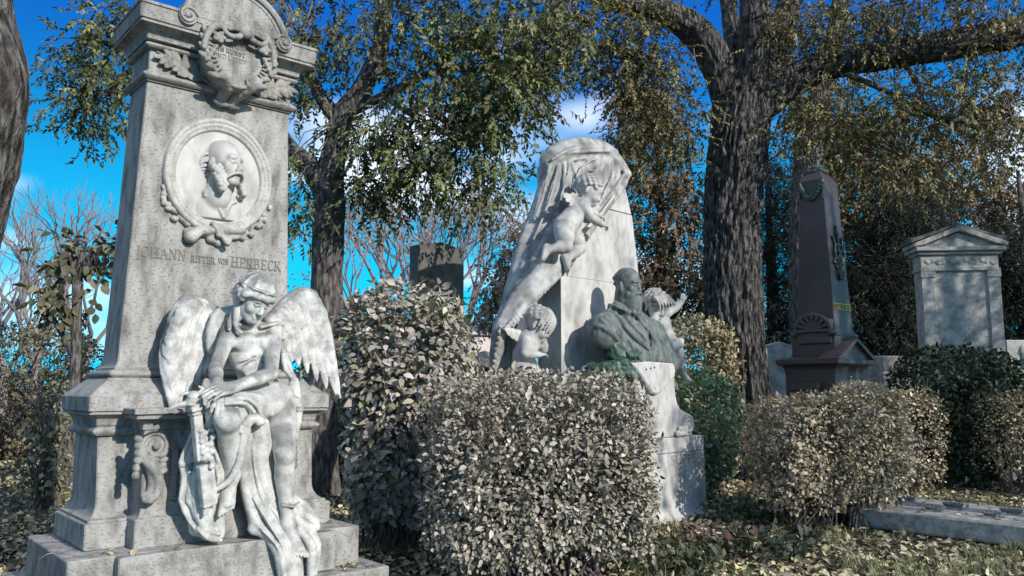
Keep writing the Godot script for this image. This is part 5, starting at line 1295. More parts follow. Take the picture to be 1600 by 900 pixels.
	c = Clay.new(); curls(c, hd, 1.42, 50, 7, .024)
	for i in 6: c.curve([hd * Vector3(-.12 + .04 * i, .15, .06), hd * Vector3(-.11 + .045 * i, .11, .14), hd * Vector3(-.1 + .05 * i, .06, .155)], .025, .012, .01, 4)
	carve("hair", c, .0125, mb, ch, .7)
	c = Clay.new()
	for f in [[Vector3(0.870, 1.911, 0.300), Vector3(0.921, 1.935, 0.360), Vector3(1.041, 1.947, 0.360)], [Vector3(0.853, 1.870, 0.320), Vector3(0.889, 1.877, 0.380), Vector3(1.003, 1.897, 0.380)], [Vector3(0.788, 1.924, 0.300), Vector3(0.809, 1.906, 0.360), Vector3(0.946, 1.848, 0.360)], [Vector3(0.703, 1.842, 0.300), Vector3(0.751, 1.842, 0.360), Vector3(0.832, 1.852, 0.380)]]: c.curve(f, .035, .04, .015, 5)
	carve("loincloth", c, .0125, mb, ch, .8)

func edge_right(y: float) -> float:
	return lerpf(.79, .735, y / 2.66) if y < 2.66 else lerpf(.735, .56, (y - 2.66) / 1.07)

# ---------------------------------------------------------------- the other graves
func build_obelisk() -> void:
	var f = Transform3D(Basis(Vector3.UP, deg_to_rad(42)), Vector3(3.54, 0, -9.375))
	var t = thing("obelisk_monument", "dark brown granite obelisk with bronze ornaments and gilt name, right of the big trunk", "grave monument")
	place_in(t, f, Vector3(0, 0, .04))
	var g: Material = M.granite
	var st = begin()
	loft(st, [[.5, .47, -.4, 0], [.5, .47, -.4, .3], [.49, .46, -.39, .31], [.42, .41, -.32, .38]], 0, .01); commit(st, "plinth", M.granite, t)
	st = begin()
	var r = [[.37, .36, -.27, .38], [.37, .36, -.27, .45], [.345, .34, -.25, .48], [.345, .34, -.25, 1.55]]
	r.append_array(quarter([.35, .345, -.255, 1.552], [.41, .4, -.29, 1.64], true))
	r.append_array([[.45, .43, -.31, 1.66], [.45, .43, -.31, 1.705], [.43, .41, -.3, 1.71], [.3, .32, -.24, 1.735]])
	loft(st, r, 0, .006); commit(st, "pedestal", g, t)
	st = begin()
	r = [[.27, .305, -.22, 1.736], [.265, .3, -.215, 1.97], [.28, .31, -.23, 1.975], [.28, .31, -.23, 1.995], [.262, .3, -.21, 2.0]]
	r.append_array(quarter([.26, .3, -.2, 2.0], [.218, .28, -.17, 2.09], false))
	r.append([.165, .2, -.09, 3.79])
	r.append([.1, .13, -.02, 3.9]); r.append([.05, .08, .03, 3.92])
	loft(st, r, .03, .006); commit(st, "obelisk_shaft", g, t)
	st = begin(); slab(st, PackedVector2Array([Vector2(-.45, 1.706), Vector2(0, 1.94), Vector2(.45, 1.706), Vector2(.4, 1.7), Vector2(-.4, 1.7)]), .2, .405, .004); commit(st, "gable_field", g, t)
	for k in [-1.0, 1.0]:
		st = begin(); slab(st, PackedVector2Array([Vector2(k * .47, 1.708), Vector2(0, 1.952), Vector2(0, 1.905), Vector2(k * .38, 1.708)]), .21, .445, .004); commit(st, "raking_moulding", g, t)
	# shell lunette on the left face
	var c = Clay.new()
	c.clip_z = -9
	var lc = Vector3(-.27, 2.0, .07)
	for i in 9:
		var a = deg_to_rad(lerpf(8, 172, i / 8.0))
		c.cap(lc + Vector3(-.01, .02, 0), lc + Vector3(-.02, sin(a) * .17, cos(a) * .17), .01, .024, .006)
	for i in 16:
		var a0 = deg_to_rad(lerpf(0, 180, i / 16.0)); var a1 = deg_to_rad(lerpf(0, 180, (i + 1) / 16.0))
		c.cap(lc + Vector3(-.01, sin(a0) * .21, cos(a0) * .215), lc + Vector3(-.01, sin(a1) * .21, cos(a1) * .215), .024, .024, .004)
	c.box(lc + Vector3(.06, .02, 0), Vector3(.06, .14, .2), Vector3.ZERO, .02, .01)
	c.cap(lc + Vector3(0, .0, .2), lc + Vector3(0, -.01, .26), .028, .015); c.cap(lc + Vector3(0, .0, -.2), lc + Vector3(0, -.01, -.26), .028, .015)
	carve("shell_lunette", c, .011, g, t)
	block("side_ledge", -.43, -.34, 1.36, 1.45, -.17, .17, g, t, .01)
	# bronze: finial urn, garland and trophy
	c = Clay.new()
	var p = Vector3(.03, 3.9, .05)
	c.ell(p, Vector3(.12, .045, .12)); c.ell(p + Vector3(0, .05, 0), Vector3(.085, .05, .085), Vector3.ZERO, .02); c.cap(p + Vector3(0, .09, 0), p + Vector3(0, .17, 0), .04, .025, .01); c.ell(p + Vector3(0, .2, 0), Vector3(.04, .05, .04), Vector3.ZERO, .01); c.cap(p + Vector3(0, .24, 0), p + Vector3(0, .33, 0), .018, .006, .01)
	for k in 4: c.ell(p + Vector3(.1 * cos(k * PI / 2 + .78), .015, .1 * sin(k * PI / 2 + .78)), Vector3(.04, .035, .04), Vector3.ZERO, .008)
	carve("finial", c, .011, M.dark_bronze, t)
	c = Clay.new()
	for i in 15:
		var u = i / 14.0
		c.ell(Vector3(-.155, 3.74 - .17 * sin(u * PI), .19 - .27 * u), Vector3(.03, .028 + .012 * sin(u * PI), .03), Vector3(0, 0, 30 * i), .005)
	c.cap(Vector3(-.15, 3.77, .2), Vector3(-.16, 3.55, .2), .014, .01); c.cap(Vector3(-.15, 3.77, -.08), Vector3(-.16, 3.58, -.08), .014, .01)
	carve("garland", c, .011, M.dark_bronze, t)
	c = Clay.new()
	var q = Vector3(.05, 2.92, .255)
	c.cap(q + Vector3(0, -.28, .01), q + Vector3(0, .3, -.02), .018, .012, .008)
	for k in [-1.0, 1.0]:
		c.curve([q + Vector3(k * .03, -.12, .01), q + Vector3(k * .11, -.02, .01), q + Vector3(k * .085, .1, .0), q + Vector3(k * .12, .19, -.01)], .02, .014, .006, 7)
		for i in 6:
			c.ell(q + Vector3(k * (.045 + .014 * i), -.1 - .05 * (i % 3) + .035 * i * .5, .005), Vector3(.016, .045, .014), Vector3(0, 0, -k * (30 + 10 * i)), .005)
		c.cap(q + Vector3(k * .02, -.3, .02), q + Vector3(k * .07, -.2, .02), .014, .012, .006)
	c.cap(q + Vector3(-.085, .1, 0), q + Vector3(.085, .1, 0), .014, .014, .006); c.cap(q + Vector3(-.05, .02, .01), q + Vector3(.05, .02, .01), .02, .02, .006); c.ell(q + Vector3(0, -.05, .015), Vector3(.055, .05, .02), Vector3.ZERO, .01)
	for x in [-.05, -.02, .02, .05]: c.cap(q + Vector3(x, -.02, .01), q + Vector3(x, .1, .0), .005, .005, .003)
	c.ell(q + Vector3(0, .24, -.015), Vector3(.035, .05, .018), Vector3.ZERO, .006); c.ell(q + Vector3(0, .31, -.02), Vector3(.018, .03, .014), Vector3.ZERO, .006)
	carve("bronze_trophy", c, .01, M.dark_bronze, t)
	lettering("name_inscription", "STREICHER", -.17, .225, 2.3, .075, .277, M.gold, t, "Droid Serif", .012)
	lettering("small_inscription", "J.B.STREICHER", -.2, .2, 1.32, .05, .343, M.gilt_stone, t, "Droid Serif", .006)
	block("inscription_panel", -.26, .26, 1.05, 1.5, .3, .342, g, t, .008)
	# grave slab in front with six small bronze wreaths
	var sl = thing("grave_slab", "low grey stone slab scattered with leaves and small bronze wreaths, in front of the obelisk", "grave slab")
	sl.transform = Transform3D(f.basis, f * Vector3(0, 0, 1.6))
	st = begin(); loft(st, [[.6, 1.35, -1.06, 0], [.61, 1.36, -1.06, .02], [.61, 1.36, -1.06, .168], [.6, 1.35, -1.05, .18]], 0, .01); commit(st, "slab", M.slab_stone, sl)
	var proto: Node3D
	var n = 0
	for w in [[Vector3(3.971, 0.207, -8.800), "on the left part of the slab near its front edge"], [Vector3(4.252, 0.247, -9.000), "at the back edge of the slab, leftmost of that row"], [Vector3(4.205, 0.188, -8.300), "in the middle of the slab, pale green and open"], [Vector3(4.494, 0.235, -8.500), "at the back edge of the slab, middle of that row"], [Vector3(4.557, 0.205, -7.900), "at the right part of the slab by its front edge"], [Vector3(4.843, 0.223, -8.100), "at the back edge of the slab, rightmost of all"]]:
		n += 1
		var o: Node3D
		if proto == null:
			c = Clay.new()
			for i in 14:
				var a = TAU * i / 14.0; var b = TAU * (i + 1) / 14.0
				c.cap(Vector3(cos(a) * .075, .025, sin(a) * .075), Vector3(cos(b) * .075, .025, sin(b) * .075), .013, .013, .004)
				c.ell(Vector3(cos(a) * .078, .036, sin(a) * .078), Vector3(.036, .009, .014), Vector3(25, -rad_to_deg(a) + 60, 25), .003)
			proto = thing("bronze_wreath", "", "wreath"); carve("ring", c, .008, M.bronze, proto); o = proto
		else:
			o = proto.duplicate(); o.name = numbered("bronze_wreath"); add_child(o)
		o.position = Vector3(w[0].x, .18, w[0].z); o.rotation.y = n * 1.3
		mark(o, "small green bronze wreath lying " + w[1], "wreath", "wreaths on the grave slab")

func gabled_stone(called: String, label: String, cat: String, px: Vector3, turn: float, hw: float, h: float, rise: float, dp: float, m: Material, grp = "") -> Node3D:
	var t = thing(called, label, cat, Vector3(px.x, 0, px.z), deg_to_rad(turn), grp)
	var st = begin(); slab(st, PackedVector2Array([Vector2(-hw, .2), Vector2(-hw, h - rise), Vector2(0, h), Vector2(hw, h - rise), Vector2(hw, .2)]), -dp / 2, dp / 2, .012); commit(st, "stone", m, t)
	block("foot", -hw - .08, hw + .08, 0, .2, -dp / 2 - .06, dp / 2 + .06, m, t, .012)
	return t

func build_stones() -> void:
	# grey temple-front stele on the right
	var t = thing("temple_stele", "tall plain grey stele with pilasters and triangular pediment, behind the dark evergreen", "grave monument", Vector3(6.9, 0, -12.5), deg_to_rad(-6))
	var g: Material = M.grey_stone
	block("base", -.68, .74, 0, .5, -.36, .1, g, t, .015)
	block("body", -.53, .6, .5, 3.19, -.3, 0, g, t, .006)
	for k in [[-.545, -.35], [.43, .615]]:
		block("pilaster", k[0], k[1], .5, 3.08, -.02, .035, g, t, .006)
		block("capital", k[0] - .012, k[1] + .012, 3.083, 3.185, -.02, .05, g, t, .008)
	block("lower_band", -.555, .625, 3.19, 3.225, -.31, .045, g, t, .006); block("architrave", -.54, .61, 3.228, 3.44, -.3, .02, g, t, .006)
	block("cornice", -.58, .65, 3.443, 3.49, -.33, .07, g, t, .012); block("cornice", -.63, .7, 3.493, 3.56, -.37, .12, g, t, .012)
	var st = begin(); slab(st, PackedVector2Array([Vector2(-.6, 3.563), Vector2(.035, 3.79), Vector2(.67, 3.563)]), -.35, .03, .005); commit(st, "tympanum", g, t)
	for k in [-1.0, 1.0]:
		st = begin(); slab(st, PackedVector2Array([Vector2(.035 + k * .69, 3.563), Vector2(.035 + k * .69, 3.62), Vector2(.035, 3.885), Vector2(.035, 3.81), Vector2(.035 + k * .52, 3.6)]), -.37, .12, .008); commit(st, "raking_cornice", g, t)
	st = begin(); slab(st, PackedVector2Array([Vector2(-.68, 3.63), Vector2(-.68, 3.72), Vector2(-.55, 3.74), Vector2(.035, 3.94), Vector2(.62, 3.74), Vector2(.75, 3.72), Vector2(.75, 3.63), Vector2(.035, 3.89)]), -.4, .05, .008); commit(st, "roof_slab", M.dark_stone, t)
	var c = Clay.new(); c.clip_z = -.05
	for i in 13:
		var x = lerpf(-.44, .52, i / 12.0)
		c.ell(Vector3(x, 3.33 + .02 * sin(i * 2.0), .02), Vector3(.05, .035, .018), Vector3(0, 0, 35.0 * (1 if i % 2 else -1)), .006)
	carve("frieze_ornament", c, .012, g, t)
	# dark polished stele above the round shrub
	t = gabled_stone("dark_headstone", "tall dark polished headstone with a low gabled top, rising behind the big round shrub", "headstone", Vector3(-1.02, 0, -11), 38, .37, 3.36, .07, .22, M.dark_stone)
	# pale stone behind the trunk, text stones beside the obelisk
	t = gabled_stone("pale_headstone", "pale grey headstone with a pointed top between the big trunk and the obelisk", "headstone", Vector3(4.72, 0, -14.5), 10, .52, 2.2, .14, .2, M.grey_stone)
	t = thing("inscribed_headstone", "wide grey headstone with rows of worn lettering, right of the obelisk behind the evergreen", "headstone", Vector3(6.45, 0, -14), deg_to_rad(-4))
	block("stone", -.75, .75, .15, 1.93, -.1, .1, M.grey_stone, t, .015); block("foot", -.85, .85, 0, .15, -.2, .2, M.grey_stone, t, .015)
	for i in 3: lettering("worn_line", ["IIIIIIII", "IIIIIIIIIII", "IIIIIIIIII"][i], -.62, .1, 1.72 - .26 * i, .09, .102, M.stone_ink, t, "Droid Serif", .004)
	t = thing("relief_headstone", "grey headstone with a small square relief portrait, at the right edge", "headstone", Vector3(8.75, 0, -14), deg_to_rad(-8))
	block("stone", -.42, .5, .15, 2.1, -.12, .1, M.dark_stone, t, .015); block("relief_panel", -.3, .22, 1.72, 2.2, .02, .14, M.pale_stone, t, .012); block("ledge", -.45, .55, 1.62, 1.7, -.13, .16, M.grey_stone, t, .01); block("lower_stone", -.5, .6, 0, 1.615, -.15, .13, M.grey_stone, t, .012)
	c = Clay.new(); c.clip_z = .1
	c.ell(Vector3(-.02, 2.02, .13), Vector3(.09, .11, .05)); c.ell(Vector3(-.07, 1.99, .13), Vector3(.04, .06, .04), Vector3.ZERO, .02); c.cap(Vector3(-.1, 2.0, .14), Vector3(-.12, 1.97, .14), .014, .014, .01); c.cap(Vector3(0, 1.95, .13), Vector3(.04, 1.82, .13), .06, .1, .03); c.ell(Vector3(-.04, 1.9, .14), Vector3(.05, .06, .035), Vector3.ZERO, .02)
	carve("relief_head", c, .012, M.grey_stone, t)
	# headstones and a planter pot far behind, before the chapel
	var k = 0
	for e in [[-1.15, -21.0, .28, 2.25], [-.88, -20.6, .16, 2.05], [-.68, -20.2, .17, 2.3]]:
		gabled_stone("far_headstone", ["wide weathered headstone before the pink chapel, left of the group", "dark narrow headstone before the pink chapel, in the middle of the group", "light grey headstone before the pink chapel, right of the group"][k], "headstone", Vector3(e[0], 0, e[1]), 20, e[2], e[3], .05, .15, [M.grey_stone, M.dark_stone, M.grey_stone][k], "headstones before the chapel")
		k += 1
	t = thing("stone_pillar", "short stone pillar behind the clipped hedge that carries a black pot", "pillar", Vector3(-.41, 0, -14.5))
	block("shaft", -.16, .16, .1, 1.44, -.16, .16, M.grey_stone, t, .01); block("foot", -.22, .22, 0, .1, -.22, .22, M.grey_stone, t, .01); block("cap", -.2, .2, 1.443, 1.53, -.2, .2, M.grey_stone, t, .012)
	t = thing("black_pot", "black round planter pot standing left of the draped monument", "pot", Vector3(-.41, 1.53, -14.5))
	st = begin(0)
	st.set_smooth_group(0)
	var o = MeshInstance3D.new(); o.name = "pot"
	var rowsp = [[.07, 0], [.08, .0], [.105, .19], [.118, .195], [.118, .225], [.1, .225], [.095, .19], [.02, .18]]
	for i in 20:
		for j in rowsp.size() - 1:
			var a0 = TAU * i / 20.0; var a1 = TAU * (i + 1) / 20.0
			quad(st, Vector3(cos(a0) * rowsp[j][0], rowsp[j][1], sin(a0) * rowsp[j][0]), Vector3(cos(a0) * rowsp[j + 1][0], rowsp[j + 1][1], sin(a0) * rowsp[j + 1][0]), Vector3(cos(a1) * rowsp[j + 1][0], rowsp[j + 1][1], sin(a1) * rowsp[j + 1][0]), Vector3(cos(a1) * rowsp[j][0], rowsp[j][1], sin(a1) * rowsp[j][0]))
	commit(st, "pot", M.black_pot, t)
	# chapel
	t = thing("chapel", "small pale pink chapel with a low lead roof, far behind the round shrub", "building", Vector3(-2.0, 0, -33), deg_to_rad(25))
	block("wall", -2.6, 1.6, 0, 3.5, -5, 0, M.plaster, t, .02)
	block("cornice", -2.75, 1.75, 3.5, 3.62, -5.15, .15, M.pale_stone, t, .03)
	st = begin(); loft(st, [[2.25, .15, -5.15, 3.622], [2.2, .1, -5.1, 3.68], [1.2, -1.8, -3.2, 4.1]], -.5, .02); commit(st, "roof", M.lead, t)
	block("door", -.95, -.05, 0, 2.2, -.02, .04, M.wood_pole, t, .01); block("door_frame", -1.1, .1, 2.2, 2.36, -.02, .08, M.pale_stone, t, .01)
	for x in [-1.1, -.02]: block("door_frame", x, x + .12, 0, 2.197, -.02, .08, M.pale_stone, t, .01)
	block("window", .55, 1.1, 1.4, 2.5, -.02, .03, M.car_glass, t, .005); block("window_frame", .45, 1.2, 2.5, 2.62, -.02, .06, M.pale_stone, t, .01)
	# a parked car glimpsed at the left
	t = thing("parked_car", "pale silver car parked far off at the left, glimpsed between hedge and monument", "car", Vector3(-15.2, 0, -30.5), deg_to_rad(80))
	st = begin(); slab(st, PackedVector2Array([Vector2(-2.1, .35), Vector2(-2.12, .75), Vector2(-1.9, .92), Vector2(-1.2, .98), Vector2(1.0, 1.0), Vector2(1.9, .9), Vector2(2.1, .7), Vector2(2.1, .35)]), -.85, .85, .08); commit(st, "body", M.car_paint, t)
	st = begin(); slab(st, PackedVector2Array([Vector2(-1.75, .95), Vector2(-1.2, 1.42), Vector2(.3, 1.46), Vector2(1.05, .98)]), -.72, .72, .06); commit(st, "cabin", M.car_glass, t)
	st = begin(); slab(st, PackedVector2Array([Vector2(-1.25, 1.4), Vector2(-1.15, 1.47), Vector2(.3, 1.5), Vector2(.4, 1.42)]), -.7, .7, .03); commit(st, "roof", M.car_paint, t)
	for x in [-1.3, 1.3]:
		for z in [-.78, .78]:
			st = begin(); ring_disc(st, Vector3(x, .32, z), [[.001, -.1], [.2, -.1], [.32, -.09], [.32, .09], [.2, .1], [.001, .1]], 20); commit(st, "wheel", M.rubber, t)

# ---------------------------------------------------------------- plants
func spread(n: int, place: Array, mesh: Mesh, m: Material, called: String, parent: Node3D, cols: Array, kind = "stuff") -> MultiMeshInstance3D:
	var mm = MultiMesh.new(); mm.transform_format = MultiMesh.TRANSFORM_3D; mm.use_colors = true; mm.mesh = mesh; mm.instance_count = n
	for i in n:
		mm.set_instance_transform(i, place[i]); mm.set_instance_color(i, cols[i])
	var o = MultiMeshInstance3D.new(); o.multimesh = mm; o.material_override = m; o.name = called if parent else numbered(called)
	(parent if parent else self).add_child(o, true)
	if kind: o.set_meta("kind", kind)
	return o

# one leaf along +z, folded on its rib and curling at the tip
func leaf_mesh(len: float, wid: float, fold: float, curl: float, petiole = 0.0) -> ArrayMesh:
	var st = begin(0)
	var prof = [[0.0, .12], [.22, .8], [.5, 1.0], [.78, .62], [1.0, .04]]
	for i in 4:
		var a = prof[i]; var b = prof[i + 1]
		var z0 = a[0] * len; var z1 = b[0] * len
		var y0 = -curl * a[0] * a[0] * len; var y1 = -curl * b[0] * b[0] * len
		for k in [-1.0, 1.0]:
			var w0 = k * a[1] * wid / 2; var w1 = k * b[1] * wid / 2
			var p = [Vector3(0, y0, z0), Vector3(0, y1, z1), Vector3(w1, y1 + absf(w1) * fold, z1), Vector3(w0, y0 + absf(w0) * fold, z0)]
			if k < 0: quad(st, p[3], p[2], p[1], p[0])
			else: quad(st, p[0], p[1], p[2], p[3])
	st.generate_normals()
	return st.commit()

# a twig carrying leaflets on both sides
func sprig_mesh(n: int, len: float, leaf: float, wid: float, sd: int, droop = .5) -> ArrayMesh:
	var rg = RandomNumberGenerator.new(); rg.seed = sd
	var st = begin(0)
	var lm = leaf_mesh(leaf, wid, .25, .25)
	for i in n:
		var u = (i + .6) / n
		var side = -1.0 if i % 2 else 1.0
		var b = Basis.from_euler(Vector3(rg.randf_range(.0, .9) * droop + .1, side * rg.randf_range(.5, 1.3) if i < n - 1 else 0.0, rg.randf_range(-.7, .7)))
		b = b.scaled(Vector3.ONE * rg.randf_range(.75, 1.15))
		st.append_from(lm, 0, Transform3D(b, Vector3(0, -droop * u * u * len * .6, u * len)))
	var tw = begin()
	tube(tw, [Vector3.ZERO, Vector3(0, -droop * .15 * len, len * .5), Vector3(0, -droop * .6 * len, len)], [.004, .003, .0015], 3, false)
	tw.generate_normals()
	st.append_from(tw.commit(), 0, Transform3D())
	return st.commit()

func mix_color(rg: RandomNumberGenerator, pal: Array, vary = .35) -> Color:
	var a = pal[rg.randi() % pal.size()]; var b = pal[rg.randi() % pal.size()]; var u = rg.randf()
	var v = 1.0 + rg.randf_range(-vary, vary)
	return Color(lerpf(a[0], b[0], u) * v, lerpf(a[1], b[1], u) * v, lerpf(a[2], b[2], u) * v)

# bark: a limb with furrows as real relief
func limb(st: SurfaceTool, path: Array, rad: Array, sides: int, relief: float, sd: int, step = .06, flare = 0.0) -> void:
	var c = Curve3D.new()
	for i in path.size():
		var t = (path[mini(i + 1, path.size() - 1)] - path[maxi(i - 1, 0)]) / 6.0
		c.add_point(path[i], -t, t)
	var l = c.get_baked_length(); var n = maxi(3, int(l / step))
	var marks = []
	for i in path.size(): marks.append(c.get_closest_offset(path[i]))
	var no = FastNoiseLite.new(); no.seed = sd; no.frequency = 1.0; no.fractal_octaves = 3; no.fractal_type = FastNoiseLite.FRACTAL_RIDGED
	var lumps = FastNoiseLite.new(); lumps.seed = sd + 1; lumps.frequency = .9
	var x = Vector3(0, 0, 1); var prev = []; var k = 0
	for i in n + 1:
		var o = l * i / n
		var p = c.sample_baked(o, true); var d = (c.sample_baked(minf(o + .02, l), true) - c.sample_baked(maxf(o - .02, 0), true)).normalized()
		while k < marks.size() - 2 and o > marks[k + 1]: k += 1
		var r = lerpf(rad[k], rad[k + 1], clampf((o - marks[k]) / maxf(marks[k + 1] - marks[k], .001), 0, 1))
		x = (x - d * x.dot(d)).normalized(); var y = d.cross(x)
		var ring = []
		for j in sides:
			var a = TAU * j / sides
			var q = Vector3(cos(a), sin(a), 0)
			var rr = r * (1.0 + .09 * lumps.get_noise_3d(q.x * 1.3, q.y * 1.3, o * .8)) + relief * (no.get_noise_3d(q.x * r * 7.5, q.y * r * 7.5, o * 1.1) - .1) + flare * exp(-o * 2.6) * (1.0 + .5 * sin(a * 4 + sd))
			ring.append(p + (x * cos(a) + y * sin(a)) * rr)
		if i:
			for j in sides:
				var j2 = (j + 1) % sides
				quad(st, prev[j], ring[j], ring[j2], prev[j2])
		prev = ring

# branches that fork until they are twigs; the tips come back
func fork(st: SurfaceTool, rg: RandomNumberGenerator, at: Vector3, dir: Vector3, len: float, r: float, depth: int, tips: Array, wild = .5, up = .12, sides = 5) -> void:
	var mid = at + dir * len * .5 + Vector3(rg.randf_range(-1, 1), rg.randf_range(-1, 1), rg.randf_range(-1, 1)) * len * .07
	var end = at + dir * len + Vector3(rg.randf_range(-1, 1), rg.randf_range(-1, 1), rg.randf_range(-1, 1)) * len * .12
	tube(st, [at, mid, end], [r, r * .85, r * .68], sides if r > .02 else 3, false)
	if depth == 0: tips.append([end, dir]); return
	for k in (3 if rg.randf() < .45 else 2):
		var d = (dir + Vector3(rg.randf_range(-1, 1), rg.randf_range(-1, 1), rg.randf_range(-1, 1)) * wild * 1.3 + Vector3(0, up, 0)).normalized()
		fork(st, rg, end if k else mid.lerp(end, .7), d, len * rg.randf_range(.62, .86), r * .62, depth - 1, tips, wild, up, sides)

# crown: clumps are [centre, half extents, sub-clumps]; leaves gather in sub-clumps with gaps between, twigs lead to them
func crown(t: Node3D, clumps: Array, per: int, meshes: Array, m: Material, pal: Array, sd: int, size = .32, twig_m: Material = null, hang = .6, from: Array = [], thin = 1.0) -> void:
	var rg = RandomNumberGenerator.new(); rg.seed = sd
	var place = []; var cols = []
	for i in meshes.size(): place.append([]); cols.append([])
	var st = begin(); var any = false
	for c in clumps:
		for s in int(c[2] * thin):
			var v = Vector3(rg.randf_range(-1, 1), rg.randf_range(-1, 1), rg.randf_range(-1, 1))
			while v.length() > 1.0: v = Vector3(rg.randf_range(-1, 1), rg.randf_range(-1, 1), rg.randf_range(-1, 1))
			v = v.normalized() * pow(v.length(), .7)
			var o = c[0] + v * c[1]
			if from.size() and twig_m:
				var b = from[0]
				for q in from:
					if q.distance_to(o) < b.distance_to(o): b = q
				b = b.lerp(o, rg.randf_range(0, .25))
				if b.distance_to(o) < 3.2:
					var mid = b.lerp(o, .55) + Vector3(rg.randf_range(-.15, .15), rg.randf_range(.0, .25), rg.randf_range(-.15, .15))
					tube(st, [b, mid, o], [.014, .009, .004], 3, false); any = true
			var tint = rg.randf_range(.75, 1.2)
			for i in per:
				var g = Vector3(rg.randfn(0, .5), rg.randfn(0, .42), rg.randfn(0, .5)) * size
				var out = (g + Vector3(0, -hang * size * rg.randf(), 0)).normalized()
				if out.length() < .5: out = Vector3.DOWN
				var up = Vector3(rg.randf_range(-.6, .6), 1, rg.randf_range(-.6, .6))
				if absf(out.dot(up.normalized())) > .97: up = Vector3(1, .2, .3)
				var bs = Basis.looking_at(-out, up).scaled(Vector3.ONE * rg.randf_range(.7, 1.25))
				var w = rg.randi() % meshes.size()
				place[w].append(Transform3D(bs, o + g))
				var col = mix_color(rg, pal)
				cols[w].append(Color(col.r * tint, col.g * tint, col.b * tint))
	for i in meshes.size():
		if place[i].size(): spread(place[i].size(), place[i], meshes[i], m, "crown", t, cols[i])
	if any: commit(st, "twigs", twig_m, t)

# a clipped or natural bush: leaves on and under the surface of rounded boxes [centre, half extents, roundness 2..6, turn]
func bush(called: String, label: String, cat: String, base: Vector3, forms: Array, n: int, meshes: Array, pal: Array, sd: int, stems: int, stem_r = .012, grp = "", inner = .3, core = true, bottom = .12) -> Node3D:
	var t = thing(called, label, cat, base, 0, grp)
	var rg = RandomNumberGenerator.new(); rg.seed = sd
	var no = FastNoiseLite.new(); no.seed = sd; no.frequency = 1.6
	var gaps = FastNoiseLite.new(); gaps.seed = sd + 7; gaps.frequency = 3.4
	var place = []; var cols = []
	for i in meshes.size(): place.append([]); cols.append([])
	var made = 0; var tries = 0
	while made < n and tries < n * 6:
		tries += 1
		var f = forms[rg.randi() % forms.size()]
		var v = Vector3(rg.randf_range(-1, 1), rg.randf_range(-1, 1), rg.randf_range(-1, 1))
		var k = f[2]
		var e = pow(pow(absf(v.x), k) + pow(absf(v.y), k) + pow(absf(v.z), k), 1.0 / k)
		if e < .05: continue
		var q = 1.0 - inner * pow(rg.randf(), 2.0) + rg.randfn(0, .03)
		var u = v / e * q
		var p = Vector3(u.x * f[1].x, u.y * f[1].y, u.z * f[1].z).rotated(Vector3.UP, f[3]) + f[0]
		p += (p - f[0]).normalized() * no.get_noise_3dv(p) * .12
		if p.y < bottom * rg.randf_range(.4, 1.6): continue
		var low = 1.0 - smoothstep(0.0, f[1].y * .8, p.y)
		if gaps.get_noise_3dv(p) < -.2 + low * .35 and rg.randf() < .8: continue
		var nrm = Vector3(u.x / f[1].x, u.y / f[1].y, u.z / f[1].z).rotated(Vector3.UP, f[3]).normalized()
		var out = (nrm + Vector3(rg.randfn(0, .8), rg.randfn(0, .8) - .2, rg.randfn(0, .8))).normalized()
		var up = (nrm + Vector3(rg.randfn(0, .75), rg.randfn(0, .75) + .8, rg.randfn(0, .75))).normalized()
		if absf(out.dot(up)) > .96: continue
		var w = rg.randi() % meshes.size()
		place[w].append(Transform3D(Basis.looking_at(-out, up).scaled(Vector3.ONE * (rg.randf_range(.5, 1.15) + .7 * pow(rg.randf(), 4.0))), p))
		cols[w].append(mix_color(rg, pal)); made += 1
	for i in meshes.size(): spread(place[i].size(), place[i], meshes[i], M.leaf, "leaves", t, cols[i])
	var st = begin()
	for i in stems:
		var f = forms[rg.randi() % forms.size()]
		var foot = Vector3(rg.randf_range(-1, 1) * f[1].x * .55, 0, rg.randf_range(-1, 1) * f[1].z * .55).rotated(Vector3.UP, f[3]) + Vector3(f[0].x, 0, f[0].z)
		var v = Vector3(rg.randf_range(-1, 1), rg.randf_range(.1, .9), rg.randf_range(-1, 1))
		var e = pow(pow(absf(v.x), f[2]) + pow(absf(v.y), f[2]) + pow(absf(v.z), f[2]), 1.0 / f[2])
		v = v / e * rg.randf_range(.8, 1.02)
		var end = Vector3(v.x * f[1].x, v.y * f[1].y, v.z * f[1].z).rotated(Vector3.UP, f[3]) + f[0]
		var mid = foot.lerp(end, .45) + Vector3(rg.randf_range(-.1, .1), rg.randf_range(-.05, .1), rg.randf_range(-.1, .1))
		var r = stem_r * rg.randf_range(.5, 1.2)
		tube(st, [foot, mid, end], [r, r * .75, r * .35], 5, false)
		for k in 3:
			var s = foot.lerp(mid, .5).lerp(end, rg.randf_range(.2, .9))
			var d = (end - foot).normalized() + Vector3(rg.randf_range(-.8, .8), rg.randf_range(-.3, .8), rg.randf_range(-.8, .8))
			tube(st, [s, s + d.normalized() * rg.randf_range(.15, .35)], [r * .45, r * .2], 3, false)
	if stems: commit(st, "stems", M.twig, t)
	return t

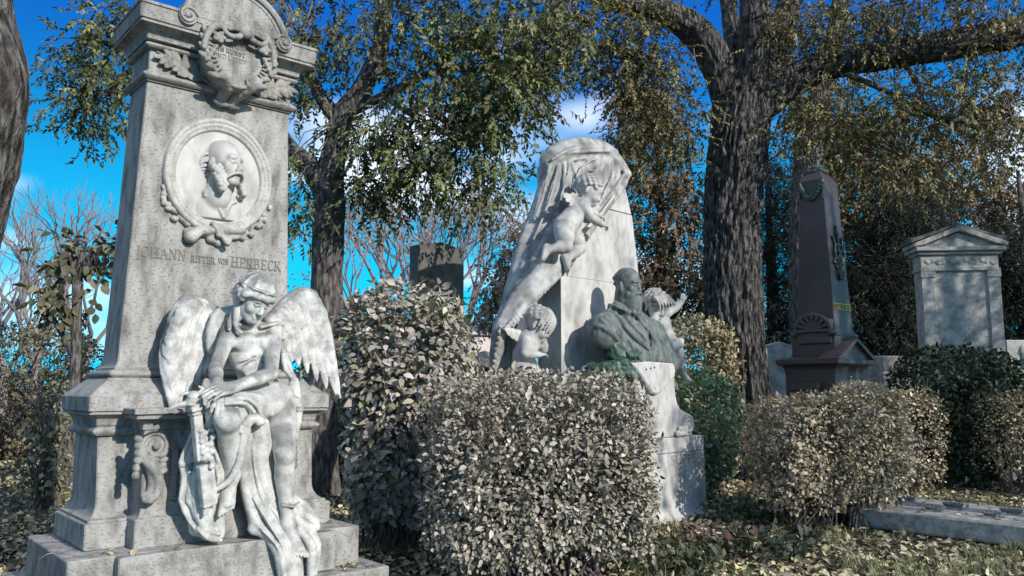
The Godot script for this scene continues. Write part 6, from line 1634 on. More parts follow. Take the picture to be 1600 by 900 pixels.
func build_green() -> void:
	M.twig = flat("twig", .13, .105, .09, .85)
	M.pale_twig = flat("pale_twig", .2, .17, .17, .85)
	var rg = RandomNumberGenerator.new(); rg.seed = 77
	# ------------------------------------------------ hedges and shrubs
	var small = [leaf_mesh(.038, .024, .3, .25), leaf_mesh(.03, .022, .15, .4), leaf_mesh(.046, .027, .4, .1)]
	var mid = [leaf_mesh(.062, .038, .25, .3), leaf_mesh(.054, .036, .1, .5), leaf_mesh(.07, .042, .35, .2)]
	var broad = [leaf_mesh(.066, .044, .2, .35), leaf_mesh(.056, .04, .35, .2), leaf_mesh(.076, .048, .1, .5)]
	var olive = [[0.264, 0.220, 0.112], [0.404, 0.332, 0.189], [0.546, 0.439, 0.284], [0.223, 0.211, 0.095], [0.486, 0.349, 0.284], [0.620, 0.550, 0.379]]
	var mauve = [[0.386, 0.329, 0.308], [0.482, 0.428, 0.401], [0.298, 0.252, 0.231], [0.223, 0.222, 0.132], [0.447, 0.398, 0.294], [0.179, 0.192, 0.108]]
	var hedge_mix = [[0.356, 0.320, 0.238], [0.451, 0.402, 0.320], [0.238, 0.212, 0.154], [0.166, 0.160, 0.107], [0.404, 0.320, 0.295], [0.534, 0.498, 0.391], [0.118, 0.118, 0.071]]
	var dark = [[0.032, 0.051, 0.025], [0.047, 0.066, 0.028], [0.062, 0.081, 0.038], [0.026, 0.041, 0.023]]
	var fresh = [[0.234, 0.324, 0.151], [0.333, 0.405, 0.211], [0.167, 0.243, 0.105], [0.401, 0.437, 0.240]]
	bush("clipped_hedge", "large clipped box-shaped hedge of small olive and mauve leaves, in the foreground before the bust", "hedge", Vector3(.2, 0, -6.35),
		[[Vector3(0, .78, 0), Vector3(.86, .7, .52), 4.5, .25], [Vector3(.03, .5, .05), Vector3(.78, .5, .48), 4.0, .25]], 38000, small, hedge_mix, 101, 260, .011, "", .45, true, .2)
	var big = bush("round_shrub", "big rounded shrub with broad greyish-mauve leaves, right of the angel's wing", "shrub", Vector3(-.98, 0, -7.5),
		[[Vector3(0, 1.62, 0), Vector3(.62, .74, .6), 2.4, 0], [Vector3(.03, 1.0, .05), Vector3(.54, .8, .5), 2.6, 0], [Vector3(-.05, .6, .0), Vector3(.42, .5, .42), 2.6, 0]], 15000, broad, mauve, 102, 60, .016, "", .4, true, .25)
	leaf_parts(big, broad, mauve)
	var pole = thing("wooden_pole", "thin pale rustic pole leaning through the round shrub", "pole", Vector3(-0.688, 0.893, -6.950))
	var st = begin()
	var pe = Vector3(-1.505, 2.198, -7.100) - pole.position
	limb(st, [Vector3(0, -.2, .0), pe * .33 + Vector3(.02, -.04, 0), pe * .66 + Vector3(-.02, .03, 0), pe], [.017, .016, .015, .011], 7, .004, 3, .08); commit(st, "pole", M.wood_pole, pole)
	var stake = thing("iron_stake", "thin dark iron stake standing in the leaves between angel and round shrub", "stake", Vector3(-1.35, 0, -7.6))
	st = begin(); tube(st, [Vector3.ZERO, Vector3(.0, .5, .0), Vector3(-.02, 1.25, 0)], [.014, .013, .01], 8); commit(st, "rod", M.iron, stake)
	st = begin(); tube(st, [Vector3(-.02, 1.24, 0), Vector3(-.02, 1.27, 0), Vector3(-.02, 1.29, 0)], [.014, .018, .004], 8); commit(st, "tip", M.iron, stake)
	bush("clipped_hedge", "clipped hedge with pale olive leaves and bare lower stems, before the obelisk", "hedge", Vector3(3.28, 0, -8.5),
		[[Vector3(-.3, .72, .0), Vector3(.5, .62, .45), 3.6, .4], [Vector3(.28, .82, -.05), Vector3(.44, .6, .42), 3.4, .4], [Vector3(-.3, .4, .1), Vector3(.36, .4, .3), 3.0, .3]], 20000, small, olive + [[.33, .28, .2], [.31, .25, .21]], 103, 110, .011, "", .34, true, .35)
	bush("clipped_hedge", "small dull clipped hedge behind the obelisk hedge, beside the dark evergreen", "hedge", Vector3(5.45, 0, -11.4), [[Vector3(0, .7, 0), Vector3(.4, .66, .4), 3.5, .3]], 4500, small, olive, 104, 30)
	bush("clipped_hedge", "brownish clipped hedge at the right edge beyond the grave slab", "hedge", Vector3(6.95, 0, -11.4), [[Vector3(0, .72, 0), Vector3(.52, .62, .5), 3.8, .2], [Vector3(.6, .66, -.1), Vector3(.4, .62, .45), 3.8, .2]], 9000, small, olive.slice(0, 3) + [[.17, .13, .08]], 105, 70, .012, "", .34, true, .4)
	bush("evergreen_shrub", "dark green rounded evergreen in front of the temple-front stele", "shrub", Vector3(6.5, 0, -12.0), [[Vector3(0, 1.32, 0), Vector3(.9, .66, .6), 2.8, 0], [Vector3(.05, .7, .0), Vector3(.5, .8, .45), 2.4, 0]], 13000, mid, dark, 106, 20)
	bush("clipped_hedge", "olive clipped hedge behind the bust's pedestal, left of the big trunk", "hedge", Vector3(2.75, 0, -12.4), [[Vector3(0, 1.2, 0), Vector3(.62, 1.2, .5), 4.0, .3]], 9000, mid, olive.slice(0, 3) + [[.18, .19, .09]], 107, 20)
	bush("leafy_shrub", "fresh green rounded shrub between the bust's pedestal and the big trunk", "shrub", Vector3(2.35, 0, -10.6), [[Vector3(0, .92, 0), Vector3(.58, .72, .5), 2.6, 0], [Vector3(-.1, .4, .1), Vector3(.3, .42, .3), 2.4, 0]], 7000, mid, fresh, 108, 24)
	bush("leafy_shrub", "bright green upright shrub behind the angel's right wing", "shrub", Vector3(-2.75, 0, -12.5), [[Vector3(0, 1.5, 0), Vector3(.55, 1.2, .5), 2.4, 0], [Vector3(.25, .9, 0), Vector3(.55, .9, .5), 2.4, 0]], 8000, mid, fresh.slice(0, 3) + dark.slice(2), 109, 40, .02)
	bush("clipped_hedge", "tall dark hedge at the far left behind the sapling", "hedge", Vector3(-9.6, 0, -16.2), [[Vector3(-.2, 1.3, 0), Vector3(1.5, 1.35, .8), 4.0, 0]], 9000, broad, [[.1, .1, .05], [.16, .15, .085], [.21, .18, .11]], 110, 70, .022)
	bush("clipped_hedge", "paler hedge in front of the tall dark hedge at the left edge", "hedge", Vector3(-9.7, 0, -14.2), [[Vector3(-.3, .7, 0), Vector3(.9, .7, .5), 3.0, 0]], 4500, mid, olive, 111, 40, .014)
	bush("leafy_shrub", "thin green shrub with bare pale stems, left of the monument's pedestal", "shrub", Vector3(-5.55, 0, -10.0), [[Vector3(0, .95, 0), Vector3(.28, .5, .28), 2.2, 0], [Vector3(-.05, .35, .1), Vector3(.34, .35, .3), 2.2, 0]], 650, broad, [[.14, .16, .09], [.2, .2, .12], [.27, .26, .17], [.12, .13, .06]], 112, 34, .016, "", .8)
	# low plants on the grave before the bust, tufts elsewhere
	for e in [[Vector3(1.85, 0, -7.35), "dark reddish and green ground plants in front of the bust's pedestal", [[.09, .05, .05], [.05, .07, .035], [.07, .09, .05], [.12, .06, .06]]], [Vector3(2.3, 0, -7.1), "dark green low plants among the leaves, right of the foreground hedge", [[.03, .045, .025], [.045, .06, .035], [.07, .075, .05]]], [Vector3(1.3, 0, -6.6), "low dark plants at the right foot of the foreground hedge", [[.05, .07, .035], [.09, .1, .05]]], [Vector3(2.35, 0, -8.9), "green low plants at the corner of the bust's pedestal", [[.07, .11, .05], [.12, .15, .08]]]]:
		bush("ground_plant", e[1], "plant", e[0], [[Vector3(0, .04, 0), Vector3(.42, .14, .3), 2.2, rg.randf() * 3]], 300, mid, e[2], 113 + int(e[0].x * 10), 0, .01, "", .9, false, .02)
	# ------------------------------------------------ sapling at the left
	var t = thing("sapling", "young pollarded tree with a few large hanging leaves, left of the monument", "tree", Vector3(-6.4, 0, -12))
	st = begin()
	var tr = Vector3(-6.4, 0, -12)
	var top = Vector3(-6.465, 3.055, -12.000) - tr
	limb(st, [Vector3(0, 0, 0), top * .5 + Vector3(.03, 0, 0), top], [.085, .068, .065], 12, .008, 4, .1, .05)
	for e in [[Vector3(-6.783, 3.392, -12.000), .05], [Vector3(-6.019, 3.454, -11.800), .04], [Vector3(-5.691, 3.513, -11.600), .03], [Vector3(-6.709, 3.524, -12.200), .045], [Vector3(-6.363, 3.538, -12.000), .035]]: limb(st, [top - Vector3(0, .08, 0), top.lerp(e[0] - tr, .5) + Vector3(0, .08, 0), e[0] - tr], [.055, e[1], .012], 7, .004, 5, .1)
	limb(st, [Vector3(-6.414, 1.821, -12.000) - tr, Vector3(-6.763, 2.386, -12.000) - tr, Vector3(-6.928, 2.586, -12.100) - tr], [.05, .035, .02], 7, .004, 6, .1)
	commit(st, "trunk", M.bark_pale, t)
	var large = [sprig_mesh(5, .26, .15, .1, 31, .9), sprig_mesh(4, .22, .14, .1, 32, 1.1)]
	crown(t, [[Vector3(-6.685, 3.344, -12.000) - tr, Vector3(.32, .2, .3), 6], [Vector3(-6.748, 2.863, -12.000) - tr, Vector3(.12, .45, .15), 5], [Vector3(-6.213, 3.441, -12.000) - tr, Vector3(.4, .18, .3), 7], [Vector3(-6.261, 2.672, -12.000) - tr, Vector3(.25, .3, .25), 2]], 5, large, M.leaf, [[.08, .078, .04], [.13, .12, .06], [.19, .175, .1]], 41, .2)
	# ------------------------------------------------ tree at the left edge
	t = thing("near_tree", "thick dark tree trunk leaning in at the left edge, close by", "tree", Vector3(-3.75, 0, -4.7))
	tr = t.position
	st = begin()
	limb(st, [Vector3(0, 0, 0), Vector3(.22, 1.4, 0), Vector3(-3.228, 2.444, -4.600) - tr, Vector3(-3.181, 3.094, -4.600) - tr, Vector3(-3.269, 3.527, -4.600) - tr, Vector3(-3.339, 4.010, -4.600) - tr, Vector3(-3.470, 5.156, -4.900) - tr], [.36, .3, .27, .305, .275, .27, .22], 44, .03, 12, .035, .12)
	commit(st, "trunk", M.bark, t)
	crown(t, [[Vector3(-.4, 6.2, .2), Vector3(1.6, 1.0, 1.6), 30]], 14, [sprig_mesh(6, .22, .09, .045, 33)], M.leaf, [[.05, .07, .025], [.09, .1, .04]], 42, .5)
	# ------------------------------------------------ slender tree behind the angel
	var comp = [sprig_mesh(7, .2, .08, .038, 34, .7), sprig_mesh(6, .17, .075, .038, 35, .9), sprig_mesh(9, .22, .075, .034, 36, .5)]
	var green = [[0.068, 0.087, 0.035], [0.104, 0.123, 0.041], [0.149, 0.159, 0.054], [0.075, 0.095, 0.041], [0.209, 0.203, 0.075]]
	t = thing("slender_tree", "forked slender tree with hanging olive leaves, behind the angel", "tree", Vector3(-2.65, 0, -11.2))
	tr = t.position
	st = begin()
	var forkp = Vector3(-2.523, 4.212, -11.000) - tr
	limb(st, [Vector3(-.02, 0, 0), Vector3(-2.523, 1.789, -11.100) - tr, Vector3(-2.545, 2.931, -11.100) - tr, Vector3(-2.521, 3.806, -11.000) - tr, forkp], [.24, .215, .205, .215, .2], 30, .022, 21, .06, .12)
	limb(st, [forkp - Vector3(0, .15, 0), Vector3(-2.394, 5.081, -11.000) - tr, Vector3(-2.082, 5.526, -10.900) - tr, Vector3(-1.828, 6.068, -10.800) - tr, Vector3(-1.787, 6.626, -10.700) - tr, Vector3(-1.758, 7.791, -10.600) - tr], [.175, .155, .13, .12, .105, .07], 24, .016, 22, .06)
	limb(st, [forkp - Vector3(.02, .2, 0), Vector3(-2.820, 4.449, -11.100) - tr, Vector3(-3.097, 4.699, -11.200) - tr, Vector3(-3.973, 5.673, -11.600) - tr, Vector3(-5.324, 6.349, -11.800) - tr, Vector3(-6.505, 6.653, -11.800) - tr], [.15, .14, .12, .09, .06, .025], 20, .014, 23, .07)
	limb(st, [Vector3(-2.411, 5.035, -11.000) - tr, Vector3(-2.615, 5.312, -11.000) - tr, Vector3(-2.722, 5.507, -10.900) - tr, Vector3(-2.905, 6.163, -10.700) - tr], [.09, .08, .07, .035], 14, .008, 24, .07)
	limb(st, [Vector3(-2.325, 5.173, -11.000) - tr, Vector3(-1.778, 5.415, -10.900) - tr, Vector3(-0.973, 5.745, -10.800) - tr, Vector3(-0.088, 5.614, -10.700) - tr, Vector3(0.348, 5.161, -10.700) - tr], [.07, .06, .05, .03, .012], 12, .006, 25, .08)
	limb(st, [Vector3(-1.778, 5.415, -10.900) - tr, Vector3(-1.305, 5.071, -10.700) - tr, Vector3(-1.383, 5.304, -10.600) - tr, Vector3(-0.682, 4.826, -10.500) - tr], [.05, .045, .03, .012], 8, .004, 26, .08)
	limb(st, [Vector3(-5.324, 6.349, -11.800) - tr, Vector3(-5.837, 6.007, -11.700) - tr, Vector3(-6.231, 5.477, -11.600) - tr, Vector3(-6.347, 5.088, -11.600) - tr], [.05, .035, .02, .01], 8, .004, 27, .1)
	commit(st, "trunk", M.bark_pale, t)
	var anchors: Array
	anchors = [Vector3(-2.905, 6.163, -10.700) - tr, Vector3(-2.722, 5.507, -10.900) - tr, Vector3(-2.325, 5.173, -11.000) - tr, Vector3(-1.778, 5.415, -10.900) - tr, Vector3(-0.973, 5.745, -10.800) - tr, Vector3(-0.088, 5.614, -10.700) - tr, Vector3(0.348, 5.161, -10.700) - tr, Vector3(-1.828, 6.068, -10.800) - tr, Vector3(-1.787, 6.626, -10.700) - tr, Vector3(-3.973, 5.673, -11.600) - tr, Vector3(-5.324, 6.349, -11.800) - tr, Vector3(-6.505, 6.653, -11.800) - tr, Vector3(-0.682, 4.826, -10.500) - tr, Vector3(-6.231, 5.477, -11.600) - tr]
	crown(t, [
		[Vector3(-6.715, 6.257, -11.700) - tr, Vector3(.55, .25, .6), 11], [Vector3(-6.161, 6.608, -11.700) - tr, Vector3(.5, .5, .6), 17], [Vector3(-6.224, 5.379, -11.600) - tr, Vector3(.42, .4, .5), 18], [Vector3(-5.823, 5.771, -11.600) - tr, Vector3(.35, .55, .5), 14], [Vector3(-6.043, 7.065, -11.600) - tr, Vector3(.4, .3, .5), 8],
		[Vector3(-2.826, 5.653, -10.800) - tr, Vector3(.4, .7, .6), 22], [Vector3(-2.847, 4.052, -10.900) - tr, Vector3(.3, .9, .5), 16], [Vector3(-2.024, 4.502, -10.900) - tr, Vector3(.35, .4, .4), 12], [Vector3(-2.773, 6.676, -11.200) - tr, Vector3(.6, .5, .5), 18],
		[Vector3(-1.308, 6.118, -10.600) - tr, Vector3(.8, .7, .8), 44], [Vector3(-1.349, 4.706, -10.400) - tr, Vector3(.7, .5, .6), 40], [Vector3(-0.600, 5.356, -10.500) - tr, Vector3(.85, .65, .8), 58], [Vector3(-0.087, 6.118, -10.600) - tr, Vector3(.75, .6, .8), 44], [Vector3(0.000, 4.947, -10.600) - tr, Vector3(.55, .4, .5), 26], [Vector3(-0.256, 4.241, -10.600) - tr, Vector3(.3, .35, .4), 12], [Vector3(-1.620, 4.066, -10.600) - tr, Vector3(.5, .25, .4), 14], [Vector3(-0.845, 4.128, -10.500) - tr, Vector3(.4, .25, .4), 10], [Vector3(-0.468, 3.805, -10.600) - tr, Vector3(.25, .1, .2), 5], [Vector3(0.534, 6.301, -10.800) - tr, Vector3(.5, .5, .6), 20],
		[Vector3(.6, 7.4, .2), Vector3(2.6, 1.0, 1.8), 20]], 15, comp, M.leaf, green, 43, .34, M.twig, .55, anchors, .68)
	# ------------------------------------------------ the big old tree
	t = thing("old_tree", "massive old tree with furrowed bark and far-reaching limbs, right of centre", "tree", Vector3(3.75, 0, -13.5))
	tr = t.position
	st = begin()
	limb(st, [Vector3(.05, 0, 0), Vector3(3.703, 1.873, -13.500) - tr, Vector3(3.685, 3.261, -13.500) - tr, Vector3(3.750, 4.574, -13.500) - tr, Vector3(3.870, 5.579, -13.500) - tr, Vector3(3.985, 6.373, -13.500) - tr], [.52, .44, .43, .43, .46, .46], 84, .085, 31, .05, .25)
	limb(st, [Vector3(4.008, 6.088, -13.500) - tr, Vector3(4.651, 6.506, -13.400) - tr, Vector3(5.299, 6.789, -13.200) - tr, Vector3(6.353, 6.876, -12.900) - tr, Vector3(7.251, 6.922, -12.600) - tr, Vector3(7.964, 7.005, -12.400) - tr, Vector3(9.070, 7.253, -12.200) - tr, Vector3(10.471, 7.785, -12.000) - tr, Vector3(11.606, 7.991, -11.800) - tr], [.36, .27, .25, .22, .24, .25, .18, .1, .02], 40, .03, 32, .06)
	limb(st, [Vector3(3.842, 6.031, -13.500) - tr, Vector3(3.514, 6.905, -13.400) - tr, Vector3(3.099, 7.412, -13.200) - tr, Vector3(2.470, 7.659, -13.000) - tr, Vector3(1.695, 7.741, -12.800) - tr, Vector3(0.837, 7.994, -12.600) - tr], [.34, .27, .26, .2, .15, .08], 36, .03, 33, .06)
	limb(st, [Vector3(4.010, 6.145, -13.500) - tr, Vector3(4.128, 7.092, -13.300) - tr, Vector3(4.120, 7.912, -13.100) - tr, Vector3(4.232, 9.641, -12.900) - tr], [.34, .27, .25, .18], 36, .03, 34, .06)
	limb(st, [Vector3(4.179, 6.258, -13.500) - tr, Vector3(4.527, 7.337, -13.600) - tr, Vector3(4.933, 8.210, -13.700) - tr, Vector3(5.688, 10.215, -13.800) - tr], [.25, .2, .2, .15], 30, .025, 35, .06)
	limb(st, [Vector3(3.881, 6.409, -13.600) - tr, Vector3(3.917, 7.543, -13.800) - tr, Vector3(3.839, 8.849, -14.000) - tr], [.18, .15, .12], 20, .02, 36, .08)
	limb(st, [Vector3(5.299, 6.789, -13.200) - tr, Vector3(6.060, 6.223, -12.800) - tr, Vector3(6.849, 5.550, -12.400) - tr, Vector3(7.610, 5.516, -12.000) - tr], [.06, .045, .03, .012], 10, .004, 37, .1)
	limb(st, [Vector3(6.353, 6.876, -12.900) - tr, Vector3(6.576, 6.041, -12.600) - tr, Vector3(6.208, 4.929, -12.400) - tr], [.05, .035, .012], 8, .004, 38, .1)
	limb(st, [Vector3(2.470, 7.659, -13.000) - tr, Vector3(1.995, 6.768, -12.800) - tr, Vector3(1.862, 5.971, -12.700) - tr], [.05, .035, .012], 8, .004, 39, .1)
	commit(st, "trunk", M.bark, t)
	var fine = [sprig_mesh(7, .19, .066, .034, 37, .6), sprig_mesh(6, .16, .062, .034, 38, .8), sprig_mesh(8, .2, .062, .032, 39, .4)]
	var gold = [[0.106, 0.100, 0.031], [0.156, 0.139, 0.046], [0.227, 0.193, 0.069], [0.085, 0.086, 0.031], [0.284, 0.226, 0.091]]
	anchors = [Vector3(6.353, 6.876, -12.900) - tr, Vector3(7.251, 6.922, -12.600) - tr, Vector3(7.964, 7.005, -12.400) - tr, Vector3(5.299, 6.789, -13.200) - tr, Vector3(3.099, 7.412, -13.200) - tr, Vector3(2.470, 7.659, -13.000) - tr, Vector3(1.695, 7.741, -12.800) - tr, Vector3(0.837, 7.994, -12.600) - tr, Vector3(6.849, 5.550, -12.400) - tr, Vector3(7.610, 5.516, -12.000) - tr, Vector3(6.208, 4.929, -12.400) - tr, Vector3(1.995, 6.768, -12.800) - tr, Vector3(1.862, 5.971, -12.700) - tr, Vector3(4.120, 7.912, -13.100) - tr, Vector3(4.933, 8.210, -13.700) - tr]
	crown(t, [
		[Vector3(0.836, 7.053, -12.700) - tr, Vector3(.7, .75, .9), 50], [Vector3(1.771, 6.726, -12.700) - tr, Vector3(.75, .7, .9), 60], [Vector3(2.505, 6.115, -12.800) - tr, Vector3(.6, .7, .8), 50], [Vector3(2.073, 5.362, -12.800) - tr, Vector3(.35, .4, .5), 16], [Vector3(1.444, 7.288, -12.500) - tr, Vector3(.8, .5, .9), 30], [Vector3(2.714, 5.286, -12.900) - tr, Vector3(.4, .5, .5), 20],
		[Vector3(4.813, 7.187, -13.000) - tr, Vector3(.6, .6, .8), 30], [Vector3(5.593, 7.319, -12.800) - tr, Vector3(.8, .5, .8), 34], [Vector3(4.715, 5.717, -12.900) - tr, Vector3(.4, .5, .6), 22], [Vector3(5.537, 5.828, -12.600) - tr, Vector3(.7, .5, .7), 40], [Vector3(6.595, 7.180, -12.500) - tr, Vector3(.8, .5, .8), 34], [Vector3(6.506, 5.723, -12.300) - tr, Vector3(.8, .6, .8), 46], [Vector3(7.476, 6.100, -12.200) - tr, Vector3(.7, .5, .7), 34], [Vector3(7.596, 7.205, -12.100) - tr, Vector3(.7, .5, .8), 26], [Vector3(7.476, 5.014, -12.000) - tr, Vector3(.5, .45, .6), 24], [Vector3(6.146, 4.697, -12.300) - tr, Vector3(.6, .35, .5), 18], [Vector3(5.117, 4.804, -12.700) - tr, Vector3(.4, .35, .5), 12],
		[Vector3(0, 8.3, .6), Vector3(3.4, 1.0, 2.2), 50], [Vector3(4.6, 7.2, .8), Vector3(2.2, 1.0, 1.6), 30]], 15, fine, M.leaf, gold, 44, .36, M.twig, .4, anchors, .64)
	# ------------------------------------------------ tree behind the obelisk
	t = thing("ivy_tree", "straight tree trunk rising directly behind the obelisk", "tree", Vector3(6.05, 0, -16.5))
	tr = t.position
	st = begin()
	limb(st, [Vector3(-.05, 0, 0), Vector3(5.989, 3.807, -16.500) - tr, Vector3(6.137, 5.686, -16.500) - tr, Vector3(6.234, 6.888, -16.400) - tr, Vector3(6.685, 8.236, -16.300) - tr, Vector3(7.000, 10.020, -16.200) - tr], [.36, .31, .3, .27, .2, .16], 32, .03, 41, .07, .15)
	limb(st, [Vector3(6.188, 6.233, -16.500) - tr, Vector3(5.900, 7.796, -16.600) - tr, Vector3(5.874, 9.702, -16.700) - tr], [.18, .13, .09], 16, .012, 42, .08)
	commit(st, "trunk", M.bark_pale, t)
	crown(t, [[Vector3(6.513, 7.404, -16.300) - tr, Vector3(.9, .7, .8), 24], [Vector3(5.973, 8.745, -16.500) - tr, Vector3(.9, .8, .9), 24], [Vector3(7.197, 8.611, -16.200) - tr, Vector3(1.0, .8, .9), 24]], 15, fine, M.leaf, gold, 45, .4)
	# ------------------------------------------------ trees behind, each its own
	var brown = [[0.200, 0.133, 0.077], [0.267, 0.174, 0.111], [0.147, 0.107, 0.055], [0.333, 0.216, 0.145], [0.120, 0.103, 0.045]]
	var rust = [[0.247, 0.163, 0.111], [0.314, 0.217, 0.152], [0.179, 0.131, 0.071], [0.370, 0.261, 0.192]]
	var tiny = [sprig_mesh(8, .3, .085, .05, 51, .6), sprig_mesh(6, .24, .09, .05, 52, .8)]
	back_tree("autumn_tree", "brown-leaved autumn tree between the veiled stele and the big trunk", Vector3(3.425, 2.066, -19.000), 7.8, .2, [[Vector3(3.152, 7.436, -18.500), Vector3(.95, 1.2, 1.2), 70], [Vector3(3.557, 5.447, -18.500), Vector3(1.0, 1.1, 1.2), 84], [Vector3(3.813, 3.803, -18.500), Vector3(.9, .9, 1.1), 70], [Vector3(3.124, 3.542, -18.800), Vector3(.7, 1.0, 1.0), 30], [Vector3(2.657, 6.750, -18.800), Vector3(.35, .6, .8), 12]], tiny, brown, 61)
	back_tree("autumn_tree", "rust-brown tree with low hanging leaves, left of the veiled stele", Vector3(0.000, 2.206, -23.000), 4.6, .14, [[Vector3(0.000, 4.361, -22.800), Vector3(.8, .9, 1.0), 44], [Vector3(0.367, 5.683, -23.000), Vector3(.55, .8, .8), 26], [Vector3(-0.540, 3.635, -22.800), Vector3(.6, .5, .8), 24]], tiny, rust, 62)
	back_tree("autumn_tree", "mixed brown and green tree behind the obelisk's right side", Vector3(8.934, 2.101, -20.000), 8.0, .2, [[Vector3(8.713, 7.141, -19.600), Vector3(1.1, .9, 1.2), 90], [Vector3(9.265, 5.688, -19.600), Vector3(1.3, .9, 1.2), 110], [Vector3(8.709, 4.103, -19.600), Vector3(.9, .9, 1.1), 70], [Vector3(10.257, 6.492, -19.600), Vector3(1.0, .9, 1.1), 70], [Vector3(7.456, 5.731, -19.800), Vector3(.8, 1.1, 1.0), 60], [Vector3(7.872, 7.860, -19.800), Vector3(1.0, .7, 1.0), 50]], tiny, brown + gold, 63)
	back_tree("autumn_tree", "sparse brownish tree at the far right behind the temple stele", Vector3(12.210, 2.119, -20.500), 7.0, .18, [[Vector3(12.023, 6.481, -20.200), Vector3(1.0, .8, 1.2), 50], [Vector3(12.761, 5.490, -20.200), Vector3(.9, .9, 1.1), 50], [Vector3(11.801, 7.990, -20.200), Vector3(1.2, .8, 1.1), 44]], tiny, brown + [[.08, .09, .05]], 64)
	var needle = [sprig_mesh(10, .42, .12, .016, 53, .7), sprig_mesh(9, .36, .1, .016, 54, .9)]
	var yew = [[0.013, 0.018, 0.011], [0.019, 0.027, 0.014], [0.030, 0.038, 0.020], [0.016, 0.022, 0.016]]
	back_tree("conifer", "black-green conifer between the big trunk and the obelisk", Vector3(5.854, 2.031, -18.000), 6.5, .2, [[Vector3(5.798, 5.682, -17.600), Vector3(.45, 1.0, .8), 34], [Vector3(5.801, 3.968, -17.600), Vector3(.6, 1.1, .9), 60], [Vector3(5.746, 2.569, -17.600), Vector3(.7, .8, 1.0), 60]], needle, yew, 65, 16)
	back_tree("conifer", "dark drooping conifer between obelisk and temple stele", Vector3(8.229, 2.013, -17.500), 6.0, .22, [[Vector3(8.076, 4.186, -17.200), Vector3(.8, .9, .9), 70], [Vector3(8.134, 2.814, -17.200), Vector3(1.1, .9, 1.0), 110], [Vector3(7.471, 3.086, -17.200), Vector3(.7, 1.0, .9), 60], [Vector3(8.544, 5.163, -17.200), Vector3(.8, .7, .9), 40], [Vector3(9.897, 3.997, -17.800), Vector3(1.1, 1.2, .9), 70]], needle, yew, 66, 16)
	back_tree("conifer", "dark conifer filling the right edge behind the relief headstone", Vector3(10.659, 1.996, -17.000), 6.0, .2, [[Vector3(10.471, 2.914, -16.800), Vector3(.6, 1.0, .9), 80], [Vector3(10.695, 4.121, -16.800), Vector3(.6, .9, .9), 40], [Vector3(11.443, 3.448, -16.800), Vector3(.7, 1.4, .9), 40]], needle, yew, 67, 16)
	for e in [[640, 430, 26.0, 8.2, "light brown bare-branched tree behind the dark headstone", 68, rust + [[.24, .2, .18], [.2, .17, .15]]], [585, 470, 24.0, 6.4, "low tawny tree behind the round shrub, left of the dark headstone", 69, rust], [710, 440, 30.0, 8.4, "thin lilac-grey tree right of the dark headstone", 70, [[.24, .2, .2], [.28, .24, .24]]]]:
		bare_tree("bare_tree", e[4], ground_at(e[0], e[2]), e[3], e[5], e[6], .75)
	for e in [[60, 34.0, 9.4, "wide bare grey tree against the sky at the far left", 71], [-20, 36.0, 9.6, "bare grey tree at the left edge", 72], [135, 40.0, 9.6, "bare lilac-grey tree just left of the monument", 73], [10, 28.0, 6.2, "small bare tree above the tall dark hedge", 74]]:
		bare_tree("bare_tree", e[3], ground_at(e[0], e[1]), e[2], e[4], [], 0.0)
	# trees outside the frame on the right, whose shade lies over the graves there
	for e in [[Vector3(10.2, 0, -3.0), 81, "broad tree outside the picture on the right, nearer one"], [Vector3(12.9, 0, -6.7), 82, "broad tree outside the picture on the right, farther one"]]:
		back_tree("park_tree", e[2], e[0], 8.2, .24, [[e[0] + Vector3(0, 5.3, 0), Vector3(2.1, 1.9, 2.0), 105 + 30 * (e[1] - 81)], [e[0] + Vector3(.2, 7.3, 0), Vector3(1.8, 1.3, 1.8), 60]], fine, gold, e[1], 10)
	back_tree("conifer", "dark conifer beyond the right edge of the picture", Vector3(15.5, 0, -17.5), 6.5, .22, [[Vector3(15.5, 2.2, -17.3), Vector3(1.6, 1.6, 1.0), 150], [Vector3(15.4, 4.6, -17.3), Vector3(1.0, 1.4, .9), 70]], needle, yew, 83, 14)
	back_tree("autumn_tree", "tawny tree beyond the right edge of the picture", Vector3(19.0, 0, -20.0), 7.0, .2, [[Vector3(19, 3.4, -20), Vector3(2.0, 2.2, 1.4), 110]], tiny, brown, 84)
	# shrubs that close the view at the foot of the trees
	var k = 0
	for e in [[470, 20.0, 1.7, 1.2, "shadowy shrub far behind the angel's wing"], [600, 22.0, 1.5, 1.4, "tawny shrub far behind the round shrub"], [860, 26.0, 2.2, 1.7, "dark shrub far behind the veiled stele"], [1030, 22.0, 2.0, 1.6, "dark shrub at the foot of the brown autumn tree"], [1210, 19.5, 2.2, 1.0, "black-green shrub behind the pale headstone"], [1420, 18.8, 2.4, 1.4, "black-green shrub behind the inscribed headstone"], [1600, 18.5, 2.6, 1.3, "black-green shrub behind the relief headstone"], [80, 44.0, 2.2, 4.0, "distant shrub belt at the left"], [330, 40.0, 2.0, 3.0, "distant shrub belt hidden behind the monument"], [700, 46.0, 2.0, 3.6, "distant shrub belt behind the chapel"]]:
		var p = ground_at(e[0], e[1])
		bush("background_shrub", e[4], "shrub", p, [[Vector3(0, e[2] * .5, 0), Vector3(e[3], e[2] * .5, .8), 2.4, 0]], 4200, broad if e[1] < 30 else [leaf_mesh(.2, .13, .2, .3)], yew + [[.05, .05, .025]] if k > 3 and k < 7 else [[.06, .06, .03], [.1, .09, .05], [.14, .12, .08]], 130 + k, 14, .02)
		k += 1

func ground_at(px: float, d: float) -> Vector3:           # a spot on the ground d metres ahead, so many pixels across
	return Vector3((px - 800.0) / 1272.0 * d, 0, -d)

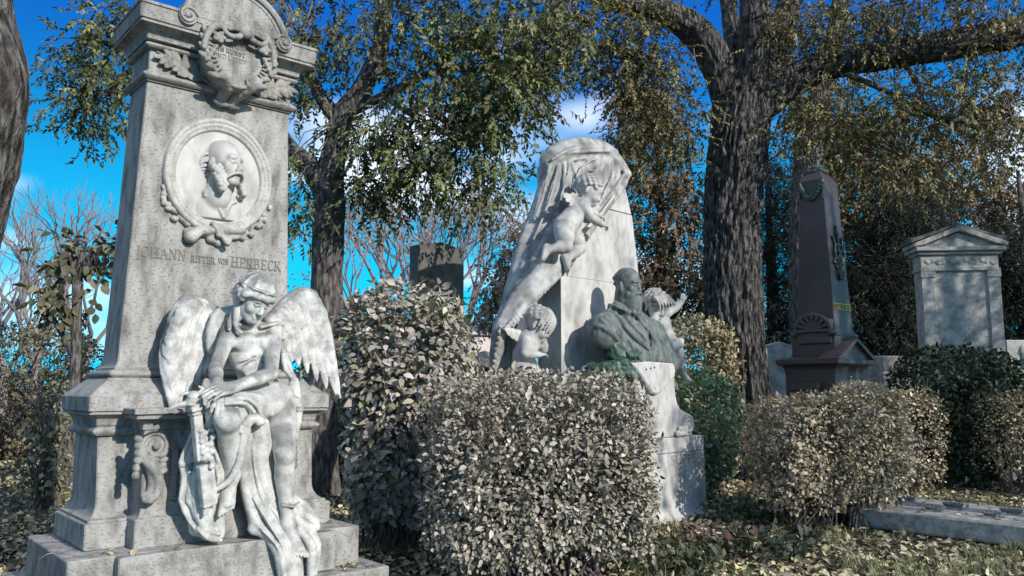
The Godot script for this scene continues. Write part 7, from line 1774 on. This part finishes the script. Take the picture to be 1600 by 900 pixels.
func back_tree(called: String, label: String, at: Vector3, h: float, r: float, clumps: Array, meshes: Array, pal: Array, sd: int, per = 11) -> void:
	var t = thing(called, label, "tree", Vector3(at.x, 0, at.z))
	var tr = t.position
	var rg = RandomNumberGenerator.new(); rg.seed = sd
	var st = begin()
	var lean = rg.randf_range(-.3, .3)
	limb(st, [Vector3.ZERO, Vector3(lean * .5, h * .35, 0), Vector3(lean, h * .7, 0), Vector3(lean * .8, h, 0)], [r, r * .8, r * .5, r * .15], 14, .015, sd, .14, .08)
	var cl = []; var an = []
	for c in clumps:
		var o = c[0] - tr
		cl.append([o, c[1], c[2]])
		for k in 3:
			var b = Vector3(lean * .6, clampf(o.y - rg.randf_range(.3, 1.4), .5, h * .9), 0)
			var e = o + Vector3(rg.randf_range(-.6, .6), rg.randf_range(-.5, .5), rg.randf_range(-.5, .5)) * c[1]
			tube(st, [b, b.lerp(e, .5) + Vector3(0, .15, 0), e], [r * .3, r * .18, .01], 5, false)
			an.append(b.lerp(e, .6)); an.append(e)
	commit(st, "trunk", M.bark_pale, t)
	crown(t, cl, per, meshes, M.leaf, pal, sd, .36, M.twig, .7, an)

func bare_tree(called: String, label: String, at: Vector3, h: float, sd: int, pal: Array, leaves: float) -> void:
	var t = thing(called, label, "tree", at)
	var rg = RandomNumberGenerator.new(); rg.seed = sd
	var st = begin(); var tips = []
	var r = h * .022
	tube(st, [Vector3.ZERO, Vector3(.05, h * .17, 0), Vector3(.0, h * .34, 0)], [r * 1.2, r, r * .85], 8, false)
	for k in 4:
		var d = Vector3(cos(k * 1.7 + sd) * .55, 1, sin(k * 1.7 + sd) * .55).normalized()
		fork(st, rg, Vector3(0, h * (.24 + .03 * k), 0), d, h * .24, r * .62, 5, tips, .42, .22, 5)
	commit(st, "branches", M.pale_twig, t)
	if leaves > 0:
		var place = []; var cols = []; var m = leaf_mesh(.09, .06, .2, .3)
		for e in tips:
			for k in 4:
				if rg.randf() > leaves * 1.2: continue
				var o = e[0] + Vector3(rg.randfn(0, .14), rg.randfn(0, .14), rg.randfn(0, .14))
				place.append(Transform3D(Basis.from_euler(Vector3(rg.randf() * 6, rg.randf() * 6, rg.randf() * 6)), o)); cols.append(mix_color(rg, pal))
		spread(place.size(), place, m, M.leaf, "leaves", t, cols)

# the leaves of the near shrub that show largest, each a part of its own
func leaf_parts(t: Node3D, meshes: Array, pal: Array) -> void:
	var rg = RandomNumberGenerator.new(); rg.seed = 900
	var mats = []
	for i in 6:
		var c = mix_color(rg, pal, .2)
		var m = flat("shrub_leaf", c.r, c.g, c.b, .55); m.backlight_enabled = true; m.backlight = Color(.28, .28, .2); mats.append(m)
	var n = 0
	while n < 290:
		var v = Vector3(rg.randf_range(-1, 1), rg.randf_range(-.55, 1), rg.randf_range(.0, 1)).normalized()
		var u = v.x * .6; var p = Vector3(v.x * .64, 1.55 + v.y * .78, v.z * .62)
		if rg.randf() < .35: p = Vector3(v.x * .57, .95 + v.y * .7, v.z * .56)
		var out = (v + Vector3(rg.randfn(0, .5), rg.randfn(0, .5) - .35, rg.randfn(0, .5))).normalized()
		var up = (v + Vector3(rg.randfn(0, .4), rg.randfn(0, .4) + .6, rg.randfn(0, .4))).normalized()
		if absf(out.dot(up)) > .95: continue
		var o = MeshInstance3D.new(); o.mesh = meshes[rg.randi() % meshes.size()]; o.material_override = mats[rg.randi() % 6]
		o.transform = Transform3D(Basis.looking_at(-out, up).scaled(Vector3.ONE * rg.randf_range(.7, 1.05)), p)
		o.name = "leaf" if n == 0 else "leaf_%03d" % n
		t.add_child(o, true); n += 1

func build_litter() -> void:
	var rg = RandomNumberGenerator.new(); rg.seed = 500
	var no = FastNoiseLite.new(); no.seed = 9; no.frequency = .55
	var shapes = [leaf_mesh(.075, .05, .35, .5), leaf_mesh(.06, .045, -.3, -.5), leaf_mesh(.085, .055, .15, .9), leaf_mesh(.065, .05, .6, .15)]
	var pal = [[.5, .44, .25], [.6, .55, .34], [.38, .32, .18], [.18, .135, .08], [.5, .46, .3], [.23, .23, .12], [.12, .09, .06]]
	var place = [[], [], [], []]; var cols = [[], [], [], []]
	var made = 0
	while made < 74000:
		var d = 4.6 + 21.0 * pow(rg.randf(), 1.9)
		var x = rg.randf_range(-.9, .9) * d
		if no.get_noise_2d(x, -d) < -.25 and rg.randf() < .7: continue
		var w = rg.randi() % 4
		var b = Basis.from_euler(Vector3(rg.randfn(0, .38), rg.randf() * TAU, rg.randfn(0, .38))).scaled(Vector3.ONE * rg.randf_range(.6, 1.2) * (1.0 if d < 12 else 1.35))
		place[w].append(Transform3D(b, Vector3(x, ground_height(x, -d) + .006 + .02 * rg.randf() * rg.randf(), -d))); cols[w].append(mix_color(rg, pal)); made += 1
	var sf = Transform3D(Basis(Vector3.UP, deg_to_rad(42)), Vector3(3.54, 0, -9.375))
	for i in 120:                                # blown onto the grave slab and the monument's steps
		var p: Vector3
		if i < 85:
			var u = pow(rg.randf(), 1.6)
			p = sf * Vector3(rg.randf_range(-.56, .56), .19, lerpf(.58, 2.9, u))
		else:
			p = monument_frame * (Vector3(rg.randf_range(.1, 1.85), .412, rg.randf_range(-.2, -.03)) if i < 100 else Vector3(rg.randf_range(1.7, 2.0), .142, rg.randf_range(-.1, .18)))
		var w = rg.randi() % 4
		place[w].append(Transform3D(Basis.from_euler(Vector3(rg.randfn(0, .2), rg.randf() * TAU, rg.randfn(0, .2))).scaled(Vector3.ONE * rg.randf_range(.5, .9)), p)); cols[w].append(mix_color(rg, pal))
	var t = thing("fallen_leaves", "carpet of yellow and brown fallen leaves covering the ground", "leaves")
	for i in 4: spread(place[i].size(), place[i], shapes[i], M.dry_leaf, "leaf_litter", t, cols[i])
	t.set_meta("kind", "stuff")
	# grass and weeds between the leaves
	var st = begin()
	for i in 9:
		var a = rg.randf() * TAU; var l = rg.randf_range(.05, .13); var q = Vector3(cos(a), 0, sin(a))
		var o = q * rg.randf() * .03; var s = Vector3(-q.z, 0, q.x) * .0035
		quad(st, o - s, o + q * l * .3 + Vector3(0, l * .7, 0) - s * .7, o + q * l * .3 + Vector3(0, l * .7, 0) + s * .7, o + s)
		for v in [o + q * l * .3 + Vector3(0, l * .7, 0) - s * .7, o + q * l * .8 + Vector3(0, l, 0), o + q * l * .3 + Vector3(0, l * .7, 0) + s * .7]: st.add_vertex(v)
	st.generate_normals()
	var tuft = st.commit()
	var pl = []; var cl = []
	while pl.size() < 2600:
		var d = 5.0 + 20.0 * pow(rg.randf(), 1.5); var x = rg.randf_range(-.72, .72) * d
		if no.get_noise_2d(x * 1.3 + 40, -d * 1.3) < .12: continue
		pl.append(Transform3D(Basis(Vector3.UP, rg.randf() * TAU).scaled(Vector3.ONE * rg.randf_range(.6, 1.3)), Vector3(x, ground_height(x, -d), -d))); cl.append(mix_color(rg, [[.12, .14, .06], [.17, .19, .08], [.24, .24, .12]]))
	var g = spread(pl.size(), pl, tuft, M.leaf, "grass", null, cl)
	mark(g, "thin green grass tufts showing between the fallen leaves", "grass")
	# single leaves on the stone
	var k = 0
	for e in [[Vector3(0.394, 0.430, -0.000), .403, "yellow fallen leaf on the step at the foot of the middle block's corner"], [Vector3(0.615, 0.426, 0.000), .403, "pale fallen leaf on the step under the lyre"], [Vector3(1.133, 0.413, -0.000), .403, "curled fallen leaf on the step between the angel's feet"], [Vector3(1.813, 0.138, -0.000), .135, "pale fallen leaf on the lowest step, right of the hanging drapery"], [Vector3(-0.022, 0.496, 0.000), .403, "brown fallen leaf on the step at the pedestal's left corner"]]:
		var o = MeshInstance3D.new(); o.mesh = shapes[k % 4]; o.material_override = flat("yellow_leaf", .5, .43, .25, .7); o.name = numbered("fallen_leaf"); add_child(o, true)
		var p = monument_frame * Vector3(e[0].x, 0, [-.03, .0, -.04, .12, -.2][k])
		o.transform = Transform3D(Basis.from_euler(Vector3(-.15, k * 1.3, .1)).scaled(Vector3.ONE * 1.1), Vector3(p.x, e[1] + .012, p.z))
		mark(o, e[2], "leaf", "leaves fallen on the monument steps"); k += 1

func ground_height(x: float, z: float) -> float:
	return .03 * sin(x * .9 + z * .4) * sin(z * .7 - x * .3) - .02

func build_ground() -> void:
	var st = begin(0)
	var n = 70
	var xs = []
	for i in n + 1:
		var u = lerpf(-1, 1, float(i) / n)
		xs.append(signf(u) * (18.0 * absf(u) + 380.0 * pow(absf(u), 6)))
	for i in n:
		for j in n:
			var q = []
			for e in [[i, j], [i, j + 1], [i + 1, j + 1], [i + 1, j]]:
				var x = xs[e[0]]; var z = -9.0 - xs[e[1]]
				q.append(Vector3(x, ground_height(x, z) if absf(x) < 60 and z > -60 else -.02, z))
			quad(st, q[0], q[1], q[2], q[3])
	var g = commit(st, "ground", M.soil)
	mark(g, "leaf-strewn cemetery ground", "ground", "", "structure")
